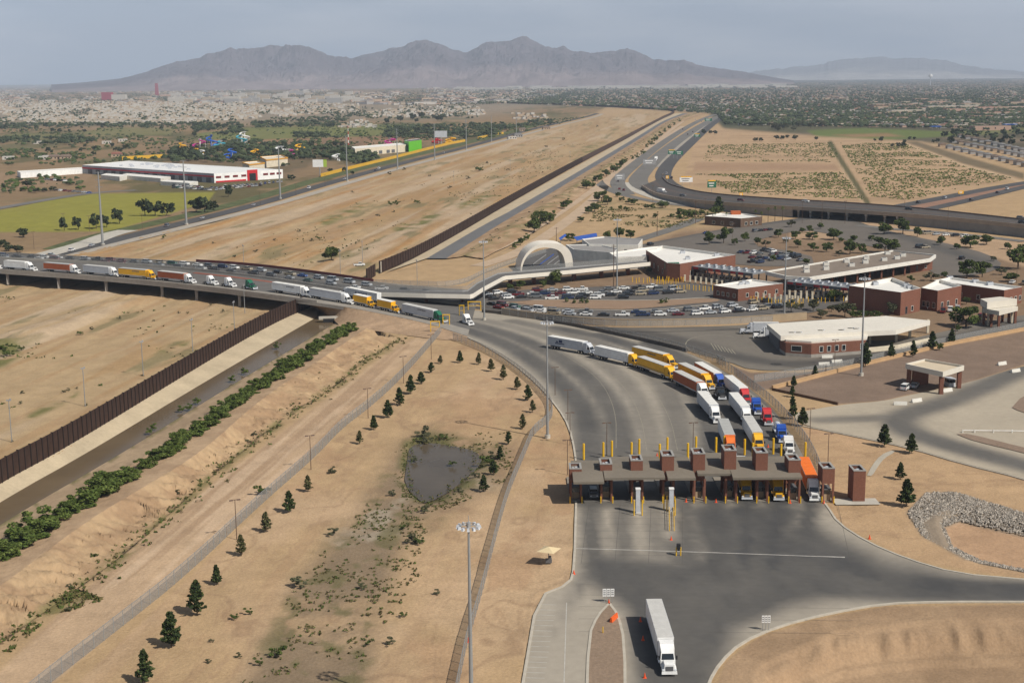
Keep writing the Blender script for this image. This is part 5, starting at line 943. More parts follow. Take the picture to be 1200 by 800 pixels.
# ---------------- cars
CARC = dict(white=(.72, .72, .70), silver=(.40, .42, .44), grey=(.14, .145, .15), black=(.016, .016, .018), red=(.22, .012, .014), maroon=(.12, .012, .016), blue=(.02, .07, .26), navy=(.015, .03, .085), tan=(.33, .28, .20), green=(.02, .09, .06))
def carmesh(kind, glass):
    q = MB()
    if kind == 'sedan': L_, w, hb, cab = 4.7, 1.8, .9, (-1.55, 1.05, 1.42, .62)
    elif kind == 'suv': L_, w, hb, cab = 4.8, 1.95, 1.08, (-2.2, 1.0, 1.8, .84)
    elif kind == 'pickup': L_, w, hb, cab = 5.6, 1.98, 1.08, (-.5, 1.35, 1.82, .74)
    else: L_, w, hb, cab = 5.3, 2.0, 1.15, (-2.5, 1.5, 2.15, .88)
    x0, x1, zt, tp = cab; c = ((x0 + x1) / 2, 0); l = x1 - x0
    if glass: 
        q.box((c[0], 0, (hb + zt) / 2 - .02), (l + .02, w * .93, zt - hb - .1), 0, 0, (tp, .84)); return q
    q.box((0, 0, (hb + .32) / 2 + .02), (L_, w, hb - .32), 0, 0, (.985, .95)); q.box((c[0], 0, zt - .03), (l * tp + .03, w * .80, .09), 0)
    q.box((c[0], 0, hb + .02), (l, w * .9, .06), 0)
    for s in (-1, 1):
        for k in (.04, .5, .96): q.box((c[0] - l / 2 * (tp + (1 - tp) * .5) + l * (tp + (1 - tp) * .5) * k, s * w * .435, (hb + zt) / 2), (.09, .05, zt - hb), 0)
    if kind == 'pickup': q.box((-1.62, 0, hb + .01), (2.0, w * .8, .04), 1)
    for sx in (-1, 1):
        for sy in (-1, 1): q.cyl((sx * L_ * .31, sy * (w / 2 - .2), .34), (sx * L_ * .31, sy * (w / 2 + .02), .34), .34, n=10, m=1)
    for s in (-1, 1): q.box((L_ / 2, s * w * .34, hb * .72), (.06, .36, .14), 2); q.box((-L_ / 2, s * w * .36, hb * .75), (.06, .3, .16), 3)
    return q
CARP = {}; NC = 0
def car(p, rz, kind, col, label, group):
    global NC; NC += 1; k = (kind, col)
    if k not in CARP:
        pm = mat('car paint ' + col, CARC[col], .28, spec=.6)
        CARP[k] = (carmesh(kind, False).mesh('car_body', [pm, TYRE, LENS, P('red')]), CACHE.setdefault(('cg', kind), carmesh(kind, True).mesh('car_window', GLASS)))
    o = link({'pickup': 'pickup_truck', 'van': 'van'}.get(kind, 'parked_car'), CARP[k][0]); o.location = p; o.rotation_euler.z = rz; tag(o, label, {'pickup': 'pickup', 'van': 'van'}.get(kind, 'car'), group); link('window', CARP[k][1], o); return o
COLW = ['white'] * 7 + ['silver'] * 5 + ['grey'] * 4 + ['black'] * 5 + ['red'] + ['maroon', 'maroon', 'blue', 'navy', 'navy', 'tan', 'tan', 'green']
KW = ['sedan'] * 4 + ['suv'] * 4 + ['pickup'] * 2 + ['van']; KN = dict(sedan='sedan', suv='tall wagon', pickup='pickup truck', van='van')
rc = random.Random(5)
def carline(pp, where, group, gap=(1.2, 3.2), z=0, fz=None, skip=0., flip=False, lateral=.3, cols=None):
    l = smooth([G(x, y, fz(x) if fz else z) for x, y in pp], 1); l = resample(l, step=.5); i = 4; jam = 0
    while i < len(l) - 6:
        if rc.random() >= skip:
            d = l[i + 1] - l[i - 1]; kind = rc.choice(KW); col = rc.choice(cols or COLW); p = l[i] + Vector((rc.uniform(-lateral, lateral), rc.uniform(-lateral, lateral), .06))
            car(p, math.atan2(d.y, d.x) + (math.pi if flip else 0) + rc.uniform(-.04, .04), kind, col, '%s %s %s' % (col, KN[kind], where), group)
        i += int((5.2 + rc.uniform(*gap)) / .5)
def lot(pp, rz, where, group, n_skip=.1, step=2.9, cols=None):
    l = resample([G(x, y) for x, y in pp], step=step)
    for p in l:
        if rc.random() > n_skip: kind = rc.choice(KW); col = rc.choice(cols or COLW); car(p + Vector((0, 0, .06)), rz + rc.choice((0, math.pi)) + rc.uniform(-.05, .05), kind, col, '%s %s %s' % (col, KN[kind], where), group)
g_ = 'cars queuing on the bridge'
carline([(0, 300.5), (100, 304.5), (225, 311), (300, 317), (400, 330.5), (440, 337)], 'in the far lane of the bridge jam', g_, (1.5, 4.5), fz=zb)
carline([(0, 302.6), (100, 306.5), (200, 312.8), (300, 321), (400, 335.5), (440, 342)], 'beside the median in the bridge jam', g_, (2.5, 9), fz=zb, skip=.15)
carline([(442, 339), (480, 342.5), (520, 345.5), (556, 349)], 'leaving the bridge under the pedestrian ramp', g_, (2, 7), fz=zb)
g_ = 'cars in the upper queue lanes'
DK = ['black', 'navy', 'grey', 'black', 'silver', 'maroon', 'white']
for k, (pp, sk) in enumerate((([(566, 347), (600, 342.5), (640, 341), (700, 340), (760, 338), (778, 336)], .12), ([(570, 349.5), (610, 346), (660, 344.5), (720, 343.5), (780, 341), (800, 339)], .0), ([(574, 351.8), (610, 349), (660, 348), (720, 347), (780, 344.5), (812, 342)], .0), ([(640, 351), (690, 350.5), (740, 349.8)], .2))):
    carline(pp, '%s of the upper passenger queue' % ['in the far lane', 'in the second lane', 'in the third lane', 'in the near lane'][k], g_, (.6, 2.2), skip=sk, lateral=.4)
g_ = 'cars in the lower queue lanes'
for k, (pp, sk) in enumerate((([(572, 357), (610, 362), (650, 365.5), (700, 367), (760, 367), (820, 364), (870, 357.5), (915, 352)], .12), ([(580, 361), (620, 366), (660, 369), (700, 370.3), (760, 370.6), (830, 368.5), (880, 363.5), (930, 357.5)], .03), ([(860, 366.5), (900, 362), (935, 359)], .1))):
    carline(pp, '%s of the lower passenger queue' % ['in the far lane', 'in the near lane', 'in the short outer lane'][k], g_, (.7, 2.6), skip=sk, lateral=.4)
g_ = 'cars parked in the visitor lot'
for k, pp in enumerate(([(868, 296.5), (905, 299.5)], [(866, 301), (905, 304.5)], [(872, 307), (900, 309)], [(896, 294), (930, 300)], [(904, 298), (940, 303)], [(905, 303.5), (938, 306)])): lot(pp, dirz(G(868, 296), G(905, 299)) + 1.4, '%s row of the lot behind the booths' % nth(k), g_, .25, 3.4, DK)
lot([(885, 271.5), (902, 270)], .8, 'beside the round trees of the lot', 'cars by the lot trees', .1, 3.6); lot([(762, 287.5), (776, 286.5)], 1, 'on the ramp road behind the brick hall', 'cars behind the hall', .1, 5)
lot([(1150, 372.5), (1160, 372)], 1, 'at the far right canopy', 'cars at the right', .2, 5); lot([(1072, 362.8), (1090, 362)], 1.2, 'in front of the big brick block', 'cars before the brick block', .1, 3.4); lot([(1105, 366), (1122, 363)], 1.2, 'before the smaller brick block', 'cars before the brick block', .1, 4)
lot([(1086, 274.5), (1130, 278)], .3, 'at the foot of the retaining wall', 'cars below the highway wall', .1, 5.5); lot([(1186, 332), (1200, 333)], 1, 'at the right edge behind the brick building', 'cars at the right edge', .1, 4)
car(G(695.5, 581), -1.57, 'suv', 'grey', 'grey car in the dark first booth lane', None); car(G(1078, 290.5) + Vector((0, 0, .06)), .4, 'van', 'black', 'black van on the asphalt beyond the brown canopy', None); car(G(1127, 304) + Vector((0, 0, .06)), .9, 'suv', 'black', 'black car alone on the curved drive at the right', None); car(G(1084, 291) + Vector((0, 0, .06)), .4, 'pickup', 'tan', 'tan utility truck on the asphalt beyond the brown canopy', None)
car(G(421, 311.5), .2, 'pickup', 'white', 'white patrol pickup in the river bed beside the border fence', None); car(G(828, 274) + Vector((0, 0, .06)), .5, 'sedan', 'blue', 'blue car on the north road below the restaurant', None); car(G(1061, 456), 1, 'suv', 'white', 'white car parked beside the square cream canopy', None); car(G(1072, 453.5), 1.1, 'sedan', 'silver', 'silver car under the square cream canopy', None)
g_ = 'cars in the warehouse lot'
for k, pp in enumerate(([(204, 218), (248, 221)], [(200, 220), (246, 223.3)], [(253, 220.5), (300, 216.5)], [(254, 223), (310, 217.5)], [(256, 221.7), (305, 217)], [(306, 216), (330, 213.5)])): lot(pp, 1.2 + .1 * k, '%s row of the warehouse lot' % nth(k), g_, .1, 4.6)
lot([(66, 223.5), (104, 226.5)], .7, 'on the field road verge left of the lawn', 'cars on the field road', .15, 6); lot([(55, 211), (80, 213)], .7, 'in the yard left of the warehouse', 'cars on the field road', .1, 5, DK)
g_ = 'cars on the river road'
for x, y in ((60, 300.5), (84, 294.5), (107, 289), (196, 266), (237, 256.5), (297, 241), (362, 221), (404, 210.5), (440, 200.5), (520, 179.5)): car(G(x, y) + Vector((0, 0, .2)), dirz(G(x, y), G(x + 12, y - 3.2)), rc.choice(KW), rc.choice(COLW), 'car on the dark river road beside the levee strip', g_)
car(G(444, 198) + Vector((0, 0, .2)), dirz(G(444, 198), G(455, 195)), 'van', 'white', 'white van on the river road near the cream building', None)
g_ = 'cars on the highway'
for x, y in ((726, 222), (731, 223.5), (724, 213), (777, 205), (781, 204), (768, 187), (787, 209), (812, 155), (810, 160), (806, 158), (822, 143), (815, 141), (800, 152), (776, 227)): z_ = .2; car(G(x, y, z_), dirz(G(x, y), G(x + 12, y - 10)), rc.choice(KW), rc.choice(COLW), 'car on the curving highway beyond the port', g_)
for x, y, c_ in ((868, 235.5, 'maroon'), (944, 236.8, 'white'), (1065, 246, 'black'), (1198, 262, 'black'), (800, 230, 'grey'), (1196, 256.5, 'grey')): car(G(x, y, zh(x)) + Vector((0, 0, .05)), dirz(G(x, y), G(x + 20, y + 1)), 'suv', c_, '%s car on the elevated highway deck' % c_, 'cars on the elevated highway')
for x, y, c_ in ((1076, 237.8, 'black'), (1107, 232.5, 'silver'), (1138, 235, 'black'), (1169, 226.5, 'black'), (1180, 222, 'white')): car(G(x, y, .25), dirz(G(x, y), G(x + 12, y - 3)), 'suv', c_, '%s car on the road branching right beyond the highway' % c_, 'cars on the branch road')
for x, y in ((794, 225), (1080, 280)): pass
truck('white box truck on the highway curve', (771, 226.5), (781, 227.5), 'white', TR('white', 'white', length=6.5, x0=-3.5), z=1.2, fair=False, sleeper=False, group='highway trucks', name='box_truck'); truck('white truck coming down the highway under the green signs', (772, 184.5), (768, 189), 'white', TR('white', 'white'), z=.2, group='highway trucks')
print('cars', NC)
# ================================================================== plants
def leafmat(n, c): return mat('leaves ' + n, c, .8, 1.5, .3, spec=.15)
LM = dict(pine=[leafmat('pine dark', (.028, .044, .015)), leafmat('pine', (.066, .088, .026))], olive=[leafmat('olive', (.075, .080, .030)), leafmat('olive light', (.12, .115, .05))],
          mesq=[leafmat('mesquite', (.055, .080, .020)), leafmat('mesquite light', (.105, .135, .034))], grey=[leafmat('grey shrub', (.08, .085, .045)), leafmat('grey shrub light', (.12, .12, .065))],
          bush=[leafmat('bush', (.072, .104, .022)), leafmat('bush light', (.13, .165, .04))], dark=[leafmat('far tree', (.036, .050, .023)), leafmat('far tree light', (.062, .078, .033))], dry=[leafmat('dry weed', (.12, .10, .04)), leafmat('green weed', (.07, .095, .022))])
BARK = mat('bark', (.09, .065, .045), .9, 2, .2)
def leaves(pts, size, seed, stretch=1., dark=.5):
    r = np.random.default_rng(seed); n = len(pts); v = np.array(pts, float); a = r.normal(size=(n, 3)); a /= np.linalg.norm(a, axis=1)[:, None]; b = r.normal(size=(n, 3)); b -= a * (a * b).sum(1)[:, None]; b /= np.linalg.norm(b, axis=1)[:, None]
    s = size * r.uniform(.6, 1.4, (n, 1)); q = MB(); V = np.stack([v - a * s * stretch, v + b * s * .6, v + a * s * stretch, v - b * s * .6], 1).reshape(-1, 3)
    q.v = V.tolist(); q.f = [(4 * i, 4 * i + 1, 4 * i + 2, 4 * i + 3) for i in range(n)]; return q, r
def conifer(seed, n=1900, wid=.27, ragged=.35):
    r = np.random.default_rng(seed); P_ = []; W_ = 15
    arms = [(r.uniform(.10, .97), r.uniform(0, 6.283), r.uniform(.6, 1.15)) for _ in range(85)]
    for k in range(n):
        h, an, l = arms[int(r.integers(len(arms)))]; t = r.uniform(0, 1) ** .5; R = wid * 1.12 * (1 - h) ** .68 * (min(1, .35 + h * 4)) * l
        P_.append((math.cos(an) * R * t + r.normal() * .018, math.sin(an) * R * t + r.normal() * .018, h + t * R * .35 + r.normal() * .016 + .02))
    for k in range(90): P_.append((r.normal() * .01, r.normal() * .01, r.uniform(.8, 1.0)))
    q, r = leaves(P_, .045, seed); z = np.array([p[2] for p in P_]); rad = np.array([math.hypot(p[0], p[1]) for p in P_]); q.m = (r.uniform(0, 1, len(P_)) < .45).astype(int).tolist(); return q
def round_crown(seed, n=1500, flat=.62, lobes=13, leaf=.055, low=.28):
    r = np.random.default_rng(seed); L_ = []
    for i in range(lobes): a = r.uniform(0, 6.283); d = r.uniform(.08, .42); L_.append((math.cos(a) * d, math.sin(a) * d, low + r.uniform(.05, .72 - .5 * d) * flat / .62 * .9, r.uniform(.10, .20), r.random() < .5))
    P_ = []; M = []
    for k in range(n):
        x, y, z, s, m = L_[int(r.integers(lobes))]; d = r.normal(size=3); d /= np.linalg.norm(d); rr = s * r.uniform(.55, 1.08); P_.append((x + d[0] * rr, y + d[1] * rr, max(z + d[2] * rr * .8, .02))); M.append(int(r.random() < (.62 if m else .28)))
    q, r = leaves(P_, leaf, seed); q.m = M; return q
def mk_tree(name, cat, crown, lm, trunk_h, tr=.02, limbs=0, seed=0):
    def f():
        t = thing(name, name, cat); q = MB().cyl((0, 0, -.02), (0, 0, trunk_h), tr, tr * .6, 7); r = random.Random(seed)
        for i in range(limbs): a = i * 6.283 / limbs + r.random(); q.cyl((0, 0, trunk_h * .7), (math.cos(a) * .24, math.sin(a) * .24, trunk_h + r.uniform(.15, .3)), tr * .55, tr * .2, 5)
        q.build('trunk', BARK, t); crown().build('crown', lm, t); return t
    return Proto(f)
PINE = [mk_tree('pine_tree', 'tree', (lambda s=s: conifer(s, 2600, w)), LM['pine'], .5, .018) for s, w in ((1, .27), (2, .25), (3, .30))]
OLIVE = [mk_tree('young_pine_tree', 'tree', (lambda s=s: conifer(s, 1700, w)), LM['olive'], .5, .018) for s, w in ((4, .24), (5, .27))]
TALLP = mk_tree('pine_tree', 'tree', lambda: (lambda q: q)(conifer(9, 1500, .22)), LM['pine'], .6, .02)
MESQ = [mk_tree('mesquite_tree', 'tree', (lambda s=s: round_crown(s, 2600, .62, 14, .042)), LM['mesq'], .35, .03, 5, s) for s in (11, 12, 13)]
GREYT = [mk_tree('mesquite_tree', 'tree', (lambda s=s: round_crown(s, 1200, .6, 11, .05)), LM['grey'], .35, .025, 5, s) for s in (14, 15)]
FART = [mk_tree('shade_tree', 'tree', (lambda s=s: round_crown(s, 420, .75, 10, .10, .22)), LM['dark'], .35, .03, 0, s) for s in (16, 17, 18)]
POPL = mk_tree('poplar_tree', 'tree', lambda: conifer(19, 500, .2), LM['dark'], .4, .02)
def palm():
    q = MB()
    for i in range(34):
        a = i * 2.4; e = .9 - (i % 5) * .35; v = Vector((math.cos(a) * math.cos(e), math.sin(a) * math.cos(e), math.sin(e))) * .19; s = Vector((-math.sin(a), math.cos(a), 0)) * .022; o_ = Vector((0, 0, .84)); m_ = o_ + v * .6 + Vector((0, 0, .02)); q.add([o_, m_ + s, o_ + v - Vector((0, 0, .05)), m_ - s], [(0, 1, 2, 3)], i % 2)
    return q
PALM = mk_tree('palm_tree', 'palm', palm, LM['mesq'], .84, .022)
def mk_bush(seed, lm, n=420, name='bush', leaf=.085):
    def f(): q = round_crown(seed, n, .8, 9, leaf, .12); return tag(q.build(name, lm), name, 'bush')
    return Proto(f)
BUSH = [mk_bush(s, LM['bush'], 1300, 'bush', .05) for s in (21, 22, 23, 24)]; SHRUB = [mk_bush(s, LM['grey'], 600, 'desert_shrub', .06) for s in (25, 26, 27)]; DSHRUB = [mk_bush(s, LM['mesq'], 700, 'desert_shrub', .06) for s in (28, 29)]
rv = random.Random(3)
def ppm(py, z=0): return (py - HZ) * math.cos(PITCH) / (H - z) * .96 * (F / F)
def scale_at(p): return F / (Vector(p) - EYE).dot(FW)
def plant(pr, px, py, hpx, label, group, z=0, wf=1):
    p = G(px, py, z); k = scale_at(p); h = hpx / k; return pr.put(p, rv.uniform(0, 6.28), label, group, (h * wf, h * wf, h))
# pines along the long fence and round the pond
ROW1 = [(170, 801, 41, 0), (201, 758, 43, 0), (231, 720, 41, 0), (254, 685, 24, 0), (283, 651, 26, 1), (312, 623, 24, 1), (339, 600, 25, 0), (361, 576, 20, 1), (421.5, 520, 16, 1), (438, 503.5, 17, 0), (454.5, 489.5, 21, 0), (468, 475, 21, 0), (481.5, 461.5, 22, 0), (493.5, 449.5, 14, 0), (505.5, 436.5, 12, 0), (516, 426, 10, 1)]
for i, (x, y, h, k) in enumerate(ROW1): plant((OLIVE if k else PINE)[i % (2 if k else 3)], x, y, h, '%s %s from the near end along the long chain link fence' % (nth(i), ('pale olive young pine' if k else 'dark green pine')), 'pines along the long fence', 0, (1.25 if h < 15 else 1.0) * rv.uniform(.88, 1.12))
ROW2 = [(539, 425, 14, 0), (561, 427, 14, 1), (575.5, 435, 15, 1), (590, 445, 18, 1), (606, 456, 15, 1), (618.5, 469, 18, 0), (624, 483, 15, 1), (612.5, 502.5, 18, 1), (596, 520.5, 15, 0), (586, 538, 15, 0), (578, 556, 17, 0), (567, 576, 20, 0)]
for i, (x, y, h, k) in enumerate(ROW2): plant((OLIVE if k else PINE)[i % (2 if k else 3)], x, y, h, '%s young pine in the curved row from the ramp down to the pond' % nth(i), 'pines of the curved row', 0, rv.uniform(.95, 1.15))
for i, (x, y, h, w) in enumerate(((955, 441, 13, 1), (930, 453, 13, 1), (928.5, 465, 13, 1), (1014, 429, 27, .95), (1044, 420, 19, 1), (1070, 418, 19, .85), (1092, 409.5, 21, 1), (1115, 403, 18, .9))): plant(PINE[i % 3], x, y, h, '%s pine from the left along the tan gravel wall' % nth(i), 'pines along the gravel wall', 0, w)
plant(TALLP, 928.5, 491, 27, 'tall thin pine with bare trunk beside the plaza fence', None); plant(PINE[1], 940.5, 499, 22, 'dark pine right of the bare trunked one at the plaza fence', None, 0, 1.05)
for x, y, h, l in ((1036, 523, 26, 'left of the two pines at the pale lot edge'), (1068, 531, 23, 'right of the two pines at the pale lot edge'), (1055, 561.5, 20, 'smaller pine on the sand above the rock ring'), (1062, 593, 32, 'bigger pine at the upper left of the rock ring')): plant(PINE[int(x) % 3], x, y, h, l, 'pines on the sand right of the plaza', 0, 1.12)
# hedge of bushes between canal and levee
c34 = [a.lerp(b, .36) for a, b in zip(resample(k3, 300), resample(k4, 300))]; i = 0; NB = []
while i < 296: NB.append(i); i += rv.choice((2, 2, 2, 3))
vis = 0
for i in NB:
    p = c34[i] + Vector((rv.uniform(-1.6, 1.6), rv.uniform(-2.2, 2.2), -.25)); x, y = PX(p)
    if x < -60: continue
    g = fbm(np.array([i / 9.]), np.array([.5]), 3, 4)[0]; s = (2.0 + 3.4 * g) * (1.15 if x < 150 else .95) * rv.uniform(.85, 1.2)
    if g < .24: continue
    vis += 1; BUSH[rv.randrange(4)].put(p, rv.uniform(0, 6.28), 'green bush in the long hedge between the brown canal and the levee slope', 'bushes of the canal hedge', (s * 1.6, s * 1.6, s * .85))
for x, y in ((325, 408), (286, 438), (272, 447), (230, 473), (222, 480), (212, 482), (180, 503), (175, 508)): plant(BUSH[x % 4], x, y, 8, 'small bush at the water edge of the brown canal', 'bushes at the canal water', -1.5, 1.3)
# bushes along the second canal and behind the port
for i, (x, y, h) in enumerate([(603, 291, 8), (610, 287, 9), (618, 281, 8), (626, 272, 18), (633, 266, 20), (640, 262, 16), (648, 254, 8), (661, 245, 10), (666, 240, 8), (687, 222, 13), (694, 219, 8), (700, 213, 9), (704, 211, 8), (711, 207, 9), (719, 202, 9), (724, 199, 8), (728, 196, 9), (733, 190, 6), (741, 187, 5), (747, 185, 6), (753, 181, 6), (758, 173, 5), (764, 170, 8), (769, 165, 7), (774, 160, 6), (779, 155, 5), (784, 151, 5), (790, 147, 4), (796, 143, 4)]): plant((MESQ if h > 8 else BUSH)[i % 3], x, y, h, '%s bush from the near end of the row along the grey canal' % nth(i), 'bushes along the grey canal', 0, 1.2)
for x, y, h in ((705, 236, 14), (712, 240, 10), (697, 248, 12), (690, 250, 9), (681, 260, 7), (724, 231, 6), (729, 236, 6), (737, 239, 7), (743, 240, 8), (727, 245, 5), (733, 247, 5), (758, 245, 6), (764, 245, 6), (776, 244, 10), (780, 243, 8), (752, 257, 4), (768, 255, 6), (798, 254, 11), (806, 256, 12), (814, 254, 9), (822, 252, 7), (796, 257, 7), (786, 256, 6)): plant(MESQ[(x + y) % 3], x, y, h, 'mesquite bush on the waste ground left of the highway', 'bushes on the waste ground', 0, 1.35)
PT = [(650, 333.5, 18, 1.3, 'round tree in front of the white arch by the ramp columns'), (668, 282, 8, 2, 'dark bush clump before the blue shade roof'), (703, 302, 10, 2.2, 'wide dark bushes behind the ramp right of the arch'), (712, 280, 10, 1.2, 'left dark tree behind the grey office block'), (726, 279, 12, 1.2, 'middle dark tree behind the grey office block'), (739, 280, 11, 1.2, 'right dark tree behind the grey office block'),
      (831, 286.5, 16, 1.05, 'left of the two round trees on the north lot'), (848, 285, 18, 1.1, 'right of the two round trees on the north lot'), (861, 287, 8, 1.1, 'small bush right of the two round trees'), (873, 283, 11, 1.2, 'pale green tree beside parked cars on the north lot'), (888, 286.5, 8, 1.2, 'low bush behind the lot cars'), (912, 278, 10, 1.3, 'bush on the sandy island near the white vehicles'), (906, 306, 8, 1.1, 'small bush among the parked cars'),
      (935, 290, 9, 1.3, 'small tree left of the green pair on the north lot'), (952, 280.5, 9, 1.9, 'wide bush on the sandy island'), (977, 281, 14, 1.6, 'big dark bush on the sandy island'), (953, 294, 9, 1.5, 'low tree first in the row behind the brown canopy'), (969, 295, 11, 1.4, 'low tree second in the row behind the brown canopy'), (996, 298, 18, 1.2, 'tree third in the row behind the brown canopy'), (1010, 297, 11, 1.1, 'narrow tree right of the third behind the brown canopy'), (1037, 296, 18, 1.75, 'big wide tree behind the far end of the brown canopy'),
      (1036, 274.5, 14, 1.5, 'left tree of the group below the highway wall'), (1058, 274, 17, 1.3, 'middle tree of the group below the highway wall'), (1075, 277, 11, 1.1, 'right tree of the group below the highway wall'), (940, 272.5, 6, 1.6, 'small bush on the upper island left'), (949, 272.5, 8, 1.1, 'small bush on the upper island right'), (1137, 290, 15, 1.7, 'left spreading tree on the sandy verge'), (1156, 286.5, 12, 1.6, 'right spreading tree on the sandy verge'),
      (1133, 325.5, 20, 1.3, 'left tree behind the long brick building'), (1151, 324.5, 19, 1.2, 'right tree behind the long brick building'), (1193, 315, 28, 1.2, 'big dark tree at the right edge of the port'), (977, 353, 13, 1.6, 'bright green tree before the red lane boards'), (1132, 383, 25, 1.6, 'big dark tree left of the white two level canopy'), (1122, 388, 8, 1.3, 'bush under the big dark tree'), (1185, 330, 10, 2.0, 'bushes by the end of the long brick building'), (1101, 410, 8, 1.2, 'round bush between the wall pines')]
for i, (x, y, h, w, l) in enumerate(PT): plant(MESQ[i % 3], x, y, h * 1.12, l, 'trees round the port buildings', 0, w * .85)
for x, y, h, w, l in ((927, 366, 16, 1.1, 'left grey mesquite above the tan wall'), (953, 364, 15, 1.2, 'middle grey mesquite above the tan wall'), (962, 372, 10, 1.6, 'low grey shrub above the tan wall'), (990, 371, 17, 1.4, 'right grey mesquite above the tan wall'), (1044, 369, 15, 1.0, 'grey tree at the corner of the big brick block'), (1091, 328.5, 10, 1.8, 'olive tree between the brick blocks')): plant(GREYT[x % 2], x, y, h * 1.1, l, 'grey trees of the port', 0, w * .9)
for x in range(999, 1030, 5): plant(MESQ[x % 3], x, 372.5, 9.5, 'dark hedge bush behind the dock roof', 'hedge behind the dock', 0, 1.1)
for x, y in ((664, 354), (673, 355.5), (682, 355), (687, 355), (781, 354.5), (775, 355)): plant(BUSH[x % 4], x, y, 6, 'small round shrub on the strip between the two car queues', 'shrubs between the car queues', .15, 1.2)
for x, y, h in ((829, 261, 14), (838, 262, 14), (851, 262, 14), (885, 261, 16), (892, 262, 15), (900, 260, 18), (908, 259, 18), (917, 258, 17)): plant(PALM, x, y, h, 'palm tree beside the small restaurant below the highway', 'palms by the restaurant', 0, .9)
plant(PINE[0], 842, 251, 20, 'dark pointed cypress clump left above the restaurant', None, 0, 1.3); plant(MESQ[0], 838, 252, 12, 'dark bush at the foot of the pointed clump', None, 0, 1.3)
XT = [(600, 340), (612, 338), (635, 336), (760, 320), (690, 300), (720, 300), (676, 300), (930, 280), (918, 285), (900, 289), (985, 284), (1000, 284), (1020, 282), (925, 300), (985, 300), (1050, 292), (1100, 287), (1120, 292), (1165, 306), (1175, 322), (1108, 325), (1070, 330), (1140, 345), (1160, 345), (1185, 345), (1110, 352), (1135, 356), (1000, 365), (975, 365), (940, 362), (1020, 362), (945, 310), (870, 262), (856, 263), (930, 266), (962, 268), (1100, 283), (1180, 292)]
for i, (x, y) in enumerate(XT): plant((MESQ + GREYT)[i % 5], x + rv.uniform(-3, 3), y, rv.uniform(6, 11), 'small desert tree or shrub in the brown gravel round the port buildings', 'small trees of the port gravel', 0, 1.2)
# shrubs of the dry river bed
plant(MESQ[1], 388.5, 306, 18, 'lone round tree in the dry river bed beyond the bridge', None, 0, 1.25)
for i, (x, y, h) in enumerate([(94, 392, 5), (108, 386, 4), (140, 374, 4), (138, 361, 4), (10, 417, 9), (22, 411, 8), (3, 411, 9), (12, 408, 7), (26, 461, 4), (75, 460, 4), (80, 458, 4), (90, 456, 3), (24, 473, 4), (210, 367, 3), (261, 366, 4), (247, 358, 3), (180, 377, 3), (276, 387, 3), (167, 441, 3), (101, 475, 3), (14, 518, 3), (560, 201, 6), (562, 200.5, 6), (549, 210, 4), (527, 221, 4), (457, 204.5, 4), (474, 199.5, 3.5), (443, 254, 4), (464, 240, 6), (458, 241, 6), (489, 238.5, 5), (461, 249, 3), (365, 283, 4), (372, 281, 5), (323, 283, 4), (301, 296, 4), (275, 302, 4), (298, 297, 4), (250, 286, 3), (193, 279.5, 5), (350, 272, 4), (430, 293, 3), (413, 226, 3), (503, 207, 3), (571, 192, 3), (595, 200, 3), (660, 164, 3), (700, 149, 2.5), (640, 173, 3)]): plant(DSHRUB[i % 2] if h > 4 else SHRUB[i % 3], x, y, h, 'small desert shrub in the dry river bed', 'shrubs of the dry river bed', 0, 1.5)
for i, (x, y, h) in enumerate([(233, 566, 7), (225, 568, 6), (228, 566, 6), (210, 578, 6), (110, 653, 7), (82, 688, 6), (62, 706, 7), (37, 723, 7), (80, 716, 6), (298, 510, 6), (291, 519, 5), (304, 579, 13), (310, 578, 10), (363, 446, 9), (372, 442, 9), (367, 444, 7), (390, 431, 5), (400, 405, 7), (412, 402, 6), (385, 405, 7), (352, 471, 5), (430, 403, 5), (436, 400, 5), (447, 398, 4)]): plant((DSHRUB if h > 6 else SHRUB)[i % 2], x, y, h, 'shrub on the foot of the eroded levee slope', 'shrubs on the levee foot', 0, 1.4)
for i, (x, y, h) in enumerate([(390, 627, 11), (389, 554, 9), (486, 540, 7), (275, 725, 8), (291, 719, 9), (248, 752, 5), (245, 776, 6), (280, 770, 7), (326, 768, 15), (303, 778, 10), (350, 688, 15), (460, 580, 8), (483, 636, 13), (492, 637, 10), (475, 620, 8), (498, 600, 10), (512, 696, 7), (457, 755, 10), (473, 722, 7), (433, 756, 8), (424, 690, 9), (500, 518, 12), (497, 512, 14), (520, 514, 8), (570, 545, 14), (558, 560, 9), (540, 577, 7), (575, 538, 10), (530, 545, 7), (583, 548, 8)]): plant((SHRUB + DSHRUB)[i % 5], x, y, h, 'scrubby weed clump near the muddy pond', 'weed clumps near the pond', -.2 if 476 < x < 566 and 515 < y < 587 else 0, 1.4)
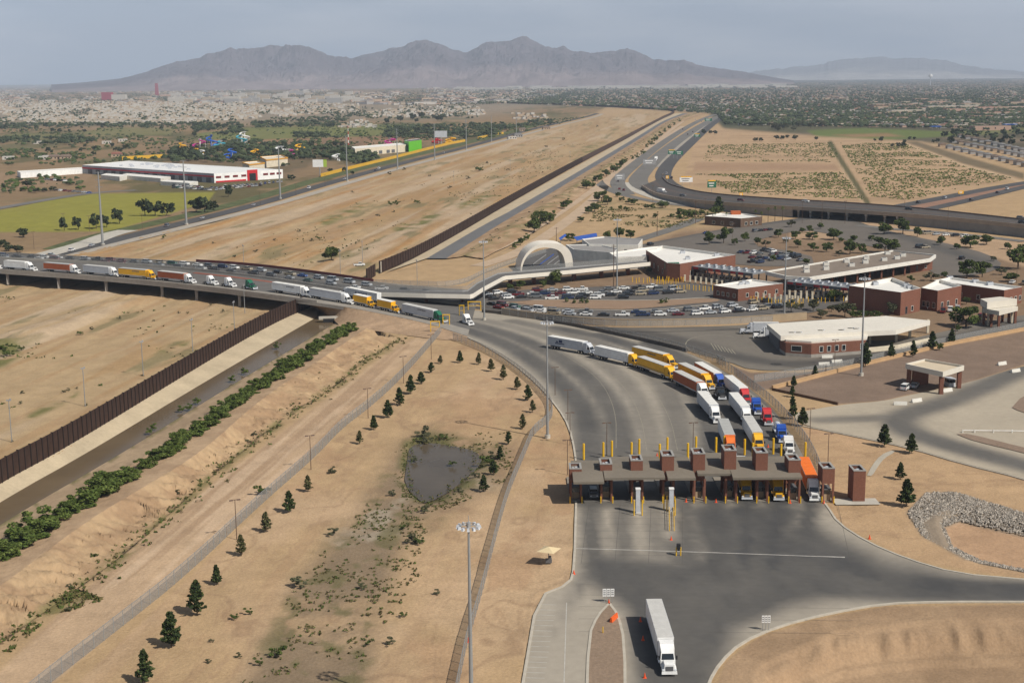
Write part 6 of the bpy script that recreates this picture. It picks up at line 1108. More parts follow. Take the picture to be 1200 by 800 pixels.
# ground cover nobody could count
def near_pond(p): x, y = PX(p); return float(sdist(np.array([x]), np.array([y]), POND)[0]) > -1
def tufts(name, pts, s0, s1, lm, seed, label, k=5):
    r = np.random.default_rng(seed); P_ = []; Z = []
    for p in pts:
        s = r.uniform(s0, s1)
        for _ in range(k): P_.append((p[0] + r.normal() * s * .45, p[1] + r.normal() * s * .45, p[2] + abs(r.normal()) * s * .16 + .03)); Z.append(s)
    q, r = leaves(P_, (s0 + s1) * .28, seed); q.m = (r.uniform(size=len(P_)) < .5).astype(int).tolist(); o = q.build(name, lm); return tag(o, label, None, None, 'stuff')
def inpoly(poly, n, seed, th=None, sc=1, z=0, rows=None):
    r = np.random.default_rng(seed); w = [(G(*p).x, G(*p).y) for p in poly]; X = [a for a, b in w]; Y = [b for a, b in w]; x = r.uniform(min(X), max(X), n * 6); y = r.uniform(min(Y), max(Y), n * 6)
    if rows: y = np.round(y / rows) * rows + r.normal(size=y.shape) * rows * .12
    k = sdist(x, y, w) > 0
    if th: k &= fbm(x / sc, y / sc, 4, seed) > th
    return [(a, b, z) for a, b in zip(x[k], y[k])][:n]
tufts('field_shrubs', inpoly([(830, 170), (975, 167), (985, 190), (825, 189)], 1500, 1, .36, 60, rows=16) + inpoly([(812, 204), (985, 202), (1012, 234), (860, 226)], 1700, 2, .38, 45, rows=12) + inpoly([(985, 168), (1060, 168), (1130, 195), (1185, 209), (1060, 235), (1020, 230)], 3400, 3, .40, 50), .7, 1.7, LM['bush'], 5, 'scattered green shrubs in the fallow desert field', 5)
tufts('pond_weeds', inpoly([(310, 740), (350, 680), (430, 590), (480, 590), (500, 620), (490, 680), (430, 760), (410, 830), (270, 830)], 560, 6, .5, 5) + [p for p in inpoly([(470, 512), (600, 505), (600, 560), (520, 600), (470, 600)], 420, 7, .5, 6) if not near_pond(p)], .2, .6, LM['dry'], 8, 'low green and dry weeds round the muddy pond', 6)
tufts('pond_rim_grass', [(p.x + rv.gauss(0, 1.3), p.y + rv.gauss(0, 1.5), -.15) for p in resample([G(*e) for e in POND + POND[:1]], 420) if rv.random() < .42 and not near_pond(p + Vector((0, 0, 0)) + (p - G(520, 545)).normalized() * .9)], .2, .55, LM['dry'], 41, 'green brown grass fringe along the pond edge', 6)
tufts('levee_weeds', [(p.x + rv.gauss(0, 1.8), p.y + rv.gauss(0, 1.8), .1) for p in resample(k5, 700) if rv.random() < .6] + inpoly([(30, 735), (85, 690), (125, 703), (60, 722), (20, 755)], 200, 9, .4, 6), .3, .9, LM['dry'], 12, 'dry grass and weeds along the foot of the levee', 5)
tufts('river_weeds', inpoly([(0, 345), (300, 362), (330, 372), (150, 470), (0, 555)], 260, 14, .54, 25) + inpoly([(250, 300), (440, 230), (640, 170), (700, 168), (430, 320)], 700, 15, .55, 40), .4, 1.3, LM['dry'], 16, 'sparse dry weeds in the river bed', 4)
tufts('slope_scrub', [(p.x + rv.gauss(0, 3), p.y + rv.gauss(0, 3), 1.5) for p in resample(f3, 420) if rv.random() < .55], .7, 1.8, LM['grey'], 17, 'dry scrub on the slope of the grey canal', 4)
tufts('waste_ground_scrub', inpoly([(700, 236), (790, 240), (850, 250), (790, 268), (690, 262)], 500, 18, .5, 20), .5, 1.6, LM['dry'], 19, 'dry scrub on the waste ground by the highway', 5)
def rocks():
    r = np.random.default_rng(4); q = MB(); ring = [(1062, 600), (1085, 576), (1120, 576), (1200, 600), (1330, 640), (1330, 680), (1200, 668), (1130, 655), (1080, 628)]; n = 0; w = [(G(*p).x, G(*p).y) for p in ring]; wi = [(G(*p).x, G(*p).y) for p in RIPIN]
    x = r.uniform(min(a for a, b in w), max(a for a, b in w), 20000); y = r.uniform(min(b for a, b in w), max(b for a, b in w), 20000); k = (sdist(x, y, w) > .2) & (sdist(x, y, wi) < -.2)
    d = sdist(x, y, wi)
    for a, b, dd in list(zip(x[k], y[k], d[k]))[:9500]:
        s = r.uniform(.13, .34); z0 = -1.1 * float(sst(-6, 1, np.array(dd))) ; v = np.array([(1, 0, 0), (-.8, .6, 0), (-.6, -.9, 0), (.1, .1, .9), (.3, 1, .2)]) * s * r.uniform(.7, 1.3, (5, 3)); an = r.uniform(0, 6.28); c_, s_ = math.cos(an), math.sin(an)
        q.add([(a + p[0] * c_ - p[1] * s_, b + p[0] * s_ + p[1] * c_, z0 + p[2]) for p in v], [(0, 4, 3), (4, 1, 3), (1, 2, 3), (2, 0, 3)], int(r.integers(3)))
    tag(q.build('riprap_rocks', [mat('rock grey', (.30, .27, .23), .9, 1, .2), mat('rock pale', (.42, .37, .31), .9, 1, .2), mat('rock dark', (.20, .175, .145), .9, 1, .2)]), 'ring of loose grey rocks round the sandy hollow', None, None, 'stuff')
rocks()
# ================================================================== poles, masts and fences
GALV = mat('galvanised steel', (.30, .31, .31), .5, .5, .08, metal=.3)
def mk_mast():
    t = thing('light_mast', 'mast', 'light mast'); MB().cyl((0, 0, 0), (0, 0, 30), .36, .15, 12).build('pole', GALV, t); MB().cyl((0, 0, -.1), (0, 0, .9), .75, .75, 12).build('base', CONC, t)
    q = MB(); R = 1.15
    ring = [Vector((R * math.cos(a), R * math.sin(a), 30.0)) for a in np.linspace(0, 6.2832, 17)]; q.tube(ring, .07); q.tube([Vector((-R, 0, 30)), Vector((R, 0, 30))], .07).tube([Vector((0, -R, 30)), Vector((0, R, 30))], .07); q.cyl((0, 0, 29.6), (0, 0, 30.4), .3).cyl((0, 0, 30.4), (0, 0, 31.4), .04); q.build('ring', P('grey'), t)
    for k in range(12): a = k * math.pi / 6; o = MB().box((0, 0, 0), (.55, .34, .32), 0, 0, (.7, .7)).box((.05, 0, -.19), (.5, .36, .06), 1).build('lamp', [P('silver'), LENS], t); o.location = (1.45 * math.cos(a), 1.45 * math.sin(a), 29.85); o.rotation_euler.z = a
    return t
MAST = Proto(mk_mast)
for x, y, z, l in ((549, 611, 30.5, 'nearest tall light mast, standing in the foreground sand'), (641, 375, 30.5, 'tall light mast at the inner curve of the plaza'), (1009, 440, 0, 'tall light mast beside the tan gravel wall'), (567.5, 375, 0, 'tall light mast at the ramp head by the pedestrian ramp'), (723, 338, 0, 'tall light mast between the ramp columns and the car queue'), (919, 370, 0, 'tall light mast before the big brick block')): MAST.put(Vector((G(x, y, z).x, G(x, y, z).y, 0)), 0, l, 'tall light masts')
def mk_lamp():
    t = thing('street_lamp', 'lamp', 'street lamp'); MB().cyl((0, 0, 0), (0, 0, 8.3), .10, .07, 8).build('pole', P('brown'), t); MB().box((0, 0, 8.3), (1.7, .1, .1)).build('arm', P('brown'), t)
    for s in (-1, 1): MB().box((s * .75, 0, 8.26), (.75, .42, .2), 0, 0, (.9, .8)).build('lamp_head', P('brown'), t)
    return t
LAMP = Proto(mk_lamp)
for i, (x, y) in enumerate(((277.5, 632), (364.5, 550), (431.5, 490), (473, 449), (505.5, 421))): LAMP.put(G(x, y), .4, '%s double headed brown lamp from the near end of the long chain link fence' % nth(i), 'lamps along the long fence')
for x, y, l in ((650.5, 463, 'first brown lamp on the sand left of the plaza, highest in the row'), (665.5, 492, 'second brown lamp on the sand left of the plaza'), (668, 521, 'third brown lamp on the sand left of the plaza'), (665, 556, 'fourth brown lamp on the sand, beside the end of the booths'), (711, 534, 'pale double lamp behind the second booth tower'), (812, 534, 'pale double lamp behind the fifth booth tower'), (949, 516, 'brown lamp on the sand behind the plaza fence'), (970, 548, 'brown lamp behind the free standing tower'), (978, 428, 'brown lamp in the gravel below the dock'), (1119, 396, 'brown lamp by the wall pines at the right')): LAMP.put(G(x, y), .2, l, 'lamps round the plaza')
def mk_cam():
    t = thing('camera_pole', 'pole', 'pole'); MB().cyl((0, 0, 0), (0, 0, 11), .14, .1, 6).build('pole', GALV, t); MB().box((0, 0, 11), (1.2, .3, .3)).box((.4, 0, 11.3), (.4, .3, .3)).build('flood_light', P('grey'), t); return t
CAM = Proto(mk_cam)
for i, (x, y) in enumerate(((14, 518), (100, 476), (168, 441), (226, 412), (275, 389), (287, 367), (425, 309), (489, 334), (286, 314), (399, 321), (532, 216), (598, 201), (668, 190))): CAM.put(G(x, y), .3 * i, ('%s thin grey light pole from the left edge in the river bed below the bridge' % nth(i)) if i < 6 else ('%s thin grey light pole from the bridge in the river bed beyond' % nth(i - 6)), 'light poles of the river bed')
def mk_mono():
    t = thing('power_pole', 'pole', 'power pole'); MB().cyl((0, 0, 0), (0, 0, 41), .75, .3, 10).build('pole', GALV, t); MB().cyl((0, 0, -.2), (0, 0, .8), 1.2, 1.2, 10).build('base', CONC, t)
    for h_ in (40.6, 36.5, 32.5): MB().box((0, 0, h_), (.25, 4.2, .25)).build('crossarm', GALV, t)
    return t
MONO = Proto(mk_mono)
MON = [(120.5, 287), (218.5, 263), (328.5, 233), (407, 212.5), (466, 198.5), (509.5, 187.5), (546.5, 176), (576, 166), (605, 157)]
for i, (x, y) in enumerate(MON): MONO.put(G(x, y), dirz(G(120, 287), G(407, 212)), '%s tall steel power pole from the near end along the river road' % nth(i), 'power poles along the river road', 1 if i < 7 else .9)
for i, (x, y) in enumerate(((40, 292), (75, 268), (105, 271), (167, 268.5), (305, 240), (347, 229), (381, 218), (520, 182))): LAMP.put(G(x, y), .9, '%s small road lamp from the left beside the river road' % nth(i), 'road lamps of the river road', 1.15)
for x, y, h, l in ((719, 336, 1.7, 'tall brown timber utility pole beside the mast at the ramp'), (652, 290, 1, 'timber pole left of the blue shade roof'), (770, 276, 1.2, 'timber pole on the verge of the north road'), (815, 262, 1.3, 'timber pole left of the restaurant')):
    t = thing('utility_pole', l, 'utility pole', G(x, y)); MB().cyl((0, 0, 0), (0, 0, 11 * h), .2, .14, 7).build('pole', P('brown', 'matte'), t, local=True); MB().box((0, 0, 10.4 * h), (2.4, .14, .16)).build('crossarm', P('brown', 'matte'), t, local=True)
for x, y, h in ((1110, 272, 15), (765, 240, 14), (826, 256, 13), (858, 285, 11), (1191, 332, 13), (940, 262, 14), (963, 262, 14), (990, 262, 14), (893, 259, 13), (1060, 243, 9)): LAMP.put(G(x, y), .5, 'thin road lamp near the elevated highway', 'road lamps near the highway', (1, 1, h / 8.4))
CHAIN = mat('chain link mesh', (.22, .22, .22)); 
def chain(label, pp, h=2.4, gap=3.2, z=0, top=True):
    l = resample(line(pp, z), step=gap); t = thing('chain_link_fence', label, 'fence', l[0]); k = (len(l) + 1) // 2
    MB().wall(l, .03, h).build('mesh', mat('fence mesh', (.33, .33, .32), .6, trans=.72), t); q = MB(); q.wall([p + Vector((0, 0, h)) for p in l], .07, .07); q.build('top_rail', GALV, t)
    pm = None; st = max(1, math.ceil(len(l) / 99)); 
    for p in l[::st]:
        pm = pm or MB().cyl((0, 0, 0), (0, 0, h + .15), .07, n=6).mesh('fence_post', GALV); o = link('post', pm, t); o.location = p - l[0]
chain('long straight chain link fence running up the sand to the bridge ramp', [(20, 832), (57, 801), (135, 740), (216, 676), (304, 592), (371, 534), (400, 502), (434, 477), (471, 443), (517, 390)], 2.6)
chain('curving chain link fence on the inner side of the truck plaza', [(531, 398), (560, 408), (589, 423), (620, 445), (640, 466), (648, 480), (646, 493), (625, 508), (619, 523)], 2.4)
chain('chain link fence down the sand left of the booths to the foreground mast', [(619, 523), (612, 540), (595, 580), (580, 635), (566, 692), (554, 733), (546, 760), (538, 800), (524, 870)], 2.4)
chain('chain link fence on the right side of the truck queue', [(840, 425), (876, 451), (905, 474), (928, 498), (948, 525), (960, 550), (966, 572)], 2.6)
chain('chain link fence along the yard road above the gravel terrace', [(884, 448), (930, 441), (1000, 429), (1060, 414), (1110, 402), (1200, 384), (1290, 366)], 2.2, 4)
chain('chain link fence on top of the tan wall under the car queue', [(588, 368), (640, 375.5), (700, 381), (760, 382.5), (850, 380), (905, 376.5)], 2.0, 4, 2.6)
chain('chain link fence along the northern levee behind the ramp', [(432, 333), (480, 335), (540, 336), (572, 318), (640, 296)], 2.2, 4)
chain('tall railing beside the concrete barrier of the truck plaza', [(640, 376), (700, 388), (760, 401), (805, 412), (850, 428)], 2.4, 4)
# highway signs
def hsign(px, py, w, h, z, col, label, extra=None, posts=2, rz=0):
    t = thing('highway_sign', label, 'sign', G(px, py), rz); o = MB().box((0, 0, z), (w, .15, h)).build('panel', P(col), t, local=True); q = MB(); 
    for k in range(2): q.box((-.05 * w, -.1, z + h * (.2 - .4 * k)), (w * (.62 - .15 * k), .03, h * .16))
    q.build('lettering', P('white' if col != 'white' else 'dgrey'), o)
    if extra: MB().box((0, 0, z + h / 2 + .5), (w * .8, .15, .9)).build('top_panel', P(extra), t, local=True)
    for k in range(posts): s = 0 if posts == 1 else (k - .5) * w * .6; MB().cyl((s, .15, 0), (s, .15, z), .16, n=6).build('post', P('grey'), t, local=True)
hsign(834, 226, 7, 5, 6.5, 'green', 'big green highway sign with yellow top beside the desert field', 'yellow', 1); hsign(804, 217, 11, 4, 4.5, 'white', 'wide white sign with yellow top at the desert field corner', 'yellow'); hsign(787, 186, 8, 4.2, 7, 'green', 'left green overhead sign with yellow top over the highway', 'yellow'); hsign(796, 186.5, 8, 4.2, 7, 'green', 'right green overhead sign over the highway'); hsign(761, 198, 13, 5, 7, 'grey', 'wide grey back of an overhead sign at the highway curve'); hsign(726.5, 217, 8, 5, 7, 'grey', 'grey back of a sign on the frontage road'); hsign(817, 163, 9, 4, 5, 'green', 'small green sign far up the highway verge', 'yellow'); hsign(830, 146, 14, 5, 9, 'green', 'farthest green sign at the highway bend'); hsign(782, 213, 2.6, 2.6, 4, 'yellow', 'yellow diamond sign in the highway island', None, 1); hsign(868.5, 232.5, 2.6, 2.6, 3, 'yellow', 'yellow warning sign above the highway parapet', None, 1); hsign(1126, 230, 4, 2.4, 3, 'yellow', 'yellow sign beside the branch road', None, 1)
# ================================================================== across the river
t, p = building('warehouse', 'huge low warehouse with white roof, grey wall and red stripe', 'building', [(96.5, 193.5), (152, 188.3), (297, 196.5), (331, 198.5), (250.5, 203.5)], 8.4, mat('warehouse grey wall', (.33, .35, .37), .7, .1, .08), mat('warehouse roof', (.72, .72, .70), .7, .01, .05, n2=(.08, .05)), .3, .5)
A, B, C_ = G(96.5, 193.5, 8.4), G(250.5, 203.5, 8.4), G(331, 198.5, 8.4)
def facade(a, b, u0, u1, z, hh, m, name, off=.3):
    d = uv2(b - a); L0 = d.length; d.normalize(); o = Vector((d.y, -d.x, 0)) * off; c = uv2(a) + d * L0 * (u0 + u1) / 2 + o; return MB().box((c.x, c.y, z), (L0 * (u1 - u0), .4, hh), 0, math.atan2(d.y, d.x)).build(name, m, t)
facade(A, B, 0, 1, 5.6, 1.1, P('red', 'matte'), 'stripe'); facade(B, C_, 0, 1, 4.2, 8.35, P('white', 'matte'), 'front_wall', .2)
for u in (.06, .18, .3, .42, .74, .84, .94): facade(B, C_, u - .035, u + .035, 5, 1.8, P('maroon', 'matte'), 'window', .5)
facade(B, C_, .47, .62, 4.9, 9.8, P('red', 'matte'), 'entrance', .6); facade(B, C_, .50, .59, 3.4, 6.5, GLASS, 'entrance_glass', 1.0); facade(B, C_, .02, .45, .9, 1.4, P('red', 'matte'), 'base_stripe', .55)
for u in np.linspace(.05, .95, 15): facade(A, B, u, u + .03, 2.4, 4.4, P('dgrey', 'matte'), 'dock_door', .5)
for i in range(26): a = A.lerp(B, .1 + .8 * rv.random()).lerp(G(200, 191, 8.4), .2 + .6 * rv.random()); q = MB().box((a.x, a.y, 8.8), (3, 3, 1.5)); q.build('rooftop_unit', P('silver'), t)
t, p = building('storage_shed', 'long thin white shed left of the warehouse', 'building', [(20, 200.5), (96, 196), (97, 197.5), (24, 202.5)], 5, P('white', 'matte'), ROOFW, .2)
for k, (pp, h_, l) in enumerate((([(150, 203), (200, 207), (188, 209), (140, 205)], 3.6, 'low white annex in front of the warehouse wall'), ([(196, 210.5), (232, 212.5), (222, 214.5), (188, 212.5)], 3.4, 'white carport roof in the warehouse lot'), ([(125, 203), (150, 205), (140, 207), (118, 205)], 4, 'small white shed before the warehouse corner'))): building('annex', l, 'building', pp, h_, P('offwhite', 'matte'), ROOFW, .2)
building('painted_store', 'bright green box shaped store across the river', 'building', [(474, 164.5), (490, 162.5), (494, 164), (479, 166)], 13, mat('bright green paint', (.12, .45, .02), .6, .1, .06), mat('dark roof', (.1, .1, .1)), .4)
t, p = building('cream_building', 'long cream building with a white front across the river', 'building', [(412, 172), (470, 167.5), (476, 169.5), (416, 174.5)], 9, P('cream', 'matte'), ROOFW, .5)
for i in range(4):
    for u in (.25, .35, .45, .6, .7): facade(p[i], p[(i + 1) % 4], u, u + .06, 2.6, 3.6, P('dgrey', 'matte'), 'window', .3)
for i, (pp, l) in enumerate((([(305, 184), (330, 182), (337, 185), (312, 187.5)], 'cream park entrance building with orange trim, right one'), ([(284, 190.5), (302, 189), (310, 191), (292, 193)], 'cream park entrance building with orange trim, left one'))):
    t, p = building('park_building', l, 'building', pp, 8, P('cream', 'matte'), P('cream', 'matte'), .6); q = MB(); q.wall([Vector((e.x, e.y, 7.2)) for e in p + p[:1]], .9, 1.2); q.build('orange_trim', mat('orange trim', (.62, .30, .03), .7), t)
YW = mat('yellow wall paint', (.62, .36, .03), .8, .05, .1)
t = thing('yellow_wall', 'long low yellow wall beside the river road', 'wall', G(460, 185)); MB().wall(line([(376, 207.5), (420, 196), (460, 186.5), (500, 176), (530, 168.5), (545, 166)]), .6, 3.2).build('wall', YW, t)
t = thing('yellow_wall', 'short yellow wall farther up the river road', 'wall', G(590, 157)); MB().wall(line([(560, 163), (575, 159.5), (590, 157)]), .6, 3.2).build('wall', YW, t)
t = thing('yellow_wall', 'yellow wall behind the warehouse roof', 'wall', G(170, 186)); MB().wall(line([(143, 187.5), (170, 186), (195, 184.5)]), .6, 4).build('wall', YW, t)
t = thing('billboard', 'white and green billboard on a single post near the park', 'billboard', G(375, 207)); w = 11 / scale_at(G(375, 207)) ; MB().box((-1.5, 0, 12.5), (10, .5, 7)).build('panel', P('white'), t, local=True); MB().box((5.2, 0, 12.5), (3.2, .5, 7)).build('green_panel', mat('lime paint', (.35, .48, .06)), t, local=True); MB().cyl((0, .3, 0), (0, .3, 9.2), .5, n=8).build('post', P('grey'), t, local=True)
t = thing('billboard', 'grey billboard behind the green store', 'billboard', G(517, 170)); MB().box((0, 0, 15), (17, .6, 9)).build('panel', P('silver'), t, local=True); MB().cyl((0, .3, 0), (0, .3, 11), .6, n=8).build('post', P('grey'), t, local=True)
t = thing('antenna_mast', 'red and white lattice antenna mast across the river', 'antenna', G(408.5, 171))
for k in range(8): MB().cyl((0, 0, 4 * k), (0, 0, 4 * k + 4), .9 - .08 * k, .82 - .08 * k, 4).build('segment', P('red' if k % 2 == 0 else 'white', 'matte'), t, local=True)
def slide(px, py, h, col, label, s=1):
    t = thing('water_slide', label, 'water slide', G(px, py), rv.uniform(0, 6)); pts = [Vector((6 * s * math.cos(a) + a * 1.6, 6 * s * math.sin(a), h - a * h / 11)) for a in np.linspace(0, 10.5, 34)]; MB().tube(pts, 1.0 * s, 7).build('tube', mat('slide ' + col, dict(PAL, cyan=(.06, .35, .45), pink=(.5, .04, .25), blue=(.02, .12, .55))[col], .35), t, local=True)
    for k in (0, 8, 16, 24): p_ = pts[k]; MB().cyl((p_.x, p_.y, 0), p_, .3, n=6).build('post', P('silver'), t, local=True)
    MB().box((pts[0].x, pts[0].y, h + .5), (4, 4, .4)).cyl((pts[0].x, pts[0].y, 0), (pts[0].x, pts[0].y, h), .8, n=6).build('platform', P(col if col in PAL else 'white'), t, local=True)
for x, y, h, c_, l in ((217, 178, 11, 'yellow', 'yellow slide tower at the left end of the water park'), (233, 184, 8, 'white', 'white slide in the left part of the water park'), (243, 172, 16, 'blue', 'blue slide spirals at the back of the water park'), (240, 175, 13, 'pink', 'pink slide beside the blue spirals'), (226, 182, 8, 'yellow', 'low yellow slide before the white one'), (275, 187, 12, 'blue', 'big blue slide in the middle of the water park'), (281, 171, 15, 'cyan', 'turquoise slide at the back of the water park'), (285, 168, 16, 'white', 'white slide at the back of the water park'), (262, 174, 10, 'cyan', 'turquoise slide left of the middle'), (296, 183, 8, 'yellow', 'yellow slide right of the big blue one'), (352, 180, 11, 'yellow', 'yellow slide at the right end of the water park'), (337, 183, 8, 'pink', 'magenta slide behind the cream building'), (327, 181, 9, 'white', 'white slide behind the cream building'), (391, 188, 7, 'white', 'white slide beside the billboard'), (460, 169, 8, 'pink', 'red and pink ride behind the cream building'), (530, 167, 7, 'yellow', 'yellow ride right of the green store'), (516, 168.5, 7, 'red', 'red ride right of the green store')): slide(x, y, h, c_, l)
t = thing('water_tower', 'white water tower on the far right skyline', 'water tower', G(1090, 103)); t.location = Vector((G(1090, 100).x, G(1090, 100).y, 0)); k = 6 / scale_at(t.location)
MB().cyl((0, 0, 0), (0, 0, 62), 4, 3, 8).build('stem', P('silver'), t, local=True); bmv = MB()
for a in range(6): r0, r1 = [math.sin(math.pi * e / 6) * 17 for e in (a, a + 1)]; bmv.cyl((0, 0, 62 + 15 - 15 * math.cos(math.pi * a / 6)), (0, 0, 62 + 15 - 15 * math.cos(math.pi * (a + 1) / 6)), max(r0, .1), max(r1, .1), 14)
bmv.build('tank', P('white', 'matte'), t, local=True, smooth=True)
# ---------------- trees across the river and far off
def grove(pts, label, group, h0, h1, protos=FART):
    for i, (x, y) in enumerate(pts): plant(protos[i % len(protos)], x, y, rv.uniform(h0, h1), label, group, 0, rv.uniform(.9, 1.25))
for x, y, h, w, l in ((75.5, 270, 17, .62, 'first dark round tree from the left at the lawn edge'), (92, 269, 16, .8, 'second dark round tree at the lawn edge'), (113, 268, 19, .8, 'third dark round tree at the lawn edge, left of the pole'), (125, 266, 15, .8, 'fourth dark round tree at the lawn edge, right of the pole'), (140, 262, 19, .85, 'fifth dark round tree at the lawn edge'), (170, 253, 22, .9, 'tall dark tree left in the thicket by the lawn'), (182, 253, 18, 1.1, 'middle dark tree in the thicket by the lawn'), (195, 253, 17, 1.1, 'right dark tree in the thicket by the lawn'), (230, 249, 18, 1.1, 'dark tree left in the second thicket by the river road'), (240, 249, 20, 1.2, 'dark tree middle in the second thicket'), (250, 246, 13, 1.3, 'dark low tree right in the second thicket'), (267.5, 230.5, 15, .75, 'lone dark tree between lawn and warehouse lot'), (28, 278, 13, 1.2, 'bush at the lower left of the lawn'), (10, 294, 9, 1.6, 'dark bush at the left end beside the bridge'), (20, 296, 10, 1.6, 'second dark bush at the left end beside the bridge'), (4, 289, 10, 1.6, 'third dark bush at the left end beside the bridge'), (32, 219.5, 9, 1.4, 'round tree in the yard left of the warehouse'), (5, 222, 8, .7, 'cypress pair at the left edge'), (41, 226, 6, 1.6, 'hedge bush left in the yard'), (52, 225, 6, 1.6, 'hedge bush middle in the yard'), (62, 224, 6, 1.6, 'hedge bush right in the yard'), (342, 211, 7, 1.4, 'dark tree at the river road below the warehouse'), (388, 203, 7, 1.1, 'tree left under the billboard'), (403, 201, 6, 1.2, 'tree right of the billboard'), (413, 205, 5, 1, 'small tree at the yellow wall')): plant(FART[int(x) % 3], x, y, h, l, 'trees across the river', 0, w)
g1 = [(rv.uniform(198, 300), rv.uniform(178, 191)) for _ in range(26)] + [(rv.uniform(300, 405), rv.uniform(172, 188)) for _ in range(26)]
grove(g1, 'dark tree among the slides of the water park', 'trees of the water park', 6, 10)
grove([(rv.uniform(408, 432), rv.uniform(182, 192)) for _ in range(9)], 'dark tree left of the cream building', 'trees by the cream building', 6, 9)
grove([(rv.uniform(455, 572), 160 - (x_ % 7) + rv.uniform(-4, 6)) for x_ in range(28)] + [(rv.uniform(450, 520), rv.uniform(138, 147)) for _ in range(12)], 'dark tree in the belt beyond the green store', 'trees beyond the green store', 5, 8)
grove([(rv.uniform(225, 280), rv.uniform(148, 160)) for _ in range(18)] + [(rv.uniform(300, 395), rv.uniform(145, 150)) for _ in range(12)] + [(350 + 4 * k, 160.5) for k in range(10)], 'dark tree in the hedgerow beside the green fields', 'hedgerow trees', 4, 7)
grove([(30 + rv.uniform(0, 75), 166 + rv.uniform(-2, 3)) for _ in range(12)] + [(rv.uniform(0, 100), rv.uniform(150, 156)) for _ in range(10)] + [(rv.uniform(10, 190), rv.uniform(172, 186)) for _ in range(14)], 'dark tree on the brown plain at the left', 'trees of the left plain', 3.5, 7)
# ================================================================== the city
rr_ = np.random.default_rng(12)
def region(poly, n, th=None, sc=30, seed=1):
    X = [p[0] for p in poly]; Y = [p[1] for p in poly]; x = rr_.uniform(min(X), max(X), n * 4); y = rr_.uniform(min(Y), max(Y), n * 4); k = sdist(x, y, poly) > 0
    if th: k &= fbm(x / sc, y / sc * 5, 4, seed) > th
    return list(zip(x[k], y[k]))[:n]
WALLC = [mat('house wall ' + n, c, .85) for n, c in (('white', (.50, .47, .42)), ('cream', (.43, .36, .27)), ('tan', (.40, .30, .21)), ('pink', (.44, .29, .22)), ('grey', (.34, .33, .32)))]
ROOFC = [mat('house roof ' + n, c, .85) for n, c in (('white', (.45, .43, .39)), ('sand', (.33, .28, .22)), ('brown', (.17, .125, .095)), ('red', (.24, .10, .07)), ('grey', (.19, .185, .18)))]
HM = WALLC + ROOFC + [GLASS]
def house(q, x, y, rz, w, d, h, wall, roof, gable, win=True):
    ca, sa = math.cos(rz), math.sin(rz); T = lambda u, v, z: (x + u * ca - v * sa, y + u * sa + v * ca, z)
    a, b = w / 2, d / 2; vs = [T(-a, -b, -.3), T(a, -b, -.3), T(a, b, -.3), T(-a, b, -.3), T(-a, -b, h), T(a, -b, h), T(a, b, h), T(-a, b, h)]; q.add(vs, [(0, 1, 5, 4), (1, 2, 6, 5), (2, 3, 7, 6), (3, 0, 4, 7)], wall)
    if gable: e = .6; r = h + d * .22; q.add([T(-a - e, -b - e, h), T(a + e, -b - e, h), T(a + e, b + e, h), T(-a - e, b + e, h), T(-a + d * .2, 0, r), T(a - d * .2, 0, r)], [(0, 1, 5, 4), (1, 2, 5), (2, 3, 4, 5), (3, 0, 4)], 5 + roof)
    else: q.add(vs[4:], [(0, 1, 2, 3)], 5 + roof)
    if win:
        for u in (-.28, .05, .3): q.add([T(u * w, -b - .05, h * .3), T(u * w + 1.6, -b - .05, h * .3), T(u * w + 1.6, -b - .05, h * .72), T(u * w, -b - .05, h * .72)], [(0, 1, 2, 3)], 10)
HOUSES = []
def add_h(pts, fam):
    for x, y in pts: HOUSES.append((x, y, fam))
add_h(region([(-60, 146), (-60, 119), (130, 119), (280, 121), (420, 122), (420, 131), (300, 139), (200, 146)], 6200, .36, 24, 2), 'colony')
add_h(region([(395, 150), (430, 138), (460, 134), (425, 139), (440, 150)], 60), 'colony'); add_h(region([(410, 137), (470, 125), (560, 126), (570, 135), (470, 138)], 650, .38, 20, 3), 'colony'); add_h(region([(600, 133), (640, 133), (640, 141), (600, 142)], 40), 'colony')
add_h(region([(-60, 119), (-60, 102), (560, 99), (740, 98), (600, 121), (480, 123), (280, 121)], 3800, .44, 40, 6), 'mixed')
add_h(region([(560, 121), (560, 99), (1260, 88), (1260, 148), (1110, 150), (960, 148), (860, 143), (845, 132), (720, 125.5)], 6000, .38, 30, 8), 'suburb')
ROWH = [(1118 + 8 * k, 167 + 1.7 * k) for k in range(12)] + [(1126 + 8 * k, 161 + 1.9 * k) for k in range(11)] + [(1104 + 9 * k, 172 + 2.1 * k) for k in range(12)]
EXPL = [(52, 187, 'white'), (57, 186, 'white'), (64, 187, 'tan'), (77, 187, 'tan'), (10, 187, 'white'), (125, 168.5, 'white'), (144, 166, 'white'), (45, 168.5, 'white'), (137, 184, 'red'), (600, 163, 'white'), (607, 161, 'grey'), (612, 154, 'tan'), (640, 152, 'tan'), (870, 147, 'white'), (878, 146.5, 'white'), (897, 146.5, 'white'), (905, 147, 'tan')]
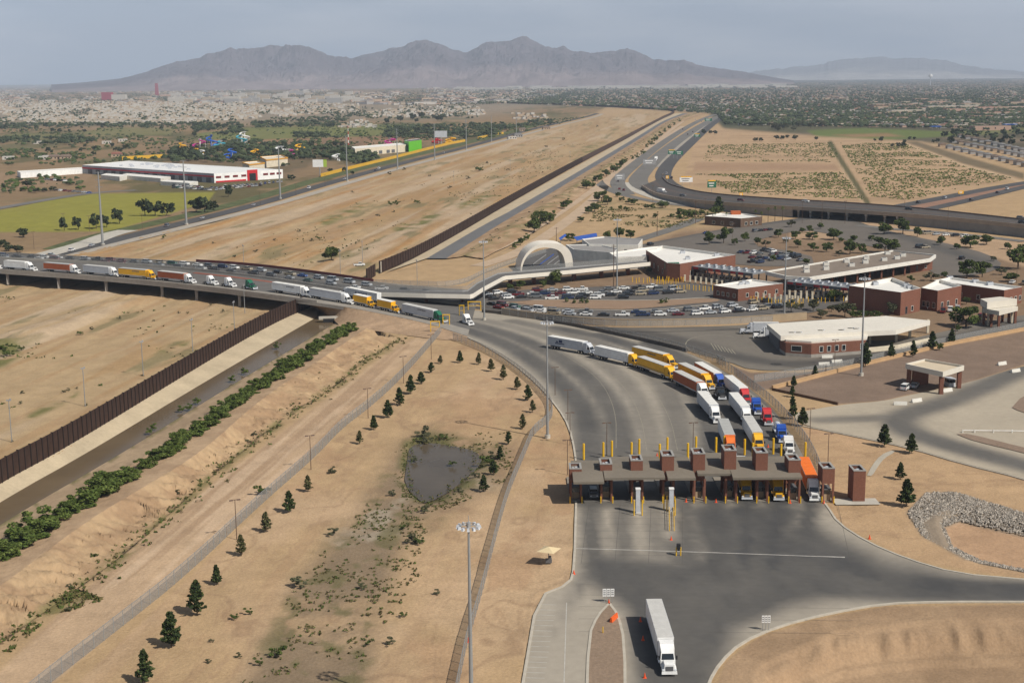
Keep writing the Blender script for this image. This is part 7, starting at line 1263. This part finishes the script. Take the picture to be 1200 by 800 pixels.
def hspec(x, y, fam):
    p = G(x, y); 
    if fam == 'colony': return p, .28 + rr_.choice([0, math.pi / 2]) + rr_.normal() * .04, rr_.uniform(6, 9.5), rr_.uniform(7, 10), rr_.choice([2.8, 3.0, 5.4]), int(rr_.choice([0, 0, 0, 1, 1, 2])), int(rr_.choice([0, 0, 1, 1, 4])), False
    if fam == 'mixed':
        big = rr_.random() < .07; s = 4.5 if big else 1.3; return p, rr_.uniform(0, 3.1), rr_.uniform(9, 18) * s, rr_.uniform(8, 14) * s, rr_.uniform(3, 7) * (1.5 if big else 1), int(rr_.integers(5)), int(rr_.choice([0, 1, 2, 4])), False
    if fam == 'row': return p, dirz(G(1118, 167), G(1198, 184)), rr_.uniform(11, 14), 8, 3.6, int(rr_.choice([2, 4, 4])), int(rr_.choice([4, 2, 4])), True
    big = rr_.random() < .03; s = 2.8 if big else 1; return p, rr_.choice([.2, 1.77]) + rr_.normal() * .1, rr_.uniform(10, 15) * s, rr_.uniform(8, 11) * s, rr_.uniform(2.8, 3.6) * (1.6 if big else 1), int(rr_.choice([1, 2, 2, 3, 4])), 0 if big else int(rr_.choice([1, 2, 2, 2, 3, 4, 4])), not big
SPEC = [(1e9 if f == 'row' else 0, x, y, f) for x, y, f in [(a, b, 'row') for a, b in ROWH] + HOUSES]
def ok(p): return True
SPEC.sort(key=lambda s: -(s[0] + s[2])); SP = []
q = MB(); nind = 0; big_left = 245
LAB = dict(row='grey and tan terraced house in the rows on the right beyond the fields', colony='small flat roofed white or cream house in the dense colony on the left plain', suburb='low tan house with pitched roof among the trees right beyond the fields', mixed='distant pale building in the far left city')
GRP = dict(row='terraced houses at the right', colony='houses of the left colony', suburb='suburban houses at the right', mixed='far city buildings')
for _, x, y, f in SPEC:
    s = hspec(x, y, f); p, rz, w, d, h, wa, ro, ga = s
    if nind < big_left:
        nind += 1; b = MB(); house(b, 0, 0, 0, w, d, h, wa, ro, ga, True); o = b.build('house', HM); o.location = p; o.rotation_euler.z = rz; tag(o, LAB[f], 'house', GRP[f])
    else: house(q, p.x, p.y, rz, w, d, h, wa, ro, ga, False)
for i in range(230):                     # long white sheds and shops on the far side of the city
    x, y = rr_.uniform(540, 920), rr_.uniform(98.5, 105.5); p = G(x, y - (x - 600) * .008); house(q, p.x, p.y, rr_.uniform(-.2, .2), rr_.uniform(50, 200), rr_.uniform(40, 90), rr_.uniform(8, 15), 0, 0, False, False)
for i in range(120): x, y = rr_.uniform(200, 430), rr_.uniform(110, 121); p = G(x, y); house(q, p.x, p.y, 0, rr_.uniform(20, 70), rr_.uniform(20, 50), rr_.uniform(6, 22), int(rr_.choice([0, 0, 1, 4])), 0, False, False)
for i in range(60): x, y = rr_.uniform(1030, 1240), rr_.uniform(118, 142); p = G(x, y); house(q, p.x, p.y, .1, rr_.uniform(30, 90), rr_.uniform(20, 40), rr_.uniform(5, 9), int(rr_.choice([2, 3, 1])), int(rr_.choice([3, 3, 0, 2])), False, False)
tag(q.build('far_houses', HM), 'thousands of far houses and sheds of the city below the mountains', None, None, 'stuff')
for x, y, c_ in EXPL:
    b = MB(); house(b, 0, 0, 0, 13, 10, 4, dict(white=0, tan=2, red=2, grey=4)[c_], dict(white=0, tan=2, red=3, grey=4)[c_], c_ != 'white', True); o = b.build('house', HM); o.location = G(x, y); o.rotation_euler.z = .2; tag(o, '%s lone farm house on the plain, %s' % (c_, 'left of the warehouse' if x < 150 else 'beside the river levee' if x < 700 else 'behind the desert field'), 'house', 'lone houses on the plain')
for x, y, w, d, h, c_, ro, l in ((1160, 152.5, 60, 25, 7, 3, 2, 'long low brown school with bright blue canopy at the right'), (1125, 146, 45, 22, 8, 2, 0, 'tan school hall with pale roof at the right'), (1083, 130, 26, 20, 6, 0, 0, 'white cube building among the trees at the right'), (1100, 128, 110, 25, 6, 3, 3, 'long red roofed shops among the trees at the right'), (1170, 134, 130, 30, 6, 3, 3, 'longest red roofed shops at the right edge')):
    b = MB(); house(b, 0, 0, 0, w, d, h, c_, ro, False, True); o = b.build('large_building', HM); o.location = G(x, y); o.rotation_euler.z = .05; tag(o, l, 'building')
for x, y, w, l in ((1183, 150, 22, 'bright blue shade roof right at the school'), (1096, 152.5, 16, 'bright blue shade roof left of the school')): g = G(x, y); t = thing('shade_canopy', l, 'canopy', g); MB().box((0, 0, 6), (w, 14, .6)).build('roof', mat('bright blue roof', (.01, .12, .55), .6), t, local=True); [MB().cyl((sx * w * .45, sy * 6, 0), (sx * w * .45, sy * 6, 6), .25).build('post', P('grey'), t, local=True) for sx in (-1, 1) for sy in (-1, 1)]
t = thing('factory', 'red topped factory block in the far left city', 'building', G(140, 117.5)); MB().box((0, 0, 14), (70, 40, 28)).build('block', WALLC[0], t, local=True); MB().box((-60, 0, 20), (50, 40, 40)).build('tower', mat('red factory paint', (.30, .05, .07)), t, local=True); t = thing('factory_tower', 'red slim tower in the far left city', 'tower', G(184, 112)); MB().box((0, 0, 40), (22, 22, 80), 0, 0, (.7, .7)).build('shaft', mat('red factory paint', (.30, .05, .07)), t, local=True)
# far trees: the nearest stand as trees, the rest as one mass
TP_ = region([(560, 121), (560, 98), (1260, 88), (1260, 150), (1110, 151), (960, 149), (850, 147), (838, 135), (720, 126)], 15000, .25, 34, 9) + region([(-60, 150), (-60, 103), (560, 101), (560, 140), (430, 140), (280, 147)], 3800, .46, 22, 10) + region([(560, 123), (430, 118), (-60, 121), (-60, 112), (560, 106), (700, 104), (700, 124)], 4500, .38, 40, 14) + region([(1110, 160), (1190, 165), (1260, 190), (1260, 150), (1130, 150)], 150)
TP_.sort(key=lambda s: -s[1]); vv, ff, mm = [], [], []
ico = np.array([(0, 0, 1), (.89, 0, .45), (.28, .85, .45), (-.72, .53, .45), (-.72, -.53, .45), (.28, -.85, .45), (.6, .5, -.3), (-.3, .7, -.3), (-.8, 0, -.3), (-.3, -.7, -.3), (.6, -.5, -.3)]); icf = [(0, 1, 2), (0, 2, 3), (0, 3, 4), (0, 4, 5), (0, 5, 1), (1, 6, 2), (2, 7, 3), (3, 8, 4), (4, 9, 5), (5, 10, 1), (2, 6, 7), (3, 7, 8), (4, 8, 9), (5, 9, 10), (1, 10, 6)]
for i, (x, y) in enumerate(TP_):
    p = G(x, y); h = rr_.uniform(5, 9) * (1 if x > 560 and y < 148 else .75)
    if i < 0: FART[i % 3].put(p, rv.uniform(0, 6), 'shade tree among the houses at the right beyond the fields' if x > 600 else 'shade tree on the plain at the left', 'suburb trees', (h * 1.1, h * 1.1, h)); continue
    r = h * rr_.uniform(.45, .8); b = len(vv); vv += (ico * np.array([r, r, h * .55]) * rr_.uniform(.7, 1.25, (11, 1)) + np.array([p.x, p.y, h * .5])).tolist(); ff += [tuple(b + k for k in f_) for f_ in icf]; mm += [int(rr_.random() < .4)] * 15
q = MB(); q.v, q.f, q.m = vv, ff, mm; tag(q.build('far_trees', LM['dark']), 'dark mass of far trees between the houses of the city', None, None, 'stuff')
# low scrub and field trees of the left plain, too many to count
q = MB(); vv, ff, mm = [], [], []
for poly, n_, th_, sd in (([(-60, 200), (-60, 147), (230, 147), (430, 143), (560, 146), (540, 166), (410, 180), (330, 196), (200, 186), (100, 192)], 2400, .47, 3), ([(-60, 232), (-60, 200), (90, 207), (110, 222)], 160, .4, 4), ([(560, 165), (560, 150), (660, 139), (690, 137), (640, 150)], 260, .42, 6)):
    for x, y in region(poly, n_, th_, 26, sd):
        p = G(x, y); h = rr_.uniform(1.2, 4.2); r = h * rr_.uniform(.6, 1.1); b = len(vv); vv += (ico * np.array([r, r, h * .55]) * rr_.uniform(.65, 1.3, (11, 1)) + np.array([p.x, p.y, h * .4])).tolist(); ff += [tuple(b + k for k in f_) for f_ in icf]; mm += [int(rr_.random() < .5)] * 15
q.v, q.f, q.m = vv, ff, mm; tag(q.build('plain_scrub', [LM['dark'][1], LM['mesq'][0]]), 'scattered scrub and low bushes of the left plain', None, None, 'stuff')
q = MB(); vv, ff, mm = [], [], []
for poly, n_, th_, sd in (([(196, 192), (200, 178), (255, 167), (330, 169), (408, 174), (405, 189), (330, 186), (300, 191)], 420, .36, 3), ([(448, 162), (455, 150), (578, 146), (585, 160), (520, 165)], 420, .36, 4), ([(222, 161), (230, 147), (282, 146), (286, 157)], 160, .4, 5), ([(298, 151), (298, 145), (405, 141), (405, 148)], 170, .4, 6), ([(-40, 170), (-40, 163), (110, 163), (112, 170)], 130, .4, 7), ([(-40, 153), (-40, 147), (232, 145), (232, 150)], 220, .4, 8), ([(405, 194), (408, 182), (436, 180), (440, 192)], 60, .3, 9), ([(346, 163), (346, 158), (396, 157), (396, 163)], 70, .3, 10), ([(560, 156), (570, 148), (640, 141), (650, 147)], 120, .4, 11)):
    for x, y in region(poly, n_, th_, 26, sd):
        p = G(x, y); h = rr_.uniform(4, 8.5); r = h * rr_.uniform(.45, .75)
        for _ in range(3): b = len(vv); s_ = rr_.uniform(.5, .9); o_ = rr_.normal(size=3) * r * .55; vv += (ico * np.array([r, r, h * .5]) * s_ * rr_.uniform(.65, 1.3, (11, 1)) + np.array([p.x + o_[0], p.y + o_[1], h * .55 + o_[2] * .3])).tolist(); ff += [tuple(b + k for k in f_) for f_ in icf]; mm += [int(rr_.random() < .45)] * 15
q.v, q.f, q.m = vv, ff, mm; tag(q.build('tree_belts', LM['dark']), 'dense dark tree belts and groves across the river', None, None, 'stuff')
# trees round the desert field
grove([(rv.uniform(898, 935), rv.uniform(150, 154)) for _ in range(10)] + [(rv.uniform(935, 965), rv.uniform(146, 151)) for _ in range(7)], 'bare brown grey tree in the thicket behind the desert field', 'thicket behind the field', 6, 9, GREYT)
grove([(885, 166), (892, 166), (910, 164), (916, 164), (922, 162), (932, 164), (825, 157), (832, 157), (838, 158), (1066, 164), (1071, 164), (1094, 168), (1098, 167), (957, 164), (1025, 166), (1033, 166)], 'dark bush at the upper edge of the desert field', 'bushes of the field edge', 4, 7)
grove([(850 + rv.uniform(0, 60), 147 + rv.uniform(-3, 2)) for _ in range(14)], 'dark tree among the white roofs behind the desert field', 'trees behind the field', 4, 7)
print('houses', nind, len(SPEC), 'trees', len(TP_), 'objects', len(bpy.data.objects))
grove([(1105 + rv.uniform(0, 95), 160 + rv.uniform(-3, 12)) for _ in range(22)] + [(1040 + rv.uniform(0, 40), 170 + rv.uniform(-2, 3)) for _ in range(4)], 'dark tree among the terraced houses at the right', 'trees among the terraced houses', 5, 8)
grove([(rv.uniform(0, 225), rv.uniform(146, 152)) for _ in range(20)], 'dark tree at the near edge of the left colony', 'trees at the colony edge', 3, 5.5)
